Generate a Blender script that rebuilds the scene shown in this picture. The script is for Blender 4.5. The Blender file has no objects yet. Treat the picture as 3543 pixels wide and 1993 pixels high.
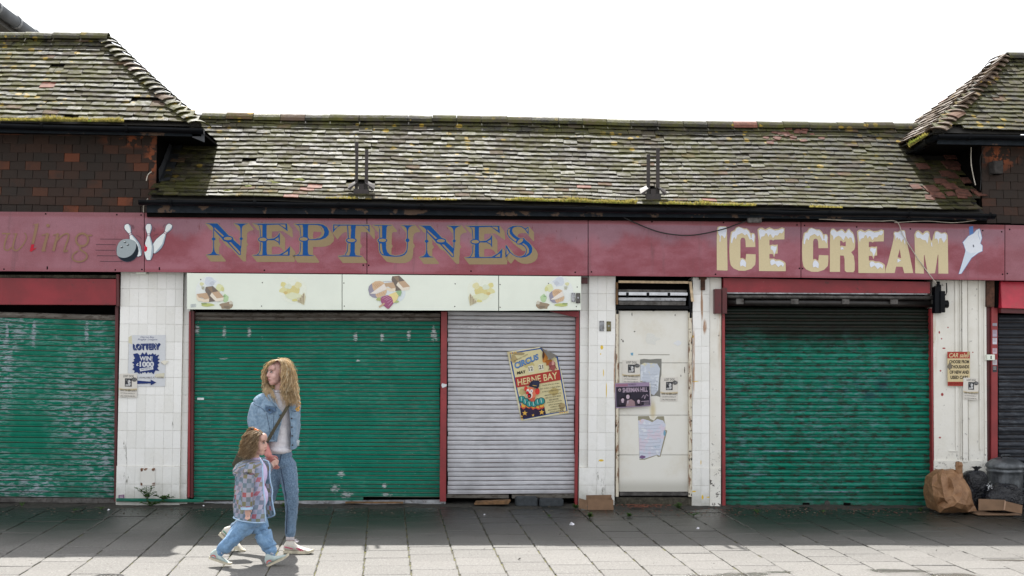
import bpy, bmesh, math, random
from mathutils import Vector, Matrix, noise as mnoise
from mathutils.geometry import tessellate_polygon
random.seed(7)
S = bpy.context.scene
COL = S.collection
R = math.radians
# ------------------------------------------------------------------ camera
CU, CV, FP = 1771.5, 996.5, 4500.0
CAM = Vector((0.0, -14.8, 1.9))
yaw, pitch, roll = R(2.8), R(2.215), 0.0083
F = Vector((math.sin(yaw)*math.cos(pitch), math.cos(yaw)*math.cos(pitch), math.sin(pitch)))
R0 = Vector((math.cos(yaw), -math.sin(yaw), 0)); U0 = R0.cross(F)
RV = R0*math.cos(roll) + U0*math.sin(roll); UV = U0*math.cos(roll) - R0*math.sin(roll)
cam = bpy.data.cameras.new('camera'); co = bpy.data.objects.new('camera', cam); COL.objects.link(co)
m = Matrix((RV, UV, -F)).transposed().to_4x4(); m.translation = CAM; co.matrix_world = m
cam.sensor_width = 36; cam.lens = FP/3543*36; cam.clip_end = 2000; cam.clip_start = .1
S.camera = co
# ------------------------------------------------------------------ sky and sun
SUN_EL, SUN_AZ = R(54.0), R(-6.5)      # azimuth from +Y (behind the shops), negative = towards -X
w = bpy.data.worlds.new('World'); S.world = w; w.use_nodes = True
nt = w.node_tree; bg = nt.nodes['Background']
sky = nt.nodes.new('ShaderNodeTexSky'); sky.sky_type = 'NISHITA'; sky.sun_disc = False
sky.sun_elevation = SUN_EL; sky.sun_rotation = SUN_AZ; sky.air_density = 1.0; sky.dust_density = 3.0; sky.ozone_density = 1.0
hs = nt.nodes.new('ShaderNodeHueSaturation'); hs.inputs['Saturation'].default_value = .25   # thin high cloud: a pale, even sky
nt.links.new(sky.outputs[0], hs.inputs['Color'])
cl = nt.nodes.new('ShaderNodeMix'); cl.data_type = 'RGBA'; cl.inputs[0].default_value = .55; cl.inputs[7].default_value = (13, 13.2, 13.6, 1)
nt.links.new(hs.outputs[0], cl.inputs[6]); nt.links.new(cl.outputs[2], bg.inputs['Color'])
bg.inputs['Strength'].default_value = .09
sl = bpy.data.lights.new('sun', 'SUN'); sl.energy = 5.0; sl.angle = R(.55); sl.color = (1, .965, .9)
so = bpy.data.objects.new('sun', sl); COL.objects.link(so)
sd = Vector((math.sin(SUN_AZ)*math.cos(SUN_EL), math.cos(SUN_AZ)*math.cos(SUN_EL), math.sin(SUN_EL)))
so.rotation_euler = sd.to_track_quat('Z', 'Y').to_euler(); so.location = (0, 0, 30)
vs = S.view_settings; S.display_settings.display_device = 'sRGB'
vs.view_transform = 'Standard'; vs.look = 'None'; vs.gamma = 1; vs.use_curve_mapping = False; vs.exposure = 0.86
S.cycles.max_bounces = 8; S.cycles.diffuse_bounces = 4; S.cycles.transparent_max_bounces = 12
# ------------------------------------------------------------------ geometry helpers
K = 1.3754
def ray(u, v): return F + RV*((u-CU)/FP) - UV*((v-CV)/FP)
def W(u, v, Y):
    d = ray(u, v); return CAM + d*((Y-CAM.y)/d.y)
def WZ(u, v, Z=0.0):
    d = ray(u, v); return CAM + d*((Z-CAM.z)/d.z)
def D(x, y, Y): return W(x*K, y*K, Y)
def lerp(a, b, t): return a+(b-a)*t
def slope_of(o): return o
WM = {}
def link(o, parent=None):
    COL.objects.link(o)
    if parent is not None:
        o.parent = parent; o.matrix_parent_inverse = WM.get(parent.name, Matrix.Identity(4)).inverted()
    return o
def tag(o, label=None, cat=None, group=None, kind=None):
    if label: o['label'] = label
    if cat: o['category'] = cat
    if group: o['group'] = group
    if kind: o['kind'] = kind
    return o
def thing(name, label, cat, loc, group=None):
    o = bpy.data.objects.new(name, None); COL.objects.link(o); o.location = loc; o.empty_display_size = .1
    WM[o.name] = Matrix.Translation(loc)
    return tag(o, label, cat, group)
class MB:
    def __init__(s): s.v, s.f, s.m, s.mi = [], [], [], 0
    def face(s, pts):
        n = len(s.v); s.v += [tuple(p) for p in pts]; s.f.append(tuple(range(n, n+len(pts)))); s.m.append(s.mi)
    def raw(s, vs_, fs):
        n = len(s.v); s.v += [tuple(p) for p in vs_]
        for f in fs: s.f.append(tuple(i+n for i in f)); s.m.append(s.mi)
    def box(s, x0, x1, y0, y1, z0, z1, M=None):
        p = [Vector((x, y, z)) for x in (x0, x1) for y in (y0, y1) for z in (z0, z1)]
        if M: p = [M @ q for q in p]
        s.raw(p, [(0,1,3,2),(4,6,7,5),(0,4,5,1),(2,3,7,6),(0,2,6,4),(1,5,7,3)])
    def hexa(s, p):  # p: front 4 (bl, br, tr, tl), back 4
        s.raw(p, [(0,1,2,3),(5,4,7,6),(4,0,3,7),(1,5,6,2),(3,2,6,7),(4,5,1,0)])
    def pbox(s, u0, v0, u1, v1, Y0, Y1, v0r=None, v1r=None, u0b=None, u1b=None):
        """box whose front face (at Y0) spans the pixel quad; back face at Y1"""
        v0r = v0 if v0r is None else v0r; v1r = v1 if v1r is None else v1r
        u0b = u0 if u0b is None else u0b; u1b = u1 if u1b is None else u1b
        f = [W(u0b, v1, Y0), W(u1b, v1r, Y0), W(u1, v0r, Y0), W(u0, v0, Y0)]
        s.hexa(f + [Vector((q.x, Y1, q.z)) for q in f])
    def tube(s, pts, r, n=8, caps=True, rfun=None, flat=1.0, up=None):
        pts = [Vector(p) for p in pts]; base = len(s.v); N = len(pts)
        for i, p in enumerate(pts):
            t = (pts[min(i+1, N-1)]-pts[max(i-1, 0)]).normalized()
            a = up if up else (Vector((0, 0, 1)) if abs(t.z) < .9 else Vector((0, 1, 0)))
            x = t.cross(a).normalized(); y = x.cross(t)
            rr = rfun(i/(N-1)) if rfun else (r[i] if isinstance(r, (list, tuple)) else r)
            for k in range(n):
                an = 2*math.pi*k/n
                s.v.append(tuple(p + x*rr*math.cos(an) + y*rr*flat*math.sin(an)))
        for i in range(N-1):
            for k in range(n):
                a0 = base+i*n+k; a1 = base+i*n+(k+1) % n
                s.f.append((a0, a1, a1+n, a0+n)); s.m.append(s.mi)
        if caps:
            s.f.append(tuple(base+k for k in reversed(range(n)))); s.m.append(s.mi)
            s.f.append(tuple(base+(N-1)*n+k for k in range(n))); s.m.append(s.mi)
    def lathe(s, c, prof, n=24, squash=None):
        base = len(s.v); c = Vector(c)
        for (r, z) in prof:
            for k in range(n):
                a = 2*math.pi*k/n; rr = r*(squash(a, z) if squash else 1)
                s.v.append((c.x+rr*math.cos(a), c.y+rr*math.sin(a), c.z+z))
        for i in range(len(prof)-1):
            for k in range(n):
                a0 = base+i*n+k; a1 = base+i*n+(k+1) % n
                s.f.append((a0, a1, a1+n, a0+n)); s.m.append(s.mi)
    def mesh(s, name, mats, smooth=False, bevel=0):
        me = bpy.data.meshes.new(name); me.from_pydata(s.v, [], s.f)
        for mm in (mats if isinstance(mats, (list, tuple)) else [mats]): me.materials.append(mm)
        me.polygons.foreach_set('material_index', s.m)
        if smooth: me.polygons.foreach_set('use_smooth', [True]*len(s.f))
        me.update()
        return me
    def build(s, name, mats, parent=None, smooth=False, bevel=0, **tg):
        me = s.mesh(name, mats, smooth); o = bpy.data.objects.new(name, me)
        if bevel or smooth == 'weld':
            bm = bmesh.new(); bm.from_mesh(me); bmesh.ops.remove_doubles(bm, verts=bm.verts, dist=1e-5)
            bmesh.ops.recalc_face_normals(bm, faces=bm.faces)
            if bevel: bmesh.ops.bevel(bm, geom=[e for e in bm.edges if e.is_manifold and e.calc_face_angle(0) > .5], offset=bevel, segments=2, affect='EDGES', clamp_overlap=True)
            bm.to_mesh(me); bm.free()
        link(o, parent)
        if tg: tag(o, **tg)
        return o
def place(name, me, loc, parent, rot=None, M=None):
    o = bpy.data.objects.new(name, me)
    if M is not None: o.matrix_basis = M
    else:
        o.location = loc
        if rot: o.rotation_euler = rot
    return link(o, parent)
def lin(c): c = c/255; return c/12.92 if c <= .04045 else ((c+.055)/1.055)**2.4
KE = 1.0
def rgb(r, g, b, k=None):
    k = KE if k is None else k
    return (min(.9, lin(r)/k), min(.9, lin(g)/k), min(.9, lin(b)/k), 1)
# ------------------------------------------------------------------ material graph helper
class G:
    def __init__(s, name):
        s.m = bpy.data.materials.new(name); s.m.use_nodes = True; s.nt = s.m.node_tree
        s.b = s.nt.nodes['Principled BSDF']; s.out = s.nt.nodes['Material Output']
        s._pos = None
    def n(s, t, **kw):
        x = s.nt.nodes.new('ShaderNode'+t)
        for k, v_ in kw.items(): setattr(x, k, v_)
        return x
    def l(s, a, b): s.nt.links.new(a, b)
    def put(s, sock, v_):
        if hasattr(v_, 'is_linked') or hasattr(v_, 'links'): s.l(v_, sock)
        else: sock.default_value = v_
    @property
    def pos(s):
        if s._pos is None: s._pos = s.n('NewGeometry').outputs['Position']
        return s._pos
    def obj(s): return s.n('TexCoord').outputs['Object']
    def rnd(s): return s.n('ObjectInfo').outputs['Random']
    def isl(s): return s.n('NewGeometry').outputs['Random Per Island']
    def scale(s, vec, x, y, z):
        q = s.n('VectorMath', operation='MULTIPLY'); s.l(vec, q.inputs[0]); q.inputs[1].default_value = (x, y, z); return q.outputs[0]
    def noise(s, sc, det=4, rough=.6, vec=None, dist=0):
        q = s.n('TexNoise'); q.inputs['Scale'].default_value = sc; q.inputs['Detail'].default_value = det
        q.inputs['Roughness'].default_value = rough; q.inputs['Distortion'].default_value = dist
        s.l(vec if vec is not None else s.pos, q.inputs['Vector']); return q.outputs['Fac']
    def voro(s, sc, vec=None, feat='F1', out='Distance'):
        q = s.n('TexVoronoi', feature=feat); q.inputs['Scale'].default_value = sc
        s.l(vec if vec is not None else s.pos, q.inputs['Vector']); return q.outputs[out]
    def mr(s, v_, a, b, c=0., d=1., smooth=True):
        q = s.n('MapRange', interpolation_type='SMOOTHSTEP' if smooth else 'LINEAR'); s.put(q.inputs[0], v_)
        for i, x in enumerate((a, b, c, d)): q.inputs[i+1].default_value = x
        return q.outputs[0]
    def ma(s, op, a, b=0., c=0., clamp=False):
        q = s.n('Math', operation=op, use_clamp=clamp); s.put(q.inputs[0], a); s.put(q.inputs[1], b)
        if op == 'MULTIPLY_ADD': s.put(q.inputs[2], c)
        return q.outputs[0]
    def mix(s, f, a, b, mode='MIX'):
        q = s.n('Mix', data_type='RGBA', blend_type=mode); s.put(q.inputs[0], f); s.put(q.inputs[6], a); s.put(q.inputs[7], b); return q.outputs[2]
    def ramp(s, f, stops):
        q = s.n('ValToRGB'); s.put(q.inputs[0], f); e = q.color_ramp.elements
        while len(e) < len(stops): e.new(.5)
        for i, (p, c) in enumerate(stops): e[i].position = p; e[i].color = c
        return q.outputs[0]
    def sep(s, vec=None):
        q = s.n('SeparateXYZ'); s.l(vec if vec is not None else s.pos, q.inputs[0]); return q.outputs
    def blob(s, x, z, rx, rz, soft=.6, warp=None, y=None):
        q = s.n('VectorMath', operation='SUBTRACT'); s.l(warp if warp is not None else s.pos, q.inputs[0])
        q.inputs[1].default_value = (x, 0 if y is None else y, z)
        p = s.scale(q.outputs[0], 1/rx, 0 if y is None else 1/rx, 1/rz)
        L = s.n('VectorMath', operation='LENGTH'); s.l(p, L.inputs[0])
        return s.mr(L.outputs['Value'], 1-soft, 1, 1, 0)
    def blobs(s, lst, soft=.6):
        r = None
        for b in lst:
            x = s.blob(*b[:4], soft=soft)
            if len(b) > 4: x = s.ma('MULTIPLY', x, b[4])
            r = x if r is None else s.ma('MAXIMUM', r, x)
        return r
    def warp(s, sc, amt):
        q = s.n('TexNoise'); q.inputs['Scale'].default_value = sc; q.inputs['Detail'].default_value = 3; s.l(s.pos, q.inputs['Vector'])
        a = s.n('VectorMath', operation='SUBTRACT'); s.l(q.outputs['Color'], a.inputs[0]); a.inputs[1].default_value = (.5, .5, .5)
        b = s.n('VectorMath', operation='SCALE'); s.l(a.outputs[0], b.inputs[0]); b.inputs['Scale'].default_value = amt
        c = s.n('VectorMath', operation='ADD'); s.l(b.outputs[0], c.inputs[0]); s.l(s.pos, c.inputs[1]); return c.outputs[0]
    def bump(s, h, st=.3, dist=.01):
        q = s.n('Bump'); q.inputs['Strength'].default_value = st; q.inputs['Distance'].default_value = dist; s.put(q.inputs['Height'], h); s.l(q.outputs[0], s.b.inputs['Normal']); return q
    def done(s, col=None, rough=None, metal=None, spec=None):
        if col is not None: s.put(s.b.inputs['Base Color'], col)
        if rough is not None: s.put(s.b.inputs['Roughness'], rough)
        if metal is not None: s.put(s.b.inputs['Metallic'], metal)
        if spec is not None: s.put(s.b.inputs['Specular IOR Level'], spec)
        return s.m
def simple(name, c, rough=.6, metal=0., var=.25, sc=8., bump=.0, spec=.5, dirt=None):
    g = G(name); n = g.noise(sc, 5)
    c2 = tuple(x*(1-var) for x in c[:3])+(1,); c1 = tuple(min(1, x*(1+var*.5)) for x in c[:3])+(1,)
    col = g.mix(g.mr(n, .3, .7), c2, c1)
    if dirt: col = g.mix(g.ma('MULTIPLY', g.mr(g.noise(sc*3, 6), .52, .7), dirt[3]), col, tuple(dirt[:3])+(1,))
    if bump: g.bump(g.noise(sc*6, 4), bump, .005)
    return g.done(col, rough, metal, spec)
INK = {}
def ink(r, g_, b, rough=.6):
    k = (r, g_, b)
    if k not in INK:
        g = G('print_ink'); c = rgb(r, g_, b)
        n = g.noise(60, 3); INK[k] = g.done(g.mix(g.mr(n, .35, .7, 0, .25), c, tuple(x*.8 for x in c[:3])+(1,)), rough, 0, .2)
    return INK[k]
# ------------------------------------------------------------------ flat print drawn on a plane (signs, posters)
def catmull(pts, closed=True, k=5):
    n = len(pts); out = []
    for i in range(n if closed else n-1):
        p = [pts[(i+j) % n] if closed else pts[max(0, min(n-1, i+j))] for j in (-1, 0, 1, 2)]
        for t in range(k):
            t /= k
            out.append(tuple(.5*((2*p[1][a])+(-p[0][a]+p[2][a])*t+(2*p[0][a]-5*p[1][a]+4*p[2][a]-p[3][a])*t*t+(-p[0][a]+3*p[1][a]-3*p[2][a]+p[3][a])*t**3) for a in range(len(p[0]))))
    if not closed: out.append(pts[-1])
    return out
TXT = {}
def text_mesh(s, bold=0., shear=0.):
    k = (s, bold, shear)
    if k not in TXT:
        c = bpy.data.curves.new('t', 'FONT'); c.body = s; c.offset = bold; c.shear = shear; c.resolution_u = 4; c.fill_mode = 'FRONT'
        o = bpy.data.objects.new('t', c); COL.objects.link(o)
        bpy.context.view_layer.update()
        dg = bpy.context.evaluated_depsgraph_get(); me = bpy.data.meshes.new_from_object(o.evaluated_get(dg))
        vs_ = [(v_.co.x, v_.co.y) for v_ in me.vertices]; fs = [tuple(p.vertices) for p in me.polygons]
        bpy.data.objects.remove(o); bpy.data.meshes.remove(me)
        x0 = min(a[0] for a in vs_); x1 = max(a[0] for a in vs_); y0 = min(a[1] for a in vs_); y1 = max(a[1] for a in vs_)
        TXT[k] = ([((a-x0)/(x1-x0), 1-(b-y0)/(y1-y0)) for a, b in vs_], fs)
    return TXT[k]
def raster_quads(prims, grow, shift, cell=4.):
    import numpy as np
    polys = []
    for p in prims:
        if p[0] == 'p': polys.append(p[1])
        elif p[0] == 'e': polys.append([(p[1]+p[3]*math.cos(t*.3142), p[2]+p[4]*math.sin(t*.3142)) for t in range(20)])
        else:
            a = Art(0, 0, 1, 0); w0, w1 = p[2], (p[3] if len(p) > 3 else p[2]); pts = p[1]; L, Q = [], []
            for i, q in enumerate(pts):
                c, d = pts[max(0, i-1)], pts[min(len(pts)-1, i+1)]; dx, dy = d[0]-c[0], d[1]-c[1]; h = math.hypot(dx, dy) or 1; w_ = lerp(w0, w1, i/max(1, len(pts)-1))/2
                L.append((q[0]-dy/h*w_, q[1]+dx/h*w_)); Q.append((q[0]+dy/h*w_, q[1]-dx/h*w_))
            polys.append(L+Q[::-1])
    x0 = min(q[0] for P in polys for q in P)-30; y0 = min(q[1] for P in polys for q in P)-30
    x1 = max(q[0] for P in polys for q in P)+shift[0]+40; y1 = max(q[1] for P in polys for q in P)+shift[1]+40
    nx, ny = int((x1-x0)/cell), int((y1-y0)/cell); X, Y = np.meshgrid(x0+(np.arange(nx)+.5)*cell, y0+(np.arange(ny)+.5)*cell); M = np.zeros((ny, nx), bool)
    for P in polys:
        ins = np.zeros((ny, nx), bool)
        for i in range(len(P)):
            (ax, ay), (bx, by) = P[i-1], P[i]
            if ay == by: continue
            ins ^= ((ay > Y) != (by > Y)) & (X < (bx-ax)*(Y-ay)/(by-ay)+ax)
        M |= ins
    def sh(A, i, j):
        B = np.zeros_like(A); h, w_ = A.shape
        B[max(0, j):min(h, h+j), max(0, i):min(w_, w_+i)] = A[max(0, -j):min(h, h-j), max(0, -i):min(w_, w_-i)]; return B
    g_ = int(round(grow/cell)); D_ = M.copy()
    for i in range(-g_, g_+1):
        for j in range(-g_, g_+1):
            if i*i+j*j <= g_*g_+1: D_ |= sh(M, i, j)
    O = D_.copy(); n = int(max(shift)/cell)
    for k in range(1, n+1): O |= sh(D_, int(round(shift[0]*k/n/cell)), int(round(shift[1]*k/n/cell)))
    out = []
    for j in range(ny):
        row = O[j]; i = 0
        while i < nx:
            if row[i]:
                k = i
                while k < nx and row[k]: k += 1
                out.append((x0+i*cell, y0+j*cell, x0+k*cell, y0+(j+1)*cell)); i = k
            i += 1
    return out
class Art:
    """2D drawing in the pixel grid (origin ox, oy, scale sc) of one plane Y, each layer a hair prouder"""
    def __init__(s, ox, oy, sc, Y, step=.0005): s.ox, s.oy, s.sc, s.Y, s.step = ox, oy, sc, Y, step; s.lay = 0; s.V, s.F, s.M, s.mats = [], [], [], []; s.tf = None
    def P(s, x, y):
        if s.tf: x, y = s.tf(x, y)
        return tuple(W(s.ox+x/s.sc, s.oy+y/s.sc, s.Y-s.lay*s.step))
    def mi(s, m):
        if m not in s.mats: s.mats.append(m)
        return s.mats.index(m)
    def add(s, m, pts, fs):
        n = len(s.V); s.V += [s.P(*p) for p in pts]; k = s.mi(m)
        for f in fs: s.F.append(tuple(i+n for i in f)); s.M.append(k)
    def poly(s, m, pts, smooth=False, keep=False):
        if smooth: pts = catmull(pts)
        tr = tessellate_polygon([[Vector((a, b, 0)) for a, b in pts]])
        s.add(m, pts, tr)
        if not keep: s.lay += 1
    def ell(s, m, cx, cy, rx, ry, rot=0, n=20):
        c, d = math.cos(R(rot)), math.sin(R(rot))
        s.poly(m, [(cx+rx*math.cos(2*math.pi*k/n)*c-ry*math.sin(2*math.pi*k/n)*d, cy+rx*math.cos(2*math.pi*k/n)*d+ry*math.sin(2*math.pi*k/n)*c) for k in range(n)])
    def stroke(s, m, pts, w0, w1=None, closed=False, smooth=False):
        if smooth: pts = catmull(pts, closed)
        if closed: pts = list(pts)+[pts[0]]
        w1 = w0 if w1 is None else w1; L, Rr = [], []
        N = len(pts)
        for i, p in enumerate(pts):
            a, b = pts[max(0, i-1)], pts[min(N-1, i+1)]
            if closed and i in (0, N-1): a, b = pts[N-2], pts[1]
            dx, dy = b[0]-a[0], b[1]-a[1]; q = math.hypot(dx, dy) or 1; ww = lerp(w0, w1, i/max(1, N-1))/2
            L.append((p[0]-dy/q*ww, p[1]+dx/q*ww)); Rr.append((p[0]+dy/q*ww, p[1]-dx/q*ww))
        s.add(m, L+Rr, [(i, i+1, N+i+1, N+i) for i in range(N-1)]); s.lay += 1
    def text(s, m, st, quad, bold=0., shear=0.):
        """quad: (x0,y0,x1,y1) box, or 4 corners tl,tr,br,bl"""
        if len(quad) == 4 and not isinstance(quad[0], (tuple, list)):
            x0, y0, x1, y1 = quad; quad = [(x0, y0), (x1, y0), (x1, y1), (x0, y1)]
        vs_, fs = text_mesh(st, bold, shear); a, b, c, d = quad
        pts = [tuple((a[i]*(1-u)+b[i]*u)*(1-v_)+(d[i]*(1-u)+c[i]*u)*v_ for i in (0, 1)) for u, v_ in vs_]
        s.add(m, pts, fs); s.lay += 1
    def build(s, name, parent=None, thick=0, **tg):
        me = bpy.data.meshes.new(name); me.from_pydata(s.V, [], s.F)
        for m_ in s.mats: me.materials.append(m_)
        me.polygons.foreach_set('material_index', s.M); me.update()
        o = bpy.data.objects.new(name, me); link(o, parent)
        if tg: tag(o, **tg)
        return o
# ================================================================== materials
def m_slab():
    g = G('paving_slab'); r = g.rnd()
    base = g.mix(r, (.120, .113, .106, 1), (.170, .161, .151, 1))
    n1 = g.noise(3.2, 6, .7); n2 = g.noise(220, 3, .8); n3 = g.voro(330)
    c = g.mix(g.mr(n1, .35, .72), g.mix(.5, base, (.15, .145, .135, 1)), base)
    n5 = g.noise(1, 4, .8, vec=g.scale(g.pos, 55, 16, 1)); c = g.mix(g.mr(n5, .36, .47, .5, 0), c, (.05, .048, .045, 1)); c = g.mix(g.mr(n5, .56, .66, 0, .5), c, (.34, .33, .31, 1))
    n4 = g.noise(70, 3, .9); c = g.mix(g.mr(n4, .38, .5, .45, 0), c, (.055, .052, .048, 1)); c = g.mix(g.mr(n4, .54, .66, 0, .55), c, (.28, .27, .255, 1))
    c = g.mix(g.mr(n2, .45, .75, 0, .5), c, (.25, .24, .23, 1))
    c = g.mix(g.mr(n3, 0, .28, .55, 0), c, (.09, .09, .085, 1))
    # shops' shade painted in with wetness and green slime; wet stain patches in front
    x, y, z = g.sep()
    damp_shade = g.mr(g.ma('ADD', y, g.ma('MULTIPLY', g.noise(1.1, 5), 1.2)), -3.2, -.2)
    c = g.mix(g.ma('MULTIPLY', damp_shade, .93), c, (.009, .011, .008, 1))
    wet = g.blobs([(3.1, 0, 0, 0)]) if False else None
    q = g.n('VectorMath', operation='MULTIPLY'); g.l(g.warp(2.5, .35), q.inputs[0]); q.inputs[1].default_value = (1, 1, 0)
    def spot(px, py, rx, ry):
        a = g.n('VectorMath', operation='SUBTRACT'); g.l(q.outputs[0], a.inputs[0]); a.inputs[1].default_value = (px, py, 0)
        b = g.scale(a.outputs[0], 1/rx, 1/ry, 0); L = g.n('VectorMath', operation='LENGTH'); g.l(b, L.inputs[0]); return g.mr(L.outputs['Value'], .5, 1, 1, 0)
    ws = None
    for u, v_, rx, ry in ((2560, 1985, .35, .14), (2700, 1978, .2, .1), (3100, 1975, .32, .16), (3300, 1990, .3, .14), (3480, 1938, .3, .08), (2440, 1992, .25, .1)):
        p = WZ(u, v_); k = spot(p.x, p.y, rx, ry); ws = k if ws is None else g.ma('MAXIMUM', ws, k)
    c = g.mix(g.ma('MULTIPLY', ws, .62), c, (.05, .045, .035, 1))
    rough = g.mr(g.ma('MAXIMUM', g.ma('MULTIPLY', damp_shade, .8), ws), 0, 1, .72, .22)
    g.bump(g.ma('ADD', n2, g.ma('MULTIPLY', n3, .6)), .5, .004)
    return g.done(c, rough, 0, .4)
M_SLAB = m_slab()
def m_joint():
    g = G('joint_moss'); n = g.noise(9, 6)
    c = g.mix(g.mr(n, .42, .6), (.055, .050, .036, 1), (.125, .12, .03, 1))
    x, y, z = g.sep(); c = g.mix(g.mr(y, -2.2, -.6, 0, .7), c, (.02, .024, .014, 1))
    g.bump(g.noise(90, 4), .8, .01); return g.done(c, .9)
M_JOINT = m_joint()
M_GROUND = simple('ground_concrete', (.20, .19, .175, 1), .85, sc=3, bump=.3)
M_DIRT = simple('dirt', (.03, .028, .022, 1), .95, sc=25, var=.6, bump=.8)
def m_rooftile(name, olive=1., seed=0., warm=0.):
    g = G(name)
    r = g.ma('FRACT', g.ma('ADD', g.rnd(), g.isl()))
    base = g.ramp(r, [(0, (.006, .005, .004, 1)), (.3, (.015, .013, .009, 1)), (.65, (.033, .028, .019, 1)), (.97, (.058, .045, .032, 1)), (1, (.12, .06, .04, 1))])
    n = g.noise(2.2, 6, .7); n2 = g.noise(14, 6, .7); x, y, z = g.sep()
    mossm = g.ma('MULTIPLY', g.mr(g.ma('ADD', g.ma('MULTIPLY', n, .6), g.ma('MULTIPLY', n2, .5)), .45, .68), olive)
    c = g.mix(g.ma('MULTIPLY', mossm, .75), base, (.066, .066, .010, 1))
    # pale crust lichen
    v1 = g.mr(g.noise(38, 6, .75), .56, .68); c = g.mix(g.ma('MULTIPLY', v1, .55), c, (.12, .122, .098, 1))
    # orange lichen rosettes, mostly in the middle of the run and along the ridge
    vo = g.n('TexVoronoi', feature='F1'); vo.inputs['Scale'].default_value = 9; g.l(g.warp(30, .03), vo.inputs['Vector'])
    sepc = g.n('SeparateColor'); g.l(vo.outputs['Color'], sepc.inputs[0])
    rad = g.mr(sepc.outputs[0], .45, 1, 0, .42, smooth=False)
    ros = g.mr(g.ma('SUBTRACT', vo.outputs['Distance'], rad), -.05, .02, 1, 0)
    zone = g.ma('MULTIPLY', g.mr(g.noise(.9, 3), .38, .6), g.mr(z, 3.45, 4.2, .4, 1))
    c = g.mix(g.ma('MULTIPLY', g.ma('MULTIPLY', ros, zone), .85), c, (.30, .20, .02, 1))
    if warm: c = g.mix(warm, c, (.17, .10, .07, 1))
    rough = g.mr(g.ma('ADD', n2, g.ma('MULTIPLY', r, .35)), .35, 1.0, .56, .92)
    g.bump(g.noise(70, 5, .7), .7, .008)
    return g.done(c, rough, 0, .30)
M_TILE = m_rooftile('roof_tile_clay')
M_TILE_L = m_rooftile('roof_tile_mossy', 1.25)
M_TILE_R = m_rooftile('ridge_tile_lichen', 1.3)
M_TILE_W = m_rooftile('roof_tile_warm', .5, warm=.35)
M_TERRA = simple('terracotta', (.17, .058, .034, 1), .8, sc=20, var=.45, bump=.4)
M_DECK = simple('roof_deck', (.02, .018, .015, 1), .9)
def m_walltile():
    g = G('wall_tile_clay'); r = g.rnd()
    c = g.ramp(r, [(0, (.028, .02, .016, 1)), (.5, (.030, .019, .015, 1)), (.84, (.044, .023, .016, 1)), (.95, (.085, .032, .018, 1)), (1, (.20, .055, .024, 1))])
    c = g.mix(g.mr(g.noise(5, 6), .45, .7, 0, .75), c, (.025, .02, .017, 1))
    fl = g.mr(g.noise(3.2, 5, .6), .64, .67); flz = g.blobs([(W(u, v_, .05).x, W(u, v_, .05).z, a, b) for u, v_, a, b in ((470, 485, .5, .12), (525, 555, .12, .3), (3460, 540, .3, .25))], .9); c = g.mix(g.ma('MULTIPLY', g.ma('MULTIPLY', g.mr(g.noise(7, 5, .6), .50, .54), flz), .9), c, (.26, .075, .03, 1))
    sp = g.mr(g.noise(60, 5, .8), .66, .75, 0, .5); c = g.mix(sp, c, (.2, .19, .18, 1))
    g.bump(g.noise(50, 5), .4, .005); return g.done(c, .8, 0, .3)
M_WTILE = m_walltile()
M_BLACK = simple('black_gutter_plastic', (.003, .004, .006, 1), .4, sc=5, var=.5, spec=.12)
M_EAVE = (lambda g: g.done(g.mix(g.mr(g.noise(4, 5), .56, .60, 0, .85), g.mix(g.mr(g.noise(12, 4), .4, .6), (.005, .010, .016, 1), (.010, .016, .024, 1)), (.13, .085, .06, 1)), .6, 0, .2))(G('eaves_board_paint'))
M_DARK = simple('dark_interior', (.004, .0035, .0035, 1), .95, spec=.05)
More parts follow.
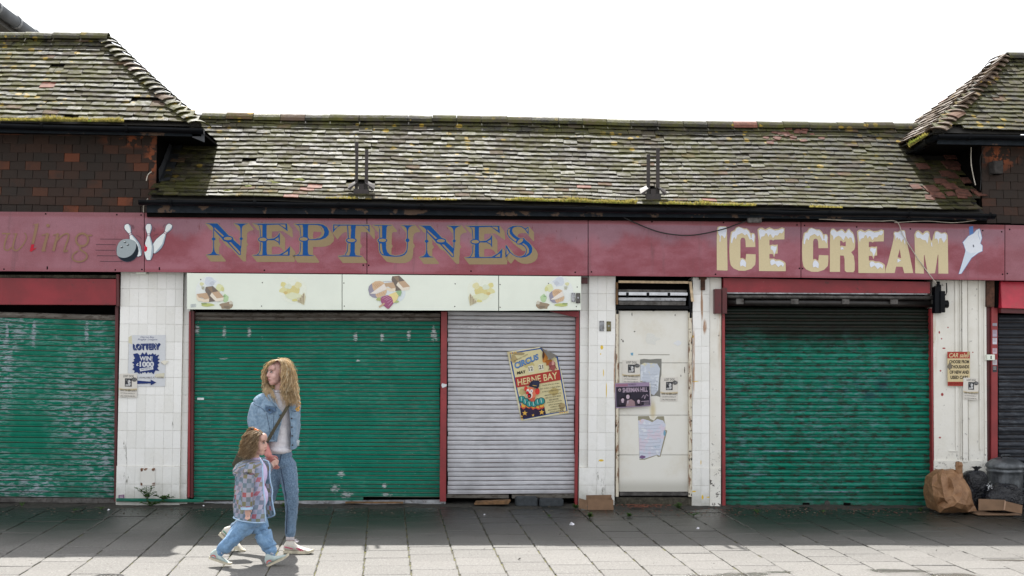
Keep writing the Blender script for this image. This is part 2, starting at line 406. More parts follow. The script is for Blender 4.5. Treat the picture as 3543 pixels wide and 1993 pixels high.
def m_whitetile():
    g = G('white_ceramic_tile'); r = g.rnd()
    c = g.mix(r, (.74, .74, .71, 1), (.82, .82, .80, 1))
    c = g.mix(g.mr(g.noise(2.3, 6, .7), .48, .8, 0, .32), c, (.60, .57, .47, 1))
    c = g.mix(g.mr(g.noise(45, 5, .8), .68, .78, 0, .6), c, (.24, .22, .18, 1))
    x, y, z = g.sep()
    c = g.mix(g.ma('MULTIPLY', g.mr(g.ma('ADD', z, g.ma('MULTIPLY', g.noise(7, 5), .5)), .22, .62, 1, 0), .5), c, (.20, .20, .15, 1))
    st = g.mr(g.noise(1, 6, .8, vec=g.scale(g.pos, 22, 1, 3.5)), .53, .60)
    zones = []
    for u, v_, rx, rz in ((424, 1560, .055, .14), (446, 1655, .05, .10), (430, 1605, .04, .25), (598, 1470, .012, .06)):
        p = W(u, v_, 0); zones.append((p.x, p.z, rx, rz))
    p = W(2078, 1660, 0); zones.append((p.x, p.z, .07, .36))
    c = g.mix(g.ma('MULTIPLY', g.ma('MULTIPLY', g.blobs(zones, .5), st), .95), c, (.09, .085, .06, 1))
    ye = []
    for u, v_, rx, rz in ((2082, 1202, .02, .03), (2098, 1350, .006, .1), (2080, 1593, .035, .015), (2088, 1290, .006, .05), (2425, 1600, .006, .03), (2430, 1720, .014, .03), (2400, 1320, .07, .006), (2396, 1165, .015, .02), (2078, 1225, .008, .012), (2455, 1720, .05, .008), (2400, 1700, .03, .01)):
        p = W(u, v_, 0); ye.append((p.x, p.z, rx, rz))
    c = g.mix(g.blobs(ye, .35), c, (.70, .48, .03, 1))
    ru = []
    for u, v_, rx, rz in ((2428, 1060, .022, .3), (2438, 1130, .035, .12), (2400, 1250, .02, .6), (2126, 1300, .012, .5)):
        p = W(u, v_, 0); ru.append((p.x, p.z, rx, rz))
    c = g.mix(g.ma('MULTIPLY', g.mr(g.ma('MULTIPLY', g.blobs(ru, .9), g.mr(g.noise(1, 5, .7, vec=g.scale(g.pos, 40, 1, 4)), .3, .6)), 0, .6), .85), c, (.30, .13, .04, 1))
    return g.done(c, g.mr(g.noise(6, 4), .3, .7, .16, .4), 0, .5)
M_WHITE = m_whitetile()
M_GROUT = simple('grout', (.58, .56, .50, 1), .9, sc=30)
def m_plaster():
    g = G('painted_plaster')
    c = g.mix(g.mr(g.noise(2, 6, .7), .4, .75, 0, .5), (.74, .725, .67, 1), (.55, .52, .43, 1))
    c = g.mix(g.mr(g.noise(13, 6, .75), .625, .645), c, (.30, .29, .27, 1))
    x, y, z = g.sep()
    c = g.mix(g.ma('MULTIPLY', g.mr(g.noise(24, 5, .7), .57, .6), g.mr(z, .25, .75, 1, .0)), c, (.10, .09, .08, 1))
    rd = []
    for u, v_, a, b in ((3250, 1150, .011, .018), (3258, 1172, .01, .01), (3266, 1205, .022, .01), (3254, 1283, .012, .012), (3260, 1365, .018, .022), (3252, 1514, .016, .012), (3280, 1133, .009, .01), (3366, 1219, .01, .008)):
        p = W(u, v_, 0); rd.append((p.x, p.z, a, b))
    c = g.mix(g.blobs(rd, .3), c, (.30, .03, .03, 1))
    p = W(2492, 1130, 0); c = g.mix(g.ma('MULTIPLY', g.blobs([(p.x, p.z, .05, .7), (W(3235, 1150, 0).x, 1.9, .05, .5)], .9), g.mr(g.noise(6, 4, vec=g.scale(g.pos, 4, 1, .5)), .35, .6, 0, .6)), c, (.36, .22, .10, 1))
    g.bump(g.noise(9, 6, .6), .35, .01); return g.done(c, .62)
M_PLASTER = m_plaster()
def m_fascia(pale=0.):
    g = G('fascia_red_paint'); x, y, z = g.sep()
    zt = g.ma('ADD', z, g.ma('MULTIPLY', x, 0.0005))
    grain = g.noise(160, 3, .9); big = g.noise(1.6, 5, .6, vec=g.scale(g.pos, 1, 1, 1.8))
    c = g.mix(g.mr(big, .38, .66), (.24, .042, .060, 1), (.345, .118, .155, 1))
    edge = g.noise(3.2, 6, .6, vec=g.scale(g.pos, 1, 1, .6))
    top = W(1771, 755, -.16).z
    t = g.ma('SUBTRACT', top, zt)
    band = g.ma('MULTIPLY', g.mr(t, .045, .065, 0, 1), g.mr(g.ma('ADD', t, g.ma('MULTIPLY', edge, -.46)), -.09, .07, 1, 0))
    c = g.mix(g.ma('MULTIPLY', band, .62 if not pale else .3), c, (.25, .15, .195, 1))
    drip = g.mr(g.noise(1, 5, .8, vec=g.scale(g.pos, 26, 1, 5)), .6, .68)
    c = g.mix(g.ma('MULTIPLY', g.ma('MULTIPLY', drip, band), .8), c, (.15, .022, .026, 1))
    c = g.mix(g.mr(t, .03, .06, .7, 0), c, (.14, .018, .021, 1))
    c = g.mix(g.mr(t, .60, .64, 0, .6), c, (.25, .03, .045, 1))
    if pale: c = g.mix(pale, c, (.26, .115, .14, 1))
    streak = g.mr(g.noise(1, 6, .7, vec=g.scale(g.pos, 9, 1, .9)), .55, .75, 0, .45)
    c = g.mix(streak, c, (.10, .05, .055, 1))
    c = g.mix(g.mr(grain, .35, .7, .22, 0), c, (.08, .025, .035, 1)); c = g.mix(g.mr(grain, .5, .75, 0, .25), c, (.42, .22, .27, 1))
    g.bump(grain, .2, .002); return g.done(c, .55)
M_FASCIA = m_fascia(); M_FASCIA_P = m_fascia(.45)
def m_red(name, c0=(.26, .012, .022, 1), rust=.5):
    g = G(name); c = g.mix(g.mr(g.noise(3, 5), .35, .7), tuple(a*.7 for a in c0[:3])+(1,), c0)
    c = g.mix(g.mr(g.noise(9, 6, .75), .60, .66, 0, rust), c, (.035, .012, .010, 1))
    c = g.mix(g.mr(g.noise(35, 5, .8), .66, .72, 0, .6), c, (.35, .25, .22, 1))
    return g.done(c, .45)
M_RED = m_red('red_gloss_paint'); M_RED2 = m_red('red_frame_paint', (.29, .030, .034, 1), .6)
M_RED3 = m_red('red_frame_worn', (.10, .010, .012, 1), .9)
def m_shutter(name, col, chalk, zones=(), streak=0., lines=.0, rust=0., dark=0., metal=0., rough=.42, topz=None, kind='small'):
    g = G(name); r = g.rnd(); x, y, z = g.sep()
    c = g.mix(g.mr(g.noise(4, 4), .3, .7), tuple(a*.82 for a in col[:3])+(1,), col)
    c = g.mix(g.ma('MULTIPLY', r, .22), c, tuple(a*.55 for a in col[:3])+(1,))
    flake = g.noise(1, 6, .8, vec=g.scale(g.pos, 40, 1, 60))
    fine = g.noise(1, 6, .7, vec=g.scale(g.pos, 9, 1, 42))
    if streak:
        big = g.mr(g.noise(1.0, 4, .6), .34, .62)
        s_ = g.ma('MULTIPLY', g.mr(fine, .47, .58), big); s_ = g.ma('MULTIPLY', s_, g.mr(flake, .30, .48))
        c = g.mix(g.ma('MULTIPLY', s_, streak), c, chalk)
    if zones:
        zz = [];
        for (u, v_, rx, rz) in zones:
            p = W(u, v_, .12); zz.append((p.x, p.z, rx, rz))
        zm = g.blobs(zz, .95); fl2 = g.noise(1, 6, .8, vec=g.scale(g.pos, 22, 1, 70)); c = g.mix(g.mr(g.ma('ADD', fl2, g.ma('MULTIPLY', zm, .22)), .64, .68), c, chalk)
    c = g.mix(g.mr(flake, .70, .76, 0, .55+.4*lines), c, chalk)
    if rust:
        ozr = g.sep(g.obj())[2]; nearedge = g.mr(ozr, .010, .022, 1, .45) if kind == 'big' else .6
        rr = g.ma('MULTIPLY', g.ma('MULTIPLY', g.mr(g.noise(1, 6, .75, vec=g.scale(g.pos, 8, 1, 22)), .50, .58), nearedge), rust)
        c = g.mix(rr, c, (.030, .018, .012, 1))
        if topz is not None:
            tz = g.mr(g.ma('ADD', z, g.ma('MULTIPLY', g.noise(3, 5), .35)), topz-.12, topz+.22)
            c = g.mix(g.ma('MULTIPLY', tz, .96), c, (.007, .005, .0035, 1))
    oz = g.sep(g.obj())[2]
    eg = g.ma('MULTIPLY', g.mr(oz, .0035, .0065, 0, 1), g.mr(oz, .0085, .0115, 1, 0)); c = g.mix(g.ma('MULTIPLY', eg, g.mr(g.noise(7, 5, .7), .3, .6, .35, 1)), c, (.17, .135, .11, 1) if kind == 'small' else (.045, .028, .02, 1))
    c = g.mix(g.mr(oz, .0025, .0045, .9, 0), c, (.012, .01, .009, 1))
    if kind == 'big' and rust > .9:
        q = W(2960, 1345, .1); c = g.mix(g.ma('MULTIPLY', g.ma('MULTIPLY', g.blobs([(q.x, q.z, .75, .22)], .8), g.mr(g.noise(5, 5), .4, .6)), .75), c, (.008, .035, .06, 1))
    g.bump(g.noise(120, 3, .8), .12, .002)
    c = g.mix(g.ma('MULTIPLY', g.mr(g.ma('ADD', z, g.ma('MULTIPLY', g.noise(5, 5), .45)), .12, .55, 1, 0), .45), c, (.03, .028, .022, 1)); g.put(g.b.inputs['Base Color'], c)
    return g.done(c, g.mr(flake, .3, .8, rough, rough+.25), metal, .16)
CH = (.42, .46, .47, 1)
zs2 = [(u, v_, .045, .12) for u, v_ in ((683, 1140), (777, 1150), (1230, 1165), (1323, 1165), (1415, 1160), (1505, 1165), (862, 1150))] + [(1160, 1690, .09, .1), (1200, 1712, .12, .08), (1180, 1640, .08, .07), (1330, 1680, .05, .06), (1340, 1712, .1, .03), (1240, 1248, .05, .02), (1500, 1155, .05, .18), (775, 1240, .1, .02)]
M_SH1 = m_shutter('green_shutter_chalky', (.0005, .165, .102, 1), (.28, .33, .37, 1), [(118, 1150, .05, .3), (300, 1150, .05, .25), (25, 1150, .04, .25), (100, 1700, .45, .03)], streak=1.0, lines=.5)
M_SH2 = m_shutter('green_shutter_paint', (.0005, .185, .120, 1), CH, zs2, streak=.10)
M_SH3 = m_shutter('silver_shutter_metal', (.58, .585, .62, 1), (.68, .68, .70, 1), [(1690, 1130, .6, .03)], streak=.35, lines=.6, metal=.25, rough=.5)
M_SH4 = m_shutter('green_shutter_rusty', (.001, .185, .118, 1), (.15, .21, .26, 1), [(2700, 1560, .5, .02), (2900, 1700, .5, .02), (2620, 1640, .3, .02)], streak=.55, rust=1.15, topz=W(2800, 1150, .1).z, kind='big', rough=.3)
M_SH5 = m_shutter('grey_shutter_metal', (.04, .045, .055, 1), (.12, .13, .145, 1), streak=.5, rust=.4, metal=.3, rough=.35, kind='big')
M_RAIL = m_shutter('grimy_slat_metal', (.16, .148, .13, 1), (.30, .28, .26, 1), rust=1.0, streak=.5, metal=.2)
M_STEEL = simple('galvanised_steel', (.34, .35, .37, 1), .38, .55, .4, 9, dirt=(.05, .035, .025, .8))
M_STEEL_D = simple('dirty_steel', (.10, .095, .09, 1), .5, .5, .5, 12, dirt=(.03, .02, .015, .9))
def m_door():
    g = G('door_cream_paint'); c = g.mix(g.mr(g.noise(2.4, 6, .7), .45, .75, 0, .6), (.72, .71, .655, 1), (.58, .53, .42, 1))
    x, y, z = g.sep()
    dr = g.mr(g.noise(1, 5, .7, vec=g.scale(g.pos, 30, 1, 1.5)), .66, .70); p = W(2250, 1660, .05)
    c = g.mix(g.ma('MULTIPLY', g.ma('MULTIPLY', dr, g.blobs([(p.x, p.z, .33, .2)], .3)), .8), c, (.18, .16, .11, 1))
    bl = []
    for u, v_, a, b in ((2186, 1088, .007, .03), (2335, 1088, .007, .03), (2155, 1180, .012, .02), (2195, 1147, .014, .01), (2150, 1175, .012, .008), (2368, 1280, .008, .05), (2260, 1076, .02, .006), (2355, 1300, .006, .02)):
        q = W(u, v_, .05); bl.append((q.x, q.z, a, b))
    c = g.mix(g.mr(g.ma('MULTIPLY', g.blobs(bl, .7), g.mr(g.noise(80, 3), .3, .6)), .2, .4), c, (.03, .025, .02, 1))
    q = W(2258, 1420, .05); c = g.mix(g.ma('MULTIPLY', g.blobs([(q.x, q.z, .05, .16)], .9), .6), c, (.52, .40, .13, 1))
    c = g.mix(g.mr(z, .2, .34, .55, 0), c, (.3, .29, .24, 1))
    c = g.mix(g.mr(g.noise(50, 5, .8), .69, .75, 0, .7), c, (.15, .13, .1, 1)); return g.done(c, .45)
M_DOOR = m_door()
def m_rustframe():
    g = G('rusty_cream_frame'); c = (.62, .57, .46, 1)
    n = g.mr(g.noise(1, 6, .75, vec=g.scale(g.pos, 28, 28, 7)), .50, .60)
    c = g.mix(n, c, (.17, .065, .022, 1)); c = g.mix(g.mr(g.noise(18, 5), .6, .64), c, (.02, .013, .01, 1)); return g.done(c, .7)
M_RUSTF = m_rustframe()
M_RUST = simple('rust', (.085, .035, .02, 1), .85, sc=18, var=.6, bump=.5)
M_BRKT = simple('brown_bracket_paint', (.022, .015, .014, 1), .5, sc=14, var=.5)
M_WOOD = simple('bare_timber', (.55, .42, .27, 1), .7, sc=15, var=.3)
M_WOOD_D = simple('rotten_timber', (.16, .085, .035, 1), .8, sc=15, var=.5)
M_SIGN = simple('menu_panel_cream', (.74, .79, .70, 1), .4, sc=2, var=.05)
M_STEP = simple('mossy_concrete', (.055, .05, .035, 1), .95, sc=14, var=.7, bump=.9, dirt=(.14, .12, .1, .6))
M_BLOCK = simple('grey_block', (.035, .042, .048, 1), .8, sc=20, var=.4, bump=.4)
M_CARD = simple('cardboard', (.20, .12, .07, 1), .85, sc=9, var=.2)
M_KRAFT = (lambda g: (g.bump(g.noise(8, 4, .5, dist=2.), .5, .03), g.done(g.mix(g.mr(g.noise(6, 5), .35, .7), (.19, .095, .042, 1), (.29, .16, .08, 1)), .6))[1])(G('kraft_paper'))
def m_bag():
    g = G('black_bin_liner'); c = g.mix(g.mr(g.noise(9, 5), .4, .7), (.0015, .002, .0045, 1), (.006, .0075, .013, 1))
    g.bump(g.noise(17, 4, .55, dist=1.8), 1., .03); return g.done(c, .2, 0, .45)
M_BAG = m_bag()
def m_zinc():
    g = G('dustbin_zinc'); c = g.mix(g.mr(g.noise(7, 6), .4, .7), (.06, .066, .072, 1), (.17, .185, .20, 1)); g.bump(g.noise(25, 4), .2, .004); return g.done(c, .42, .5)
M_ZINC = m_zinc()
def leafy(name, c, sc=40, var=.6):
    g = G(name); n = g.noise(sc, 5); col = g.mix(g.mr(n, .3, .7), tuple(x*(1-var) for x in c[:3])+(1,), tuple(min(1, x*(1+var*.5)) for x in c[:3])+(1,))
    t = g.n('BsdfTranslucent'); g.l(col, t.inputs['Color']); mx = g.n('MixShader'); mx.inputs[0].default_value = .5; g.put(g.b.inputs['Base Color'], col); g.b.inputs['Roughness'].default_value = .6
    g.l(g.b.outputs[0], mx.inputs[1]); g.l(t.outputs[0], mx.inputs[2]); g.l(mx.outputs[0], g.out.inputs['Surface']); return g.m
M_GRASS = leafy('dry_grass', (.34, .29, .075, 1))
M_MOSS = simple('moss', (.12, .13, .02, 1), .95, sc=40, var=.6, bump=.9)
M_CABLE = simple('black_cable', (.008, .008, .008, 1), .5)
M_CABLEW = simple('pale_cable', (.48, .44, .38, 1), .6)
M_GREYPAINT = simple('grey_gutter', (.11, .12, .13, 1), .45, sc=3)
M_BEIGE = simple('beige_render', (.27, .24, .19, 1), .85, sc=3)
M_PAPER = ink(214, 210, 200)
M_LEAF = leafy('weed_leaf', (.07, .15, .03, 1), 30, .5)
# ================================================================== ground
def px(P):
    d = Vector(P)-CAM; z = d.dot(F); return CU+FP*d.dot(RV)/z, CV-FP*d.dot(UV)/z, z
mb = MB(); mb.face([(-150, -150, -.03), (150, -150, -.03), (150, 150, -.03), (-150, 150, -.03)])
mb.build('ground', M_GROUND, kind='structure')
mb = MB(); mb.face([(-9, -7.5, -.011), (10, -7.5, -.011), (10, .6, -.011), (-9, .6, -.011)])
pave = mb.build('pavement', M_JOINT, kind='structure')
SK = (1332-1551)/4500.0
XB = WZ(1424, 1993); PW, PL = 0.3862, .392
x_at0 = XB.x - SK*XB.y            # column line extrapolated to Y=0
def slab_mesh(v_):
    rnd = random.Random(v_); b = MB(); w_, l = (PW-.011)/2, (PL-.005)/2; t = .004; c = .006
    j = lambda: rnd.uniform(-.0015, .0015)
    top = [(-w_+c+j(), -l+c+j(), 0), (w_-c+j(), -l+c+j(), 0), (w_-c+j(), l-c+j(), 0), (-w_+c+j(), l-c+j(), 0)]
    mid = [(-w_, -l, -t), (w_, -l, -t), (w_, l, -t), (-w_, l, -t)]; bot = [(x, y, -.03) for x, y, z in mid]
    b.raw(top+mid+bot, [(0, 1, 2, 3)]+[(4+k, 4+(k+1) % 4, (k+1) % 4, k) for k in range(4)]+[(8+k, 8+(k+1) % 4, 4+(k+1) % 4, 4+k) for k in range(4)])
    return b
slabs = []
for ci in range(-19, 24):
    for ri in range(-1, 19):
        yc = -.12-(ri+.5)*PL - (.5*PL if ci % 2 else 0) + .03*math.sin(ci*2.3)
        if yc < -7.2 or yc > .35: continue
        xc = x_at0+(ci+.5)*PW+SK*yc
        if abs(xc-.6) > 8.6: continue
        u, v_, z = px((xc, yc, 0)); vis = -90 < u < 3633 and v_ < 2050
        slabs.append((vis, 1/z, xc, yc, ci, ri))
slabs.sort(key=lambda s: (-s[0], -s[1]))
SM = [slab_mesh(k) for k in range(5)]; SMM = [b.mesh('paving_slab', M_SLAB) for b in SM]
rest = MB()
for i, (vis, q, xc, yc, ci, ri) in enumerate(slabs):
    M = Matrix.Translation((xc, yc, random.uniform(-.0025, .003))) @ Matrix(((1, SK, 0, 0), (0, 1, 0, 0), (0, 0, 1, 0), (0, 0, 0, 1))) @ Matrix.Rotation(random.gauss(0, .004), 4, 'X') @ Matrix.Rotation(random.gauss(0, .004), 4, 'Y') @ Matrix.Rotation(random.gauss(0, .004), 4, 'Z')
    k = random.randrange(5)
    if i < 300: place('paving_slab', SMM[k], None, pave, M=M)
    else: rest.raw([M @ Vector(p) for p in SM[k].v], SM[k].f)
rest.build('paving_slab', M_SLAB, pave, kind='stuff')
# strip of soil, silt and crushed tile along the foot of the shops
random.seed(3); mb = MB()
nx, ny = 220, 9; vv = []
for i in range(nx+1):
    X = -8+16.4*i/nx
    edge = -.30-.16*mnoise.noise(Vector((X*1.3, 0, 0)))-.10*mnoise.noise(Vector((X*5, 3, 0)))-(.12 if 1.7 < X < 3.3 else 0)
    for j in range(ny+1):
        t = j/ny; Y = edge+(0.35-edge)*t
        h = -.004+.035*min(1, t*1.6)*(.45+.55*mnoise.noise(Vector((X*6, Y*6, 1))))+.006*mnoise.noise(Vector((X*30, Y*30, 1)))
        if j == 0: h = -.008
        vv.append((X, Y, h))
ff = [(i*(ny+1)+j, (i+1)*(ny+1)+j, (i+1)*(ny+1)+j+1, i*(ny+1)+j+1) for i in range(nx) for j in range(ny)]
mb.raw(vv, ff); mb.build('dirt', M_DIRT, smooth=True, kind='stuff', label='dark silt and soil gathered along the foot of the shop fronts')
mb = MB()
def chip(x, y, s, z=0.005):
    a = random.uniform(0, 6.3); pts = []
    n = random.choice((3, 4, 5))
    for k in range(n): pts.append((x+s*math.cos(a+6.28*k/n)*random.uniform(.6, 1.2), y+s*.8*math.sin(a+6.28*k/n)*random.uniform(.6, 1.2)))
    tlt = random.uniform(-.3, .3)
    top = [(p[0], p[1], z+s*.35+(p[0]-x)*tlt) for p in pts]; bot = [(p[0], p[1], z) for p in pts]
    mb.raw(top+bot, [tuple(range(n))]+[(n+k, n+(k+1) % n, (k+1) % n, k) for k in range(n)])
for k in range(150):
    p = WZ(random.gauss(2215, 42), 1748+random.random()*14); chip(p.x, min(-.03, p.y), random.uniform(.006, .019), .02)
for k in range(260):
    p = WZ(random.uniform(1980, 3230), random.gauss(1768, 10)); chip(p.x, min(-.05, p.y), random.uniform(.004, .011))
mb.build('tile_rubble', M_TERRA, kind='stuff', label='crushed red roof tile fragments lying at the foot of the door step')
mb = MB()
for k in range(900):
    p = WZ(random.uniform(-20, 3560), random.choice((random.gauss(1765, 12), random.uniform(1760, 1990)))); chip(p.x, min(-.05, p.y), random.uniform(.002, .006) if p.y < -.8 else random.uniform(.004, .016), .002)
mb.build('grit', simple('grit', (.10, .085, .065, 1), .9, sc=30, var=.8), kind='stuff', label='small grit, leaves and crumbs scattered over the paving')
# ================================================================== buildings
random.seed(11)
bld = thing('shop_building', 'long single-storey shop row with white tiled piers under a mossy tiled roof', 'building', (0.0, .2, 0))
lef = thing('corner_building', 'taller hipped-roof building at the end with mossy tiles above the bowling sign', 'building', (-5.5, .2, 0))
rig = thing('corner_building', 'taller hipped-roof building past the ice cream sign with a drooping gutter corner', 'building', (6.6, .2, 0))
# ---- tile meshes
def tile_mb(seed, w=.162, ln=.165, th=.021, curl=.006):
    rd = random.Random(seed); b = MB(); nx, ny = 4, 3; top = []
    chipc = rd.random()
    for j in range(ny):
        for i in range(nx):
            x = -w/2+w*i/(nx-1); y = ln*j/(ny-1)
            z = th+.007*(1-j/(ny-1))-curl*.12*(x/w*2)**2+curl*.5*math.sin(rd.random()*.6)-(.002 if j == 0 else 0)
            if j == 0:
                y += rd.uniform(-.004, .005)
                if chipc < .22 and i in (0, 3) and rd.random() < .6: y += rd.uniform(.008, .028)
            if i in (0, 3): x += rd.uniform(-.0015, .0015)
            top.append((x, y, z))
    n = len(top); b.v = top+[(x, y+.002, z-th*.55) for x, y, z in top[:nx]]+[(top[j*nx+k][0], top[j*nx+k][1], top[j*nx+k][2]-th) for k in (0, nx-1) for j in range(ny)]
    f = [(j*nx+i, j*nx+i+1, (j+1)*nx+i+1, (j+1)*nx+i) for j in range(ny-1) for i in range(nx-1)]
    f += [(n+i, n+i+1, i+1, i) for i in range(nx-1)]
    a = n+nx
    f += [(a+j+1, a+j, j*nx, (j+1)*nx) for j in range(ny-1)]
    a += ny
    f += [(a+j, a+j+1, (j+1)*nx+nx-1, j*nx+nx-1) for j in range(ny-1)]
    b.f = f; b.m = [0]*len(f); return b
TMB = [tile_mb(s) for s in range(14)]
def frame(o, xa, ya, za): return Matrix(((xa.x, ya.x, za.x, o.x), (xa.y, ya.y, za.y, o.y), (xa.z, ya.z, za.z, o.z), (0, 0, 0, 1)))
def tile_run(surf, L, rows, gauge, inside, parent, mat, cap=300, xr=(-10, 10), tw=.1655, drop=(), slip=.04, terra=.0, disorder=1., name='roof_tile'):
    """surf(x, s) -> point, s = distance up the slope, x = position along the eave"""
    ME = [b.mesh(name, mat) for b in TMB]; MT = [TMB[k].mesh(name, M_TERRA) for k in range(4)]
    out = []
    for k in range(rows):
        off = (.5 if k % 2 else 0)*tw+.01*math.sin(k*1.7)
        x = xr[0]+off-tw
        while x < xr[1]+tw:
            xc = x+tw/2; x += tw
            s = k*gauge+random.gauss(0, .0035*disorder)+.006*math.sin(xc*1.4+k*.3)
            if random.random() < slip: s -= random.uniform(.01, .045)
            if not inside(xc, s): continue
            if any(abs(xc-a) < c and abs(s-b_) < d_ for a, b_, c, d_ in drop): continue
            o = surf(xc, s); px_ = surf(xc+.05, s)-surf(xc-.05, s); py_ = surf(xc, s+.08)-surf(xc, s-.001)
            xa = px_.normalized(); ya = (py_-xa*py_.dot(xa)).normalized(); za = xa.cross(ya)
            M = frame(o+za*.022, xa, ya, za) @ Matrix.Rotation(-.125+random.gauss(0, .016*disorder), 4, 'X') @ Matrix.Rotation(random.gauss(0, .022*disorder)+(random.choice((-1, 1))*.14 if random.random() < .012*disorder else 0), 4, 'Z') @ Matrix.Rotation(random.gauss(0, .014*disorder), 4, 'Y')
            u, v_, z = px(o); vis = -20 < u < 3560 and v_ > -20
            out.append((not vis, z, random.randrange(14), M, terra and random.random() < terra))
    out.sort(key=lambda t: (t[0], t[1]))
    rest = MB()
    for i, (nv, z, k, M, tr) in enumerate(out):
        if i < cap: place(name, MT[k % 4] if tr else ME[k], None, parent, M=M)
        else: rest.raw([M @ Vector(p) for p in TMB[k].v], TMB[k].f)
    if rest.v: rest.build(name, mat, parent, kind='stuff')
    return len(out)
# ---- main roof
YE = -.24; YR = 1.25
eL, eR = W(512, 686, YE), W(3410, 736, YE); rL, rR = W(690, 411, YR), W(3120, 451, YR)
def ez(x): return lerp(eL.z, eR.z, (x-eL.x)/(eR.x-eL.x))+.006*math.sin(x*2.1)+.004*math.sin(x*5.3)
def rz(x): return lerp(rL.z, rR.z, (x-rL.x)/(rR.x-rL.x))+.010*math.sin(x*1.3+1)
ML = 1.9
def mprof(s):          # fraction of run / rise, flatter at the foot (sprocketed eave)
    t = s/ML; return t*1.0+.05*t*(1-t)*1.0, t-.10*t*(1-t)*1.6
def msurf(x, s):
    a, b_ = mprof(s); sag = -.012*math.sin(math.pi*min(1, max(0, s/ML)))*(1+math.sin(x*1.1))
    return Vector((x, YE+(YR-YE)*a, ez(x)+(rz(x)-ez(x))*b_+sag))
xwl = W(545, 600, .05).x; xwr = W(3385, 600, .05).x
nL = W(512, 686, YE).x; nR = W(3412, 736, YE).x
def m_in(x, s):
    if s > ML-.05: return False
    y = msurf(x, s).y
    return (x > (xwl+.06 if y > .02 else nL+.05)) and (x < (xwr-.06 if y > .02 else nR-.05))
roof = MB()
xs = [nL+.02+(nR-nL-.04)*i/40 for i in range(41)]
for i in range(40):
    for j in range(8):
        q = [msurf(xs[i], ML*j/8), msurf(xs[i+1], ML*j/8), msurf(xs[i+1], ML*(j+1)/8), msurf(xs[i], ML*(j+1)/8)]
        roof.face([p+Vector((0, 0, -.012)) for p in q])
    b0, b1 = msurf(xs[i], ML), msurf(xs[i+1], ML); e0, e1 = Vector((b0.x, b0.y+1.5, b0.z-1.15)), Vector((b1.x, b1.y+1.5, b1.z-1.15))
    roof.face([b0+Vector((0, 0, -.012)), b1+Vector((0, 0, -.012)), e1, e0])
hole = px  # noqa
mroof = roof.build('roof', M_DECK, bld)
def s_of(u, v_):        # where on the main roof does a pixel fall
    best = None
    for k in range(96):
        s = ML*k/95; a, b_ = mprof(s); p = W(u, v_, YE+(YR-YE)*a); d = abs(p.z-msurf(p.x, s).z)
        if best is None or d < best[0]: best = (d, p.x, s)
    return best[1], best[2]
holes = []
for u, v_, a, b_ in ((1245, 655, .09, .10), (2258, 668, .09, .09), (2765, 470, .10, .05), (3240, 560, .2, .1), (860, 568, .07, .045)):
    x, s = s_of(u, v_); holes.append((x, s, a, b_))
tile_run(msurf, ML, 19, .0985, m_in, mroof, M_TILE, xr=(nL, nR), drop=holes, terra=.006)
# red broken patch near the right end of the ridge, and loose slipped tiles in the dropped area
pm = MB()
for k in range(26):
    x, s = s_of(random.gauss(2740, 50), random.gauss(480, 12)); p = msurf(x, s)
    q = TMB[k % 4]; a = random.uniform(-.5, .5); sc = random.uniform(.3, .6)
    M = Matrix.Translation(p+Vector((0, -.02, .032))) @ Matrix.Rotation(R(36), 4, 'X') @ Matrix.Rotation(a, 4, 'Z') @ Matrix.Scale(sc, 4)
    pm.raw([M @ Vector(t) for t in q.v], q.f)
for k in range(34):
    x, s = s_of(random.gauss(3300, 45), random.uniform(545, 720)); p = msurf(x, s)
    q = TMB[k % 4]; a = random.uniform(-.25, .25)
    M = Matrix.Translation(p+Vector((0, -.02, .03))) @ Matrix.Rotation(R(36), 4, 'X') @ Matrix.Rotation(a, 4, 'Z') @ Matrix.Scale(random.uniform(.6, .95), 4)
    pm.raw([M @ Vector(t) for t in q.v], q.f)
pm.build('broken_tile', simple('fresh_terracotta', (.12, .045, .03, 1), .85, sc=18, var=.5, bump=.4), mroof, kind='stuff')
# ridge tiles
def ridge_mb(ln, r=.125, arc=2.7):
    b = MB(); n = 8
    for e in (0, 1):
        for rr in (r, r-.014):
            for k in range(n+1):
                a = math.pi/2-arc/2+arc*k/n; b.v.append((-ln/2+ln*e, -rr*math.cos(a), rr*math.sin(a)-r*.55))
    m_ = n+1
    for k in range(n):
        b.f += [(k, k+1, 2*m_+k+1, 2*m_+k), (m_+k+1, m_+k, 3*m_+k, 3*m_+k+1), (k+1, k, m_+k, m_+k+1), (2*m_+k, 2*m_+k+1, 3*m_+k+1, 3*m_+k)]
    b.m = [0]*len(b.f); return b
RM = {}
x = nL+.3; k = 0
while x < nR+.1:
    ln = random.choice((.30, .33, .36)); key = (ln, k % 3 == 0)
    mt = M_TERRA if k == 21 else (M_TILE_W if k == 3 else M_TILE_R)
    key = (ln, mt.name)
    if key not in RM: RM[key] = ridge_mb(ln-.006).mesh('ridge_tile', mt, smooth=False)
    xc = x+ln/2; p = Vector((xc, YR+.02, rz(xc)+.035+random.gauss(0, .003)))
    if xc > xwl+.1 and xc < xwr-.1:
        place('ridge_tile', RM[key], None, mroof, M=Matrix.Translation(p) @ Matrix.Rotation(random.gauss(0, .012)-.002, 4, 'Y') @ Matrix.Rotation(random.gauss(0, .01), 4, 'Z'))
    x += ln; k += 1
mb = MB(); mb.tube([Vector((xx, YR+.02, rz(xx)-.015)) for xx in [lerp(xwl+.1, xwr-.1, q/20) for q in range(21)]], .075, 10); mb.build('ridge_mortar', M_DIRT, mroof)
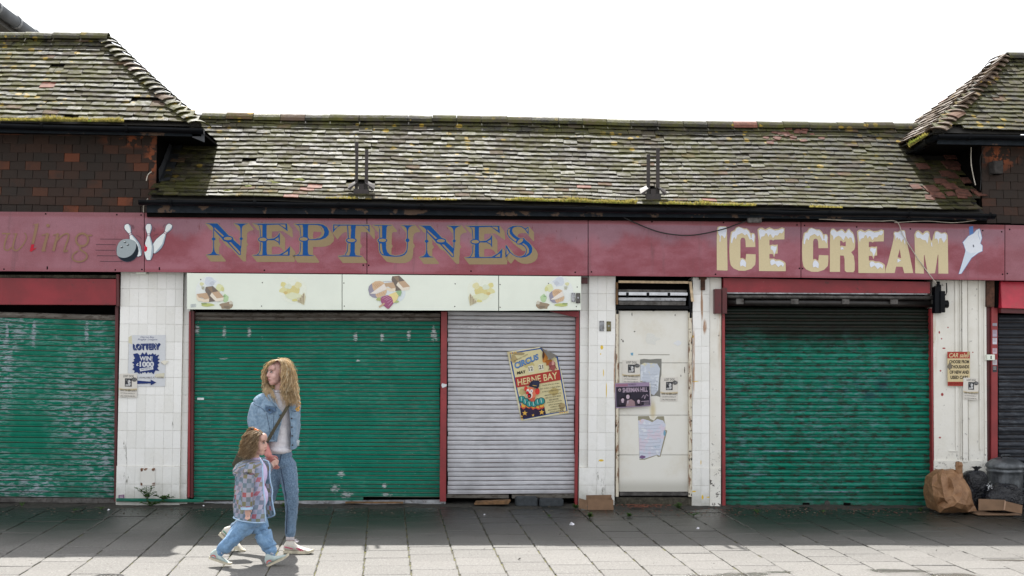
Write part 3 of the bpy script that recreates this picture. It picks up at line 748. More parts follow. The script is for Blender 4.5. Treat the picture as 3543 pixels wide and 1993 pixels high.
# ---- left hipped roof
def hip(parent, corner, ridge_end, sgn, eave_far, ridge_far, mat, rows, gauge, drop=(), side=False, name='roof'):
    """sgn=+1: corner at the +X end (left building); -1: corner at the -X end"""
    run = ridge_end.y-corner.y; rise = ridge_end.z-corner.z; L = math.hypot(run, rise)
    def front(x, s):
        t = s/L; ex = (x-corner.x)/(eave_far.x-corner.x); z0 = lerp(corner.z, eave_far.z, ex); rx = (x-ridge_end.x)/(ridge_far.x-ridge_end.x); z1 = lerp(ridge_end.z, ridge_far.z, max(0, rx))
        return Vector((x, corner.y+run*(t+.03*t*(1-t)), z0+(z1-z0)*(t-.05*t*(1-t))))
    def side_(y, s):     # y = distance back from the corner
        t = s/L; return Vector((corner.x-sgn*run*(t+.03*t*(1-t)), corner.y+y, corner.z+rise*(t-.05*t*(1-t))))
    d = MB(); far = eave_far.x
    for j in range(8):
        s0, s1 = L*j/8, L*(j+1)/8; h0, h1 = corner.x-sgn*run*(j/8+.03*j/8*(1-j/8)), corner.x-sgn*run*((j+1)/8+.03*(j+1)/8*(1-(j+1)/8))
        d.face([p+Vector((0, 0, -.012)) for p in (front(far, s0), front(h0, s0), front(h1, s1), front(far, s1))])
        y0, y1 = front(h0, s0).y-corner.y, front(h1, s1).y-corner.y
        d.face([p+Vector((0, 0, -.012)) for p in (side_(y0, s0), side_(2*run-y0, s0), side_(2*run-y1, s1), side_(y1, s1))])
        d.face([Vector((p.x, 2*(corner.y+run)-p.y, p.z-.012)) for p in (front(far, s0), front(h0, s0), front(h1, s1), front(far, s1))])
    rf = d.build(name, M_DECK, parent)
    def inf(x, s):
        if s > L-.04 or s < -.02: return False
        hx = corner.x-sgn*run*(s/L); return sgn*(hx-x) > .05 and sgn*(x-far) > 0
    xr = (far, corner.x) if sgn > 0 else (corner.x, far)
    tile_run(front, L, rows, gauge, inf, rf, mat, xr=xr, drop=drop, disorder=1.25, slip=.06, terra=.012)
    if side:
        def ins(y, s):
            if s > L-.04 or s < -.02: return False
            return s/L*run+.04 < y < 2*run-s/L*run-.02
        ss = (lambda y, s: side_(y, s)) if sgn > 0 else (lambda y, s: side_(2*run-y, s))
        tile_run(ss, L, rows, gauge, ins, rf, M_TILE_W, xr=(0, 2*run), disorder=1.6, slip=.12, terra=.03, name='side_tile')
    # bonnet hip tiles, one a course
    hp = Vector((-sgn*run, run, rise))
    n = rows; dirv = hp.normalized(); side_v = Vector((sgn*1, 1, 0)).normalized(); up = Vector((sgn*.0, 0, 0))
    nrm = side_v.cross(dirv); nrm = nrm if nrm.z > 0 else -nrm
    bm_ = []
    for q in range(4):
        b = MB(); m_ = 7; rd = random.Random(q)
        for e, (yy, rr) in enumerate(((0, .15), (.20, .12))):
            for tz in (0, -.014):
                for i in range(m_):
                    a = -1.15+2.3*i/(m_-1); flare = .010*abs(math.sin(a))**3*(1-e)
                    b.v.append((rr*1.05*math.sin(a), yy+rd.uniform(-.002, .002), rr*.62*math.cos(a)+tz+flare+.014*(1-e)-.052))
        for i in range(m_-1):
            b.f += [(i, i+1, 2*m_+i+1, 2*m_+i), (i+1, i, m_+i, m_+i+1)]
        b.m = [0]*len(b.f); bm_.append((b.mesh('hip_tile', mat), b.mesh('hip_tile', M_TILE_W)))
    for k in range(n+1):
        t = k/(n+.2); p = corner+Vector((-sgn*run*(t+.03*t*(1-t)), run*(t+.03*t*(1-t)), rise*(t-.05*t*(1-t))))
        xa = dirv.cross(nrm).normalized()
        M = frame(p-nrm*.002, xa, dirv, nrm) @ Matrix.Rotation(-.07+random.gauss(0, .03), 4, 'X') @ Matrix.Rotation(random.gauss(0, .1), 4, 'Z')
        place('hip_tile', bm_[k % 4][1 if (k in (5, 11, 12) or sgn < 0) else 0], None, rf, M=M)
    q = MB(); q.tube([corner+dirv*.05+nrm*-.04]+[corner+hp*(t_/6)+nrm*(-.045) for t_ in (1, 2, 3, 4, 5, 6)]+[Vector((far, ridge_end.y, ridge_far.z-.02))], .065, 10); q.build('hip_mortar', M_DIRT, rf)
    x = ridge_end.x; kk = 0
    while sgn*(x-far) > -.1 and kk < 12:
        xc = x-sgn*.165; zz = lerp(ridge_end.z, ridge_far.z, (xc-ridge_end.x)/(ridge_far.x-ridge_end.x))
        key = ('h', mat.name)
        if key not in RM: RM[key] = ridge_mb(.325).mesh('ridge_tile', mat)
        place('ridge_tile', RM[key], None, rf, M=Matrix.Translation((xc, ridge_end.y, zz+.03)) @ Matrix.Rotation(random.gauss(0, .012), 4, 'Y'))
        x -= sgn*.33; kk += 1
    return front, L
YL = -.26
cL = W(692, 434, YL); reL = W(378, 137, YL+1.417); efL = W(-260, 413, YL); rfL = W(-230, 136, YL+1.417)
frontL, LL = hip(lef, cL, reL, 1, efL, rfL, M_TILE_L, 18, .105, drop=[(-4.62, 1.18, .16, .06), (-3.45, .42, .12, .06)])
YRr = -.22
cR = W(3236, 455, YRr); reR = W(3482, 205, YRr+1.357); efR = W(3830, 467, YRr); rfR = W(3830, 203, YRr+1.357)
frontR, LR = hip(rig, cR, reR, -1, efR, rfR, M_TILE_L, 17, .103, side=True)
# ---- gutters: half-round with brackets, eaves board behind
def gutter(parent, a, b, r=.055, name='gutter', mat=None, brackets=True, endcap=True):
    mb = MB(); n = 8; N = max(2, int((b-a).length/.6)); prof = []
    dx = (b-a).normalized(); side = Vector((dx.y, -dx.x, 0)).normalized()
    if side.y > 0.01: side = -side
    P = [a+(b-a)*(i/N)+Vector((0, 0, .004*math.sin(i*1.9))) for i in range(N+1)]
    for rr in (r, r-.006):
        for p in P:
            for k in range(n+1):
                an = math.pi*k/n; mb.v.append(tuple(p+side*rr*math.cos(an)-Vector((0, 0, rr*math.sin(an)))))
    m_ = n+1; h = (N+1)*m_
    for i in range(N):
        for k in range(n):
            q = i*m_+k; mb.f += [(q, q+m_, q+m_+1, q+1), (h+q+1, h+q+m_+1, h+q+m_, h+q)]
        for k in (0, n): q = i*m_+k; mb.f.append((q, h+q, h+q+m_, q+m_))
    for i in (0, N): mb.f.append(tuple(i*m_+k for k in range(m_)))
    mb.m = [0]*len(mb.f)
    g_ = mb.build(name, mat or M_BLACK, parent, smooth=True)
    if brackets:
        L = (b-a).length; k = .35
        while k < L:
            c = MB(); p = a+dx*k; pts = [p+side*(r+.004)*math.cos(t)-Vector((0, 0, (r+.004)*math.sin(t))) for t in [math.pi*i/8 for i in range(9)]]
            pts = [pts[0]+Vector((0, 0, .012))]+pts+[pts[-1]+Vector((0, 0, .012))]
            for i in range(len(pts)-1):
                w_ = dx*.014; c.face([pts[i]-w_, pts[i]+w_, pts[i+1]+w_, pts[i+1]-w_]); o_ = (pts[i]-p)*.06; c.face([pts[i]-w_+o_, pts[i+1]-w_+(pts[i+1]-p)*.06, pts[i+1]+w_+(pts[i+1]-p)*.06, pts[i]+w_+o_])
            c.build('gutter_bracket', mat or M_BLACK, g_); k += .92
    return g_
ga, gb = W(482, 693, -.31), W(3440, 741, -.31)
g1 = gutter(bld, Vector((ga.x, -.31, ga.z)), Vector((gb.x, -.31, gb.z)), .056)
def beam(parent, name, u0, v0, u1, v1, Y0, Y1, mat, v0r=None, v1r=None, bevel=0, **k):
    mb = MB(); mb.pbox(u0, v0, u1, v1, Y0, Y1, v0r, v1r); return mb.build(name, mat, parent, bevel=bevel, **k)
beam(bld, 'eaves_board', 508, 700, 3415, 735, -.238, -.20, M_EAVE, v0r=742, v1r=762)
beam(bld, 'soffit', 508, 715, 3415, 750, -.20, .2, M_DARK, v0r=750, v1r=772)
g2 = gutter(lef, W(-260, 424, -.33), W(706, 447, -.33), .056)
beam(lef, 'eaves_board', -260, 430, 697, 452, -.262, -.235, M_EAVE, v0r=450, v1r=472)
g3 = gutter(rig, W(3246, 467, -.30), W(3830, 474, -.30), .056)
p0 = W(3246, 467, -.30); g3b = gutter(rig, p0+Vector((0, .0, 0)), W(3172, 515, .55), .05)
beam(rig, 'eaves_board', 3246, 474, 3830, 498, -.235, -.20, M_EAVE, v0r=484, v1r=508)
# boxed eave ends and soffits
mb = MB(); c = W(697, 450, -.26); z0, z1 = W(697, 493, -.26).z, c.z+.0
xw = xwl
mb.box(xw, c.x, -.234, 1.3, z1-.005, z1-.03)
mb.box(efL.x, xw, -.234, .05, z1-.005, z1-.03)
mb.build('soffit', M_DARK, lef)
mb = MB(); e0 = W(668, 445, -.25); e1 = W(708, 490, -.12)
mb.hexa([W(665, 475, -.262), W(708, 492, -.262), W(708, 452, -.262), W(665, 450, -.262), W(665, 475, .25), W(703, 492, .25), W(703, 452, .25), W(665, 450, .25)])
mb.build('eave_end', simple('eave_end_paint', (.05, .055, .065, 1), .5), lef)
mb = MB(); zz = W(3246, 492, -.2).z; mb.box(cR.x+.02, 9, -.2, .05, zz, zz+.02); mb.box(cR.x+.02, xwr+.03, .05, 2.3, zz, zz+.02); mb.build('soffit', M_DARK, rig)
# ---- tile-hung upper walls
def wall_tiles(parent, u0, u1, vt, vb, Y, wall):
    a = W(u0, vb, Y); b = W(u1, vt, Y); tw, th = .172, .098; me = []
    for k in range(6):
        rd = random.Random(k); q = MB(); w_ = tw-.006
        z0 = rd.uniform(-.002, .002); q.hexa([Vector((-w_/2, -.012, z0)), Vector((w_/2, -.012, rd.uniform(-.002, .002))), Vector((w_/2, 0, th+.02)), Vector((-w_/2, 0, th+.02)), Vector((-w_/2, 0, z0)), Vector((w_/2, 0, z0)), Vector((w_/2, .012, th+.02)), Vector((-w_/2, .012, th+.02))])
        me.append(q.mesh('wall_tile', M_WTILE))
    z = a.z; r = 0
    while z < b.z:
        x = (b.x if u1 < 1500 else a.x)
        sg = -1 if u1 < 1500 else 1; off = (.5*tw if r % 2 else 0); x += sg*(tw/2) - sg*off*0
        if r % 2: x += sg*tw*.5
        if r % 2:   # half tile at the corner
            q = MB(); q.box(-tw/4+.003, tw/4-.003, -.012, .01, 0, th); place('wall_tile', q.mesh('wall_tile', M_WTILE), (x-sg*tw*.75, Y-.008, z), wall)
        while (x > a.x if sg < 0 else x < b.x):
            place('wall_tile', random.choice(me), (x, Y-.006+random.uniform(-.003, .002), z+random.uniform(-.002, .002)), wall, rot=(random.uniform(-.01, .02), random.gauss(0, .006), 0)); x += sg*tw
        z += th; r += 1
zt = W(300, 455, .07).z
mb = MB(); mb.box(-9, xwl-.012, .07, 2.6, 2.75, zt+.05); wl = mb.build('wall', M_DARK, lef)
wall_tiles(lef, -160, 545, 452, 735, .06, wl)
zt = W(3450, 500, .07).z
mb = MB(); mb.box(xwr+.012, 9.5, .07, 2.6, 2.75, zt+.05); wr = mb.build('wall', M_DARK, rig)
wall_tiles(rig, 3396, 3760, 500, 772, .06, wr)
# lead flashing against the left upper wall
mb = MB()
for k in range(9):
    s = .22+k*.17; p, q = msurf(xwl+.01, s), msurf(xwl+.01, s+.19)
    if q.y > .1: mb.raw([(xwl+.004, p.y, p.z+.16+.01*(k % 2)), (xwl+.004, q.y, q.z+.15), (xwl+.012, q.y, q.z+.03), (xwl+.012, p.y, p.z+.03), (xwl+.13, q.y, q.z+.052), (xwl+.13, p.y, p.z+.052)], [(0, 3, 2, 1), (3, 5, 4, 2)])
mb.build('lead_flashing', simple('lead', (.03, .033, .038, 1), .55, sc=12, var=.4, bump=.5), bld)
# ---- body walls behind the shop fronts
mb = MB(); zf = W(1771, 700, -.1).z
mb.box(-9, 9.5, .26, 2.6, -.02, zf); mb.build('wall', M_DARK, bld)
mb = MB(); mb.box(-9, 9.5, -.125, .26, W(1771, 905, -.12).z, W(1771, 775, -.125).z); mb.build('lintel', M_DARK, bld)
# ---- piers: white ceramic tile, each tile its own piece
def tile_unit(w_, h, t=.007):
    q = MB(); c = .0016
    f = [(-w_/2, 0, 0), (w_/2, 0, 0), (w_/2, 0, h), (-w_/2, 0, h)]
    inn = [(-w_/2+c, -t, c), (w_/2-c, -t, c), (w_/2-c, -t, h-c), (-w_/2+c, -t, h-c)]
    q.raw(inn+f, [(0, 1, 2, 3), (4, 5, 1, 0), (5, 6, 2, 1), (6, 7, 3, 2), (7, 4, 0, 3)]); return q
UN = {}
def pier(parent, x0, x1, Yf, z0, z1, plinth=0, col_from_left=True, name='pier', ph=.0):
    core = MB(); core.box(x0+.001, x1-.001, Yf, .27, z0, z1)
    if plinth: core.box(x0-.004, x1+.004, Yf-plinth, Yf, z0, .44)
    po = core.build(name, M_GROUT, parent)
    tw, th = .1015, .1985; xs_ = [x0]
    n = int((x1-x0)/tw); rem = (x1-x0)-n*tw
    wid = [tw]*n+([rem] if rem > .018 else []); 
    if not col_from_left: wid = wid[::-1]
    z = z0+ph; rr = []
    rows = []; zc = z0
    if ph: rows.append((z0, ph)); zc = z0+ph
    while zc < z1-.02: rows.append((zc, min(th, z1-zc))); zc += th
    for (zb, h) in rows:
        x = x0
        for w_ in wid:
            key = (round(w_, 3), round(h, 3))
            if key not in UN: UN[key] = tile_unit(w_-.0003, h-.0020, .0028).mesh('tile', M_WHITE)
            yy = Yf-(plinth if zb+h < .45 and plinth else 0)
            place('tile', UN[key], (x+w_/2, yy-random.uniform(0, .0012), zb+.0014), po, rot=(random.gauss(0, .002), 0, random.gauss(0, .003))); x += w_
    return po
zf0 = W(530, 940, 0).z
pier(bld, D(300, 900, 0).x, D(458, 900, 0).x, 0, .0, zf0, plinth=.012, ph=.04)
pier(bld, D(458.5, 900, .06).x, D(476, 900, .06).x, .06, .0, zf0, plinth=.01, ph=.04)
pier(bld, D(1480.5, 900, 0).x, D(1548, 900, 0).x, 0, .0, W(2080, 955, 0).z, ph=.04, col_from_left=False)
pier(bld, D(1458, 900, .05).x, D(1480, 900, .05).x, .05, .0, W(2080, 955, 0).z, plinth=.05, ph=.04)
pier(bld, D(1742, 900, 0).x, D(1785, 900, 0).x, 0, .0, W(2430, 960, 0).z, plinth=.008, ph=.04)
mb = MB(); mb.box(D(1785.5, 900, 0).x, D(1814, 900, 0).x, -.006, .27, 0, W(2430, 960, 0).z); mb.box(D(1785.5, 900, 0).x+.002, D(1813, 900, 0).x, -.02, -.006, 0, .44); mb.build('pilaster', M_PLASTER, bld, bevel=.004)
# moulded plaster pilaster on the right
mb = MB(); zt = W(3320, 970, 0).z; xa_, xb_ = D(2347, 900, 0).x, D(2481, 900, 0).x
mb.box(xa_, xb_, 0, .27, 0, zt); zl = D(2400, 1158, 0).z; zl2 = D(2400, 1185, 0).z
mb.box(xa_-.004, xb_+.006, -.03, 0, 0, zl2); mb.box(xa_, xb_, -.018, 0, zl2+.002, zl)
def strip(u0, u1, y, za, zb): mb.box(D(u0, 900, 0).x, D(u1, 900, 0).x, -y, 0.0, za, zb)
strip(2402, 2408, .014, zl+.1, zt); strip(2414.5, 2417, .02, zl-.02, zt); strip(2419, 2432, .028, zl-.02, zt); strip(2434, 2436.5, .02, zl-.02, zt); strip(2462, 2467, .014, zl+.12, zt); strip(2475, 2481, .012, zl, zt)
mb.box(D(2385, 900, 0).x, D(2408, 900, 0).x, -.010, 0, zl+.1, zl+.115)
mb.build('pilaster', M_PLASTER, bld, bevel=.003)
# ---- far building seen over the left roof
tall = thing('tall_building', 'beige rendered building rising behind the hipped roof with a sloping-looking grey gutter', 'building', (-9, 8, 0))
p = W(125, 128, 5.2); X = p.x; zg = p.z
mb = MB(); mb.box(-16, X-.28, 3, 12, 0, zg-.02); mb.build('wall', M_BEIGE, tall)
mb = MB(); mb.face([(X-.05, 2.6, zg), (X-.05, 12.3, zg), (-10, 12.3, zg+2.6), (-10, 2.6, zg+2.6)]); mb.face([(-10, 2.6, zg+2.6), (-10, 12.3, zg+2.6), (-16, 12.3, zg), (-16, 2.6, zg)]); mb.face([(X-.05, 2.6, zg), (-10, 2.6, zg+2.6), (-16, 2.6, zg)]); mb.build('roof', M_GREYPAINT, tall)
mb = MB(); mb.tube([(X-.0, 2.6, zg), (X, 12.3, zg)], .085, 12); gt = mb.build('gutter', M_GREYPAINT, tall, smooth=True)
mb = MB(); mb.box(X-.29, X-.08, 2.7, 12.2, zg-.13, zg-.02); mb.build('soffit', simple('soffit_paint', (.06, .058, .052, 1), .7), tall)
for y in (3.4, 4.25, 5.1, 6): mb = MB(); mb.tube([(X, y-.04, zg), (X, y+.04, zg)], .097, 12); mb.build('gutter_clip', M_GREYPAINT, gt)
# ================================================================== roller shutters, door, sign boards
random.seed(21)
def slat_mb(L, h, kind='small'):
    b = MB()
    if kind == 'small': prof = [(.004, 0), (.004, h*.11), (-.013, h*.12), (-.0135, h*.20), (-.008, h*.27), (-.0105, h*.42), (-.0105, h*.76), (-.007, h*.93), (.004, h*.97), (.004, h*1.01)]
    else: prof = [(.004, 0), (.004, h*.06), (-.012, h*.065), (-.013, h*.12), (-.004, h*.16), (-.004, h*.27), (-.013, h*.36), (-.020, h*.52), (-.020, h*.66), (-.013, h*.84), (-.003, h*.93), (0, h*1.02)]
    N = 10
    for i in range(N+1):
        x = L*i/N
        for (y, z) in prof: b.v.append((x, y+.0025*math.sin(i*1.7+L*9), z+.0012*math.sin(i*1.1+L*5)))
    m_ = len(prof)
    for i in range(N):
        for k in range(m_-1): q = i*m_+k; b.f.append((q, q+m_, q+m_+1, q+1))
    for i in (0, N): b.f.append(tuple(i*m_+k for k in range(m_)))
    b.m = [0]*len(b.f); return b
def shutter(label, xl, xr, ytl, ytr, ybl, ybr, n, mat, Y, kind='small', topmat=None, ntop=0, short=None, wob=.0015, cat='roller shutter', xlb=None, xrb=None):
    a = D(xl, ybl, Y); root = thing('roller_shutter', label, cat, (D((xl+xr)/2, ybl, Y).x, Y, 0), None)
    bl, br, tl, tr = D(xlb or xl, ybl, Y), D(xrb or xr, ybr, Y), D(xl, ytl, Y), D(xr, ytr, Y)
    me = {}
    for i in range(n):
        t = i/n; l = bl.lerp(tl, t); r = br.lerp(tr, t); h = (tl.z-bl.z)/n; L = (r-l).length
        mt = topmat if topmat and i >= n-ntop else mat; x1 = 1.
        if short and i in short: x1 = short[i]
        key = (round(L*x1, 2), mt.name)
        if key not in me: me[key] = slat_mb(L*x1, h, kind).mesh('slat', mt, smooth=False)
        place('slat', me[key], l+Vector((random.uniform(-.003, .003), random.uniform(-.003, .002), random.gauss(0, wob*.45))), root, rot=(random.gauss(0, .035), -math.atan2(r.z-l.z, r.x-l.x)+random.gauss(0, .0003), random.gauss(0, .0008)))
    return root
def bm_(parent, name, u0, v0, u1, v1, Y0, Y1, mat, v0r=None, v1r=None, u0b=None, u1b=None, bevel=.003, **k):
    mb = MB(); mb.pbox(u0*K, v0*K, u1*K, v1*K, Y0, Y1, None if v0r is None else v0r*K, None if v1r is None else v1r*K, None if u0b is None else u0b*K, None if u1b is None else u1b*K)
    return mb.build(name, mat, parent, bevel=bevel, **k)
# 1: left, chalky green
s1 = shutter('chalky green roller shutter under the bowling sign', -110, 291, 782, 793.5, 1249, 1253.5, 34, M_SH1, .12, topmat=M_RAIL, ntop=1)
bm_(s1, 'bottom_rail', -110, 1250, 291, 1263, .105, .15, M_STEEL_D, v0r=1254.5, v1r=1266)
bm_(s1, 'guide_rail', 289.5, 770, 298, 1262, .03, .2, M_RED3, u0b=286.5, u1b=292)
bm_(s1, 'shutter_box', -110, 698, 292, 766, -.06, .2, M_RED, v0r=702, v1r=767)
bm_(s1, 'box_lip', -110, 691, 296, 698.5, -.03, .2, M_STEP, v0r=692, v1r=699.5)
bm_(s1, 'box_edge', 292.3, 690, 298.6, 770, -.05, .2, M_RED3)
# 2: wide green
s2 = shutter('wide green roller shutter behind the woman and child', 488, 1107.5, 786, 787.5, 1259, 1262, 45, M_SH2, .12, topmat=M_RAIL, ntop=2, short={0: .685, 1: 1.})
bm_(s2, 'bottom_rail', 488, 1262.5, 1121, 1272, .09, .16, M_STEEL, v0r=1257.5, v1r=1268)
bm_(s2, 'bottom_rail', 700, 1267, 1110, 1274.5, .10, .15, M_RAIL, v0r=1263.5, v1r=1271)
bm_(s2, 'guide_rail', 480.5, 783, 488.5, 1253, .05, .2, M_RED3, u0b=478.5, u1b=485.5)
bm_(s2, 'guide_rail', 475, 783, 480, 1252, .035, .2, M_RED2, u0b=471.5, u1b=477)
bm_(s2, 'centre_post', 1109.5, 784, 1125, 1262, .04, .2, M_RED2, u0b=1106, u1b=1122)
mb = MB(); l, r = D(292.5, 1262.5, -.035), D(512, 1263, -.035)
sm = slat_mb(r.x-l.x, .041, 'small'); so_ = place('slat', sm.mesh('slat', M_SH2), l, s2, rot=(0, .012, 0)); so_['label'] = 'bottom slat sliding out across the foot of the tiled pier'
bm_(s2, 'sticker', 496, 1000.5, 513, 1006, .104, .1045, ink(215, 220, 222), bevel=0)
# 3: silver
s3 = shutter('silver grey roller shutter with a circus poster stuck on it', 1126.5, 1449, 783, 787, 1244, 1242, 41, M_SH3, .12, short={k: .985 for k in range(9, 22)})
bm_(s3, 'bottom_rail', 1123, 1244, 1280, 1252.5, .09, .15, M_RAIL, v0r=1245.5, v1r=1254); bm_(s3, 'bottom_rail', 1288, 1245, 1451, 1254, .09, .15, M_RAIL, v0r=1243, v1r=1253)
bm_(s3, 'guide_rail', 1449, 785, 1457.5, 1276, .03, .2, M_RED2, u0b=1446, u1b=1453)
mb = MB(); a = [D(1384, 783.5, -.03), D(1457, 783.5, -.03), D(1457, 797, -.03), D(1444, 797, -.03)]
mb.hexa([a[3], a[2], a[1], a[0]]+[Vector((q.x, .1, q.z)) for q in (a[3], a[2], a[1], a[0])]); mb.build('corner_gusset', M_RED, s3)
bm_(s3, 'top_bracket', 1462, 698, 1478.5, 713, -.04, .05, M_RED3)
# 4: right green rusty, wide ribs
s4 = shutter('rusty wide-ribbed green roller shutter under the ice cream sign', 1824, 2342, 774, 776, 1263, 1262, 30, M_SH4, .09, kind='big', xrb=2347)
bm_(s4, 'bottom_rail', 1826, 1259.5, 2346.5, 1274.5, .06, .12, M_SH4, v0r=1259.5, v1r=1272)
for x in (2028, 2131): bm_(s4, 'lock_slot', x-9, 1265, x+9, 1271.5, .052, .058, M_DARK)
mb = MB(); mb.lathe((0, 0, 0), [(.0, .012), (.03, .012), (.034, 0)], 14); o = mb.build('lock_plate', M_STEEL_D, s4); p = D(2081, 1266, .06); o.matrix_basis = Matrix.Translation(p) @ Matrix.Rotation(R(90), 4, 'X')
bm_(s4, 'guide_rail', 1816.5, 775, 1823.5, 1277, .0, .2, M_RED2, u0b=1817, u1b=1825.5); bm_(s4, 'guide_rail', 1811.5, 700, 1816.5, 1276, .03, .2, M_RED3, u0b=1812.5, u1b=1817)
bm_(s4, 'guide_rail', 2341.5, 776, 2348, 1258, .0, .2, M_RED2, u0b=2346, u1b=2351)
bm_(s4, 'shutter_box', 1820, 699, 2340, 736, -.05, .2, M_RED, v0r=709, v1r=738)
bm_(s4, 'box_lip', 1822, 735.5, 2334, 738.5, -.055, -.02, M_STEEL, v0r=738.5, v1r=741)
def dtube(parent, name, pts, r, mat, n=10, **k):
    mb = MB(); mb.tube(pts, r, n); return mb.build(name, mat, parent, smooth=True, **k)
dtube(s4, 'roller_tube', [D(1826, 745.5, -.02), D(2366, 749, -.02)], .024, M_STEEL_D, 12)
dtube(s4, 'roller_tube', [D(1830, 760, .03), D(2350, 764, .03)], .045, simple('grimy_black', (.012, .010, .009, 1), .4, sc=12, var=.5), 14)
for x in (1862, 2000, 2128, 2250, 2354): bm_(s4, 'roller_strap', x-10, 751, x+9, 765, -.025, .02, M_STEEL_D, bevel=.004)
bm_(s4, 'end_plate', 1798, 727, 1815, 789, -.09, .0, M_RED3); bm_(s4, 'end_plate', 1817, 724, 1829, 789, -.07, .0, M_RED3)
bm_(s4, 'end_plate', 2352, 722, 2368, 788, -.10, .0, M_BLACK, v0r=716); bm_(s4, 'end_plate', 2366, 732, 2378, 786, -.12, .0, M_BLACK)
dtube(s4, 'roller_motor', [D(2366, 765, -.06), D(2384, 765, -.06)], .045, M_BLACK, 12)
# 5: far right grey
s5 = shutter('dark grey roller shutter at the right edge behind the dustbin', 2511, 2720, 793, 797, 1262, 1262, 25, M_SH5, .10, kind='big')
bm_(s5, 'guide_rail', 2494, 770, 2510, 1245, .0, .2, M_RED2, u0b=2493, u1b=2510); bm_(s5, 'guide_rail', 2481.5, 706, 2493.5, 1248, .03, .2, M_RED3, u0b=2484, u1b=2492.5)
mb = MB(); a = [D(2520, 775, -.12), D(2720, 781, -.12), D(2720, 712, -.06), D(2517, 708, -.06)]
mb.hexa(a+[Vector((q.x, .2, q.z)) for q in a]); mb.build('shutter_box', simple('bright_red_paint', (.42, .022, .045, 1), .4, sc=4, dirt=(.3, .05, .05, .5)), s5, bevel=.004)
bm_(s5, 'end_plate', 2482, 706, 2502, 772, -.05, .1, M_RUST); bm_(s5, 'end_plate', 2503.5, 708, 2513, 774, -.03, .1, M_DARK)
bm_(s5, 'box_underside', 2518, 776, 2720, 787, -.08, .2, M_RED3, v0r=782, v1r=793)
lb = thing('lock_box', 'small cream lock box with a keyhole on the far right red frame', 'lock box', tuple(D(2491, 898, -.03)))
bm_(lb, 'case', 2483, 892, 2503, 906, -.05, .0, M_SIGN); bm_(lb, 'keyhole', 2492, 895, 2494.5, 903, -.052, -.0505, M_DARK, bevel=0)
for i, (y0, y1, c) in enumerate(((813, 820, (150, 155, 165)), (830, 847, (170, 160, 175)), (850, 866, (200, 200, 210)), (876, 890, (190, 170, 180)), (905, 918, (190, 190, 195)), (921, 936, (60, 62, 66)))):
    a = Art(0, 0, 1/K, -.0015); a.poly(ink(*c), [(2497, y0), (2508, y0), (2508, y1), (2497, y1)])
    for k in range(3): a.stroke(ink(110, 60, 70) if i < 5 else ink(200, 200, 200), [(2498.5, y0+2+k*3), (2506, y0+2+k*3)], .8)
    a.build('guide_sticker', s5)
# ---- door with hood
dr = thing('metal_door', 'narrow cream metal door with torn posters and rusty frame', 'door', tuple(D(1646, 1245, .03)))
for (y0, y1) in ((782, 912.5), (913.5, 1044), (1045, 1144), (1145, 1237)):
    bm_(dr, 'door_panel', 1557.5, y0, 1731, y1, .035+random.uniform(-.001, .001), .08, M_DOOR, bevel=.002)
bm_(dr, 'kick_rail', 1559, 1238.5, 1731.5, 1247, .02, .08, M_STEEL_D)
bm_(dr, 'door_frame', 1549, 780, 1556.5, 1250, -.005, .1, M_RUSTF); bm_(dr, 'door_frame', 1732.5, 786, 1741, 1250, -.005, .1, M_RUSTF)
bm_(dr, 'door_step', 1549, 1252, 1742, 1278, .0, .26, M_STEP, bevel=.01)
for x, y in ((2080, 0),): pass
hd = thing('roller_box', 'open black shutter housing with steel slats above the cream door', 'shutter housing', tuple(D(1646, 740, .0)))
bm_(hd, 'housing', 1550, 705, 1738, 778, .07, .26, M_DARK)
bm_(hd, 'timber_batten', 1556, 705.5, 1733, 711.5, -.06, -.02, M_WOOD, v0r=707.5, v1r=713.5); bm_(hd, 'timber_batten', 1733.5, 708, 1740, 759, -.06, -.02, M_WOOD, u0b=1739, u1b=1746)
bm_(hd, 'timber_batten', 1549.5, 710, 1555, 766, -.04, -.0, M_WOOD_D)
bm_(hd, 'rolled_slat', 1556, 728, 1728, 734, -.01, .05, M_STEEL_D, v0r=729.5, v1r=735.5); bm_(hd, 'rolled_slat', 1556, 734.5, 1730, 742.5, -.03, .03, simple('bright_steel', (.62, .64, .68, 1), .35, .3), v0r=736, v1r=743.5)
bm_(hd, 'rolled_slat', 1556, 748.5, 1726, 756, -.005, .05, M_STEEL, v0r=749.5, v1r=757); bm_(hd, 'rolled_slat', 1556, 757.5, 1725, 767, -.02, .04, M_STEEL_D, v0r=758.5, v1r=768)
bm_(hd, 'bottom_bar', 1553, 769, 1735, 777, -.03, .06, M_BLACK, v0r=770, v1r=778)
bm_(hd, 'side_plate', 1733, 714, 1738.5, 775, -.05, .06, M_BLACK); bm_(hd, 'side_plate', 1735, 776, 1740.5, 800, -.01, .06, M_BLACK); bm_(hd, 'side_plate', 1550, 768, 1556, 790, -.01, .06, M_BLACK)
for x in (1578.5, 1630, 1683): bm_(hd, 'strap', x-3.4, 735.5+(x-1578)*.008, x+3.2, 747, -.034, -.03, M_BLACK, bevel=.001)
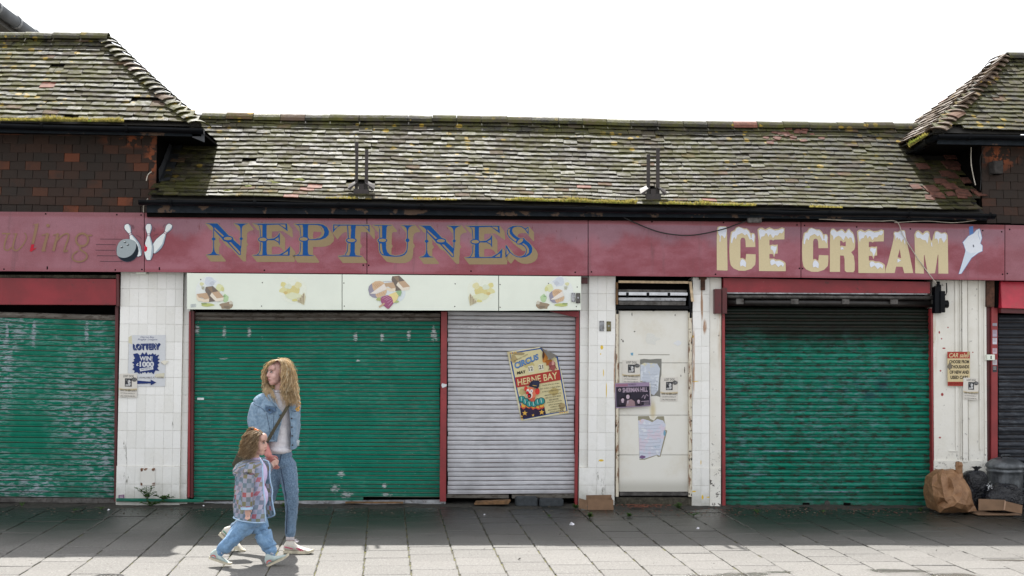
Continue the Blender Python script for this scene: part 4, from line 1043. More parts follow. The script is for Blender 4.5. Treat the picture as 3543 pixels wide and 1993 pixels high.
# key switches
def keyswitch(x, y, w_, h, Yk, mat, label):
    t = thing('key_switch', label, 'key switch', tuple(D(x, y, Yk)))
    bm_(t, 'plate', x-w_/2, y-h/2, x+w_/2, y+h/2, Yk-.006, Yk, mat, bevel=.002)
    mb = MB(); mb.tube([D(x, y-1, Yk-.006), D(x, y-1, Yk-.016)], .011, 12); mb.build('key_barrel', M_STEEL, t, smooth=False)
    for dx, dy in ((-1, -1), (1, -1), (-1, 1), (1, 1)):
        mb = MB(); p = D(x+dx*w_*.3, y+dy*h*.4, Yk-.006); mb.tube([p, p-Vector((0, .003, 0))], .004, 8); mb.build('screw', M_DARK, t)
keyswitch(1514, 820, 12, 26, -.008, M_STEEL, 'bright steel key switch plate on the white tiles left of the door')
keyswitch(1531.5, 821, 11, 25, -.008, simple('brass_dull', (.16, .14, .07, 1), .5, .4), 'dull brass key switch plate on the white tiles beside the door')
keyswitch(1442.5, 748, 10, 23, -.215, M_STEEL, 'bright key switch at the right end of the cream menu panel, left one')
keyswitch(1454.5, 750, 10.5, 26, -.215, M_STEEL_D, 'darker key switch at the very right end of the cream menu panel')
# ---- fascia boards
FX = [(-70, 532, 681.5), (363, 535, 684.3), (923, 540, 688.5), (1479.5, 545.5, 693.5), (2015, 555, 698.5), (2528, 566, 705.5), (2760, 571, 709)]
def fboard(i, parent, mat):
    a, b = FX[i], FX[i+1]; dy = random.uniform(0, .0012)
    o = bm_(parent, 'panel', a[0]+.9, a[1], b[0]-.9, a[2], -.16-dy, -.13, mat, v0r=b[1], v1r=b[2], bevel=.0015)
    return o
def screws(parent, lst):
    for x, y in lst:
        p = D(x, y, -.1612); mb = MB(); mb.lathe((0, 0, 0), [(0, .003), (.006, .0028), (.0095, 0)], 8); me = mb.mesh('screw', M_DARK); place('screw', me, None, parent, M=Matrix.Translation(p) @ Matrix.Rotation(R(90), 4, 'X'))
sb = thing('bowling_sign', 'faded red fascia board reading wling with bowling ball and pins', 'shop sign', (D(150, 610, -.16).x, -.15, D(150, 610, -.16).z))
sn = thing('neptunes_sign', 'red fascia board with blue and gold NEPTUNES lettering', 'shop sign', (D(920, 610, -.16).x, -.15, D(920, 610, -.16).z))
si = thing('ice_cream_sign', 'red fascia board with frosted ICE CREAM lettering and a cone', 'shop sign', (D(2000, 620, -.16).x, -.15, D(2000, 620, -.16).z))
sr = thing('blank_sign', 'plain pinkish red fascia board at the far right end', 'shop sign', (D(2600, 640, -.16).x, -.15, D(2600, 640, -.16).z))
fboard(0, sb, M_FASCIA_P); fboard(1, sn, M_FASCIA); fboard(2, sn, M_FASCIA); fboard(3, si, M_FASCIA); fboard(4, si, M_FASCIA); fboard(5, sr, M_FASCIA_P)
screws(sb, [(115, 538), (294, 540), (355, 541), (119, 672), (119, 676), (290, 679), (357, 678), (10, 677)])
screws(sn, [(379, 541), (515, 541), (696, 544), (846, 545), (930, 547), (1148, 547), (1292, 550), (1425, 552), (1458, 553), (401, 674), (401, 677.5), (665, 680), (914, 667), (922.5+5, 667.5), (1185, 682), (1447, 685)])
screws(si, [(1489, 553), (1640, 558), (1820, 560), (2005, 566), (2024, 567), (2155, 571), (2290, 576), (2472, 580), (2011, 675), (2019, 675.5), (1488, 684), (2520, 583), (2522, 690), (1800, 690)])
screws(sr, [(2540, 577), (2534, 688)])
YA = -.1625
GOLD = ink(146, 128, 98); BLUE = ink(10, 76, 142)
def letter(parent, name, ox, oy, sc, prims, shadow=(100, 130), w=14):
    """prims: list of (kind, args) in blue; gold outline and drop shadow are swept from the same shapes"""
    a = Art(ox, oy, sc, YA, .0003)
    for (x0, y0, x1, y1) in raster_quads(prims, w, shadow): a.add(GOLD, [(x0, y0), (x1, y0), (x1, y1), (x0, y1)], [(0, 1, 2, 3)])
    a.lay += 1
    for p in prims:
        a.tf = None
        if p[0] == 'p': a.poly(BLUE, p[1])
        elif p[0] == 'e': a.ell(BLUE, *p[1:])
        elif p[0] == 's': a.stroke(BLUE, p[1], p[2], p[3] if len(p) > 3 else p[2])
    return a
Nn = [('p', [(65,145),(335,148),(600,430),(858,660),(858,850),(815,850),(560,575),(450,500),(262,298),(240,240),(205,200),(150,165)]),
      ('p', [(700,150),(1030,152),(960,170),(900,205),(880,260),(875,460),(855,460),(850,270),(835,215),(790,175)]),
      ('s', [(866, 430), (858, 700)], 20), ('p', [(828,490),(845,462),(865,450),(888,462),(904,490),(885,515),(865,528),(845,515)]),
      ('s', [(252, 260), (252, 700)], 18), ('p', [(85,855),(190,825),(230,770),(243,690),(262,690),(275,770),(320,830),(415,855)]),
      ('e', 252, 495, 42, 32), ('e', 568, 490, 122, 68)]
def holesN(a):
    a.poly(GOLD, [(268,232),(488,432),(450,445),(272,275)]); a.poly(GOLD, [(590,568),(640,570),(842,785),(840,835),(825,832)]); a.ell(GOLD, 570, 485, 90, 36)
En = [('p', [(1120,152),(1885,150),(1890,168),(1400,185),(1290,185),(1240,175)]), ('p', [(1340,160),(1440,160),(1432,230),(1432,780),(1450,865),(1335,865)]),
      ('s', [(1235,172),(1275,215),(1288,290),(1300,450)], 14), ('s', [(1300,570),(1292,740),(1270,800),(1225,850)], 14), ('e', 1350, 507, 108, 62),
      ('p', [(1885,150),(1900,320),(1780,230),(1680,165)]), ('p', [(1440,498),(1600,480),(1680,425),(1725,352),(1725,635),(1690,570),(1600,522),(1440,520)]),
      ('p', [(1120,862),(1240,842),(1600,848),(1720,840),(1850,770),(1955,655),(1942,866),(1120,866)])]
def holesE(a):
    a.poly(GOLD, [(1250,185),(1320,182),(1338,230),(1338,440),(1312,440),(1300,280),(1285,215)]); a.poly(GOLD, [(1312,580),(1345,582),(1338,850),(1250,848),(1290,800),(1308,740)])
    a.ell(GOLD, 1350, 505, 86, 38); a.poly(GOLD, [(1715,172),(1850,172),(1860,255)]); a.poly(GOLD, [(1615,508),(1698,455),(1702,555)]); a.poly(GOLD, [(1785,842),(1908,762),(1905,845)])
Pp = [('p', [(110,160),(660,158),(760,175),(850,235),(892,330),(878,410),(815,470),(720,508),(600,520),(440,520),(440,503),(600,494),(690,450),(735,380),(735,300),(700,220),(640,185),(430,180),(200,185)]),
      ('p', [(305,165),(435,165),(422,240),(420,780),(445,870),(295,870),(308,780)]), ('s', [(190,180),(240,215),(250,300),(265,445)], 14), ('s', [(258,570),(252,760),(230,820),(180,855)], 14), ('e', 332, 500, 112, 62),
      ('p', [(98,862),(200,848),(440,845),(560,866),(555,872),(98,868)])]
def holesP(a):
    a.poly(GOLD, [(215,182),(290,182),(312,240),(312,440),(270,440),(262,290),(250,215)]); a.poly(GOLD, [(270,580),(308,582),(302,850),(210,848),(255,800),(268,740)]); a.ell(GOLD, 325, 497, 92, 38)
    a.poly(GOLD, [(665,190),(720,210),(770,270),(788,350),(765,420),(705,470),(615,500),(680,460),(735,390),(740,300),(710,230)])
Tt = [('p', [(980,172),(1795,180),(1790,200),(985,196)]), ('p', [(985,180),(1160,188),(1075,235),(1020,300),(975,358)]), ('p', [(1790,185),(1620,190),(1700,240),(1760,300),(1798,355)]),
      ('p', [(1380,190),(1490,190),(1478,280),(1462,780),(1490,882),(1340,882),(1368,780)]), ('s', [(1300,190),(1312,320),(1320,480)], 18), ('s', [(1312,590),(1295,770),(1250,850)], 16), ('e', 1388, 528, 120, 65),
      ('p', [(1100,878),(1230,862),(1490,858),(1620,880),(1620,888),(1100,884)])]
def holesT(a):
    a.poly(GOLD, [(1322,198),(1370,198),(1385,300),(1370,480),(1335,480)]); a.poly(GOLD, [(1328,605),(1368,605),(1345,865),(1270,862),(1310,770)]); a.ell(GOLD, 1388, 525, 96, 38)
    a.poly(GOLD, [(1008,195),(1105,198),(1012,275)]); a.poly(GOLD, [(1650,200),(1768,204),(1770,285)])
def cv(pts): return [((x/8.05+300)*6.44, y/8.05*6.44) for x, y in pts]      # zoom-3 grid -> zoom-2 grid
Uu = [('p', [(1850,182),(2290,186),(2290,194),(2200,200),(2175,240),(2165,480),(2075,480),(2072,200),(1940,200)]), ('s', [(1985,195),(2012,240),(2020,330),(2022,480)], 15),
      ('p', cv([(90,720),(290,720),(290,880),(320,980),(400,1060),(540,1090),(680,1075),(790,1030),(850,950),(868,860),(872,700),(895,700),(892,870),(870,980),(810,1060),(700,1105),(540,1115),(330,1100),(180,1070),(115,1000),(95,900)])),
      ('e', 2080, 528, 108, 62), ('p', cv([(685,238),(1110,240),(1000,255),(925,300),(895,400),(895,720),(872,720),(870,400),(850,310),(790,260)])), ('e', 2415+708*0+0, 525, 42, 36)]
Uu[-1] = ('e',)+cv([(885, 655)])[0]+(42, 42)
def holesU(a):
    a.poly(GOLD, [(1990,200),(2055,205),(2068,260),(2065,465),(2032,465),(2028,310),(2012,240)]); a.poly(GOLD, cv([(115,745),(165,750),(178,880),(195,980),(225,1055),(160,1020),(125,940),(115,860)])); a.ell(GOLD, 2080, 524, 84, 36)
Ss = [('p', [(1910,325),(2000,270),(2005,505),(1960,440),(1890,345),(1800,285),(1700,272),(1610,290),(1555,330),(1545,400),(1580,470),(1660,545),(1760,605),(1870,590),(1920,650),(2010,720),(2080,800),(2110,880),(2095,990),(2040,1060),(1940,1115),(1800,1138),(1680,1125),(1580,1075),(1480,1000),(1380,1125),(1360,1120),(1365,795),(1395,800),(1500,980),(1600,1065),(1700,1108),(1800,1105),(1890,1060),(1930,980),(1930,900),(1890,840),(1800,780),(1700,770),(1640,710),(1560,660),(1460,580),(1400,480),(1400,390),(1450,310),(1560,258),(1700,250),(1810,262)])]
def holesS(a):
    a.poly(GOLD, [(1930,355),(1985,305),(1980,430)]); a.poly(GOLD, [(1385,860),(1390,1070),(1465,1000)]); a.ell(GOLD, 1768, 678, 102, 48, -38)
    a.poly(GOLD, [(1495,320),(1470,400),(1490,480),(1560,560),(1675,645),(1640,688),(1520,600),(1440,510),(1420,420),(1440,350)]); a.poly(GOLD, [(1860,735),(1960,810),(2015,900),(2010,1000),(1910,1095),(1950,1000),(1955,900),(1900,810),(1825,760)])
for nm, ox, oy, sc, pr, hf, sh in (('N', 700, 750, 6.44, Nn, holesN, (100, 130)), ('E', 700, 750, 6.44, En, holesE, (105, 130)), ('P', 1000, 750, 6.44, Pp, holesP, (100, 135)), ('T', 1000, 750, 6.44, Tt, holesT, (100, 130)),
                               ('U', 1000, 750, 6.44, Uu, holesU, (105, 128)), ('N', 1437, 757.7, 6.44, Nn, holesN, (105, 132)), ('E', 1434.6, 757.8, 6.44, En, holesE, (105, 132)), ('S', 1580, 750, 8.05, Ss, holesS, (135, 160))):
    a = letter(sn, nm, ox, oy, sc, pr, sh, 14 if sc < 7 else 18); hf(a); a.build('letter', sn)
# ---- ICE CREAM
TAN = ink(204, 190, 154); TAN2 = ink(190, 160, 110); ICE = ink(216, 221, 232)
def icel(ox, oy, sc, outline, snows, holes_=()):
    a = Art(ox, oy, sc, YA, .0004); a.poly(TAN, outline)
    for h in holes_: a.poly(M_FASCIA, h)
    for s_ in snows: a.stroke(TAN2, s_, 9*sc/6.44, closed=True); a.poly(ICE, s_)
    return a.build('letter', si)
icel(2460, 770, 6.44, [(135,150),(150,100),(200,82),(330,85),(355,110),(360,400),(370,1060),(355,1070),(130,1062),(128,400)], [[(155,160),(175,110),(230,95),(340,100),(352,180),(335,300),(300,355),(265,300),(235,285),(218,320),(212,420),(200,435),(188,415),(200,310),(165,250)]])
Cc = [(445,210),(520,170),(560,110),(620,90),(690,115),(740,130),(800,130),(850,175),(885,240),(930,230),(970,245),(990,310),(982,400),(990,545),(775,548),(768,400),(750,350),(715,335),(675,345),(655,400),(655,800),(700,785),(770,830),(785,700),(995,708),(995,850),(985,940),(900,1030),(760,1075),(620,1072),(500,1020),(440,950),(415,820),(408,620),(415,400)]
Cs = [[(455,290),(480,210),(535,195),(565,130),(620,103),(680,120),(740,155),(790,150),(840,195),(875,265),(885,340),(905,345),(910,280),(930,245),(960,260),(972,310),(965,380),(955,450),(930,400),(900,365),(860,380),(835,320),(800,255),(755,285),(690,230),(640,255),(585,280),(560,370),(540,360),(520,320),(490,370),(470,465),(442,440)],
      [(700,812),(760,850),(785,900),(775,995),(705,958),(655,980),(645,900),(665,840)]]
icel(2460, 770, 6.44, Cc, Cs)
Ee = [(1035,155),(1080,120),(1140,112),(1210,150),(1300,103),(1400,148),(1500,140),(1580,108),(1640,130),(1635,375),(1420,380),(1385,400),(1350,382),(1302,385),(1302,510),(1370,490),(1430,500),(1485,487),(1485,690),(1430,695),(1408,775),(1375,700),(1302,700),(1302,805),(1400,800),(1450,825),(1530,825),(1610,860),(1660,900),(1668,1070),(1655,1085),(1070,1080),(1060,400)]
Es = [[(1062,170),(1110,140),(1160,160),(1220,180),(1290,140),(1350,145),(1430,180),(1510,165),(1580,135),(1618,140),(1622,190),(1580,242),(1530,230),(1485,290),(1430,285),(1380,350),(1330,260),(1300,275),(1278,320),(1245,240),(1215,240),(1190,300),(1120,320),(1102,395),(1080,300)],
      [(1330,540),(1360,515),(1420,535),(1468,527),(1455,610),(1410,715),(1375,620),(1330,590)], [(1318,860),(1350,822),(1400,825),(1440,865),(1520,850),(1590,880),(1630,920),(1605,990),(1560,940),(1500,995),(1430,915),(1350,960),(1325,920)]]
icel(2460, 770, 6.44, Ee, Es)
sh2 = lambda L, dx, dy: [(x+dx, y+dy) for x, y in L]
icel(2460, 770, 6.44, sh2(Cc, 1620, 24), [sh2(q, 1620, 24) for q in Cs])
icel(2760, 770, 7.156, [(800,230),(830,160),(880,145),(920,165),(975,215),(1080,162),(1120,170),(1180,235),(1240,160),(1275,150),(1310,190),(1370,250),(1400,330),(1425,450),(1420,600),(1400,670),(1325,735),(1390,830),(1412,1000),(1412,1180),(1380,1230),(1210,1228),(1165,1190),(1160,900),(1140,820),(1048,815),(1048,1222),(795,1220)],
     [[(810,250),(835,190),(880,170),(920,190),(970,235),(1080,190),(1110,200),(1170,270),(1215,240),(1240,190),(1275,175),(1310,230),(1375,290),(1390,380),(1390,515),(1360,480),(1335,380),(1290,365),(1255,408),(1190,325),(1130,445),(1070,360),(1010,325),(930,370),(888,435),(870,330),(830,300)], [(1062,625),(1090,605),(1130,620),(1140,675),(1105,660),(1070,680)]],
     [[(1050,445),(1090,455),(1130,495),(1190,465),(1190,585),(1150,585),(1090,568),(1050,585)]])
E2 = lambda L: [((x-1035)*1.1111+1465, (y-103)*1.1111+163) for x, y in L]
icel(2760, 770, 7.156, E2(Ee), [E2(q) for q in Es])
icel(3080, 770, 7.156, [(80,260),(110,220),(180,232),(250,190),(340,185),(370,210),(395,380),(572,1250),(350,1255),(305,1095),(148,1090),(110,1250),(-118,1250),(-110,1150),(-60,1000),(60,520),(95,340)],
     [[(95,270),(130,235),(190,248),(255,205),(340,205),(365,240),(385,360),(372,560),(350,500),(330,400),(300,430),(280,490),(250,430),(230,380),(212,430),(175,360),(150,390),(135,465),(125,340)], [(180,890),(275,935),(180,995)]],
     [[(238,650),(270,885),(185,860)]])
icel(3080, 770, 7.156, [(600,290),(640,215),(695,190),(740,215),(805,275),(860,215),(915,200),(970,230),(985,350),(1010,445),(1040,445),(1070,310),(1110,220),(1165,205),(1220,235),(1285,262),(1350,238),(1400,260),(1425,320),(1438,1265),(1195,1262),(1192,800),(1180,790),(1110,1255),(930,1265),(850,800),(835,810),(835,1265),(620,1255),(605,400)],
     [[(628,290),(660,230),(700,220),(760,280),(810,310),(880,245),(940,245),(965,300),(945,420),(920,525),(880,440),(790,425),(740,380),(680,388),(635,350)], [(1110,270),(1140,225),(1190,230),(1260,280),(1350,262),(1400,300),(1395,400),(1330,500),(1290,440),(1260,380),(1215,400),(1198,545),(1180,430),(1140,390),(1100,410)], [(1010,480),(1040,510),(1045,610),(1015,570)]])
a = Art(3080, 770, 7.156, YA, .0004)
a.poly(ink(90, 125, 185), [(1952,105),(2055,85),(2060,300),(1965,320)])
a.poly(ink(120, 150, 195), [(1690,1280),(1850,780),(1860,680),(1810,530),(1788,490),(1930,330),(2060,260),(2130,180),(2205,145),(2235,180),(2280,380),(2240,520),(2292,570),(2290,710),(2180,760),(2020,880),(1770,1265)])
a.poly(ink(218, 223, 232), [(1700,1270),(1862,780),(1868,680),(1820,530),(1800,495),(1935,340),(2065,272),(2135,190),(2203,158),(2225,190),(2268,380),(2228,520),(2282,575),(2278,705),(2175,750),(2010,870),(1760,1260)])
a.poly(ink(200, 212, 226), [(1870,690),(1990,760),(2130,740),(2010,860),(1760,1250),(1710,1255)]); a.stroke(ink(170, 185, 210), [(2200, 200), (2180, 300), (2225, 420)], 14); a.ell(ink(90, 95, 110), 2062, 580, 16, 36, -15)
a.build('cone_picture', si)
# ---- bowling art
OL = ink(136, 106, 84)
a = Art(0, 740, 4.1548, YA-.001, .0004)
a.stroke(OL, [(28, 282), (150, 286)], 22); a.stroke(OL, [(110,288),(75,400),(60,490),(85,520),(120,522),(165,480)], 26, 18, smooth=True); a.stroke(OL, [(190,290),(250,285)], 14)
a.stroke(OL, [(235,285),(200,400),(185,490),(215,525),(255,520),(320,460),(372,370),(378,310),(350,272)], 26, 14, smooth=True)
a.poly(OL, [(465,155),(555,135),(545,200),(490,430),(450,430),(490,250),(505,165)]); a.poly(ink(178, 32, 52), [(450,440),(492,440),(478,500),(530,485),(450,545),(428,535)])
a.stroke(OL, [(690,280),(645,430),(620,535)], 40, 46); a.stroke(OL, [(600,310),(690,280)], 18); a.stroke(OL, [(600,535),(660,528)], 16); a.ell(OL, 690, 168, 26, 24)
a.stroke(OL, [(835,285),(790,440),(768,535)], 36, 40); a.stroke(OL, [(760,310),(840,282)], 16); a.stroke(OL, [(815,390),(880,320),(950,285),(985,300),(975,370),(935,480),(925,540),(975,525)], 20, 30, smooth=True)
a.stroke(OL, [(1180+88*math.cos(t*.3927), 372+92*math.sin(t*.3927)) for t in range(16)], 30, closed=True); a.stroke(OL, [(1245,312),(1325,308)], 22)
a.stroke(OL, [(1165,465),(1150,500),(1180,530),(1235,570),(1250,620),(1215,665),(1140,688),(1070,672),(1040,625),(1060,575),(1120,530)], 26, 20, smooth=True)
a.build('lettering', sb)
a = Art(0, 740, 4.1548, YA-.001, .0003); LN = ink(62, 50, 60); PW_ = ink(218, 224, 224); GY = ink(160, 172, 182)
for x0, y0, x1 in ((1440, 362, 1762), (1380, 440, 1662), (1372, 521, 1652), (1392, 601, 1680), (1434, 682, 1760)): a.stroke(LN, [(x0, y0), (x1, y0+2)], 6)
def pin(fn, red=False):
    half = [(0,0),(28,6),(42,35),(44,65),(30,110),(17,150),(18,175),(40,240),(62,320),(66,390),(52,460),(30,515),(20,520)]
    full = [( x, y) for x, y in half]+[(-x, y) for x, y in reversed(half[1:])]
    a.stroke(ink(54, 68, 96), [fn(*p) for p in full], 12, closed=True); a.poly(PW_, [fn(*p) for p in full])
    a.poly(GY, [fn(*p) for p in [(28,6),(42,35),(44,65),(30,110),(17,150),(18,175),(40,240),(62,320),(66,390),(52,460),(30,515),(20,518),(34,430),(44,330),(20,230),(8,170),(10,140),(26,80),(28,35)]])
    for yy in (145, 172): a.stroke(ink(150, 82, 100), [fn(-19, yy), fn(19, yy)], 9)
    if red: a.poly(ink(196, 28, 52), [fn(*p) for p in [(-60,300),(-52,285),(-40,330),(-22,330),(-22,380),(-45,400),(-66,400)]])
def tr(x0, y0, ang, sx=1., sy=1.):
    c, s_ = math.cos(R(ang)), math.sin(R(ang)); return lambda x, y: (x0+x*sx*c-y*sy*s_, y0+x*sx*s_+y*sy*c)
pin(tr(2455, 150, 32, 1.0, .92)); pin(tr(1815, 150, -23, 1.0, .95)); pin(tr(2138, 143, 0), True)
a.ell(ink(50, 62, 80), 1832, 525, 160, 166); a.ell(ink(18, 30, 40), 1832, 525, 154, 160); a.poly(ink(150, 160, 164), [(1690,600),(1678,520),(1695,440),(1745,380),(1815,362),(1890,370),(1945,400),(1958,440),(1950,500),(1910,570),(1850,615),(1770,632)], smooth=True)
for x, y in ((1795, 405), (1836, 442), (1748, 478)): a.ell(ink(40, 45, 50), x, y, 20, 16); a.ell(ink(205, 210, 212), x-3, y-3, 15, 10); a.ell(ink(30, 34, 38), x+2, y+4, 10, 7)
for pts in ([(1885,155),(1905,185),(1905,215)], [(1905,160),(1925,190),(1922,220)], [(2210,190),(2215,220),(2200,255)], [(2225,200),(2230,225),(2218,255)], [(1960,310),(2010,330),(2035,365)], [(2375,150),(2350,175),(2345,200)], [(2195,330),(2230,300),(2280,288)], [(2060,195),(2055,220),(2062,245)]): a.stroke(LN, pts, 5)
a.build('bowling_picture', sb)
# ---- cream menu panel
ms = thing('menu_panel', 'long cream sign panel printed with faded ice creams above the wide shutters', 'sign', (D(966, 735, -.2).x, -.19, D(966, 735, -.2).z))
for x0, x1 in ((470, 860), (861, 1254), (1255, 1462)):
    f = lambda x, a_, b_: a_+(b_-a_)*(x-470)/992
    bm_(ms, 'panel', x0+.3, f(x0, 687, 695.5), x1-.3, f(x0, 778, 782.7), -.205, -.15, M_SIGN, v0r=f(x1, 687, 695.5), v1r=f(x1, 778, 782.7) if x1 < 1400 else 780, bevel=.0015)
YM = -.2062
ink_full = ink
def ink(a_, b_, c_): return ink_full(int(a_*.7+226*.3), int(b_*.7+231*.3), int(c_*.7+216*.3))
def wafers(a, ox, oy, s_):
    q = lambda L: [(ox+x*s_, oy+y*s_) for x, y in L]
    a.poly(ink(74, 58, 52), q([(745,545),(1000,515),(1200,700),(1200,1040),(860,1085),(720,660)])); a.poly(ink(110, 80, 60), q([(790,560),(960,530),(1000,700),(950,740)]))
    a.poly(ink(226, 205, 180), q([(415,800),(500,930),(700,990),(870,960),(860,1090),(660,1095),(560,1050),(480,1055),(415,960)])); a.poly(ink(176, 136, 104), q([(415,800),(780,755),(880,960),(710,990),(600,920),(500,932)]))
    a.poly(ink(228, 214, 200), q([(960,745),(1140,955),(1390,920),(1370,1035),(1110,1075),(895,860)])); a.poly(ink(178, 138, 106), q([(960,745),(1200,700),(1395,915),(1145,958)]))
def blobby(a, m_, cx, cy, r1, r2, n=11, amp=.22, seed=0):
    rd = random.Random(seed); a.poly(m_, [(cx+r1*(1+rd.uniform(-amp, amp))*math.cos(6.283*k/n), cy+r2*(1+rd.uniform(-amp, amp))*math.sin(6.283*k/n)) for k in range(n)], smooth=True)
def sundae(ox, flip):
    a = Art(ox, 940, 10.35, YM, .0003); fx = (lambda x, y: (2125-x if flip else x, y)); a.tf = fx
    blobby(a, ink(222, 228, 230), 880, 700, 480, 520, seed=1, amp=.06)
    for (m_, x, y, r1, r2, sd_) in ((ink(196, 204, 222), 900, 360, 190, 170, 2), (ink(178, 184, 204), 980, 420, 90, 70, 3), (ink(214, 216, 160), 1240, 580, 150, 130, 4), (ink(200, 198, 122), 1340, 620, 60, 80, 5), (ink(206, 204, 150), 600, 440, 70, 60, 6), (ink(160, 196, 140), 1440, 960, 120, 140, 7), (ink(110, 150, 100), 1400, 880, 60, 30, 8), (ink(122, 98, 74), 1480, 1220, 240, 130, 9), (ink(90, 72, 55), 1500, 1270, 110, 50, 10), (ink(190, 180, 165), 1640, 1110, 70, 60, 11), (ink(168, 178, 84), 820, 1190, 240, 55, 12), (ink(110, 130, 60), 680, 1150, 110, 30, 13)): blobby(a, m_, x, y, r1, r2, seed=sd_)
    for k in range(5): a.stroke(ink(130, 120, 70), [(590+k*25, 520), (620+k*18, 640)], 9)
    return a
a = sundae(640, False); wafers(a, 0, 0, 1); 
for k in range(4): a.stroke(ink(96, 104, 140), [(200, 1175+k*32), (400, 1160+k*32)], 10)
a.build('sundae_print', ms)
def bread(a, ox, oy, s_):
    q = lambda L: [(ox+x*s_, oy+y*s_) for x, y in L]
    a.poly(ink(118, 112, 138), q([(350,640),(380,520),(480,420),(700,600),(600,900),(520,930),(400,840)])); a.poly(ink(120, 114, 142), q([(400,790),(600,820),(680,940),(560,935),(450,880)]))
    a.poly(ink(202, 156, 116), q([(490,420),(600,345),(760,330),(880,370),(945,420),(560,690),(500,560)])); a.poly(ink(204, 160, 122), q([(600,820),(1010,640),(1020,720),(960,850),(790,900),(690,950)]))
    a.poly(ink(226, 214, 210), q([(420,790),(930,425),(1010,620),(640,790)]))
    for k in range(4): a.stroke(ink(160, 112, 80), q([(520+k*70, 440+k*-12), (600+k*70, 520-k*6), (640+k*60, 590-k*40)]), 12); a.stroke(ink(160, 112, 80), q([(690+k*70, 800-k*25), (700+k*75, 880-k*25)]), 12)
a = sundae(1815, True); a.tf = None; bread(a, 590, 350, .82); a.build('sundae_print', ms)
a = Art(1240, 940, 10.35, YM, .0003); blobby(a, ink(206, 218, 226), 1150, 760, 560, 420, seed=4, amp=.08)
wafers(a, 480, -365, .98); bread(a, 0, 0, 1)
blobby(a, ink(150, 160, 80), 760, 980, 110, 60, seed=5); blobby(a, ink(150, 170, 90), 1350, 1070, 90, 45, seed=6)
a.poly(ink(120, 160, 105), [(1340,720),(1420,680),(1540,670),(1545,760),(1500,880),(1430,860)]); a.poly(ink(226, 200, 122), [(1080,830),(1340,720),(1440,860),(1400,980),(1260,1130)])
a.poly(ink(128, 36, 84), [(790,970),(840,900),(1040,840),(1180,900),(1240,1040),(1250,1140),(1100,1320),(1050,1335),(880,1200),(820,1110)])
for q in ([(860,960),(1060,870)], [(930,1010),(1120,900)], [(990,1030),(1180,940)], [(1040,1110),(1200,1000)], [(1080,1220),(1240,1060)]): a.stroke(ink(205, 130, 170), q, 14)
a.stroke(ink(180, 140, 104), [(940,1130),(745,1270)], 62); a.stroke(ink(100, 30, 60), [(880, 355), (1260, 345)], 8)
a.build('ice_lolly_print', ms)
def cone(ox, flip):
    a = Art(ox, 940, 10.35, YM, .0003); a.tf = lambda x, y: (1640-x if flip else x, y+(30 if flip else 0))
    blobby(a, ink(226, 231, 218), 760, 660, 500, 470, seed=7, amp=.06)
    for (m_, x, y, r1, r2, s_) in ((ink(214, 206, 140), 560, 680, 260, 150, 1), (ink(212, 200, 120), 430, 460, 110, 90, 2), (ink(206, 190, 112), 800, 680, 220, 160, 3), (ink(216, 208, 150), 950, 480, 140, 110, 4), (ink(210, 217, 196), 590, 520, 120, 90, 5), (ink(200, 168, 90), 500, 750, 70, 50, 6), (ink(212, 216, 176), 760, 880, 300, 120, 7), (ink(206, 198, 110), 830, 1020, 110, 50, 8)): blobby(a, m_, x, y, r1, r2, seed=s_)
    a.poly(ink(196, 188, 150), [(1160,740),(900,1060),(1160,1200),(1220,900)])
    for k in range(4): a.stroke(ink(104, 70, 60), [(1150-k*58, 790+k*75), (1130-k*48, 1160-k*20)], 30, 16)
    for k in range(5): a.stroke(ink(186, 170, 130), [(900+k*10, 1000+k*38-60), (1180, 1000+k*38-60)], 10)
    a.build('cone_print', ms)
cone(940, False); cone(1580, True)
ink = ink_full
for x, y in ((505, 703), (660, 711), (658, 770), (860+5, 712), (866, 770), (1145, 714), (1144, 771), (1254+4, 716), (1258, 773), (1380, 713), (1452, 722), (1450, 771)):
    mb = MB(); mb.lathe((0, 0, 0), [(0, .003), (.005, .0025), (.007, 0)], 8); place('rivet', mb.mesh('rivet', M_STEEL_D), None, ms, M=Matrix.Translation(D(x, y, -.2055)) @ Matrix.Rotation(R(90), 4, 'X'))
# ================================================================== posters (flat paper, at their own place)
random.seed(5)
def sheet(a, quad, mat, curl=0):
    a.poly(mat, quad)
def paper(name, label, cat, a, Y, group=None): 
    o = a.build(name); tag(o, label, cat, group); return o
def torn(name, base, cols, seed):
    g = G(name); c = base
    for i, (col, sc, lo) in enumerate(cols):
        v = g.n('VectorMath', operation='ADD'); g.l(g.pos, v.inputs[0]); v.inputs[1].default_value = (seed+i*7.3, 0, i*3.1)
        c = g.mix(g.mr(g.noise(sc, 5, .65, vec=v.outputs[0]), lo, lo+.07), c if i else rgb(*base), rgb(*col))
    w_ = g.noise(1, 4, .7, vec=g.scale(g.pos, 12, 1, 90)); c = g.mix(g.mr(w_, .55, .7, 0, .35), c, rgb(120, 124, 134)); g.bump(w_, .5, .004)
    return g.done(c, .7)
T1 = torn('torn_print_grey', (188, 195, 206), [((206, 212, 220), 9, .5), ((148, 156, 168), 12, .56), ((206, 200, 170), 10, .62), ((96, 98, 100), 22, .64)], 3.)
T2 = torn('torn_print_purple', (198, 203, 217), [((206, 196, 210), 6, .52), ((140, 176, 196), 7, .6), ((214, 178, 150), 9, .64), ((128, 100, 140), 8, .66), ((215, 219, 226), 12, .58)], 11.)
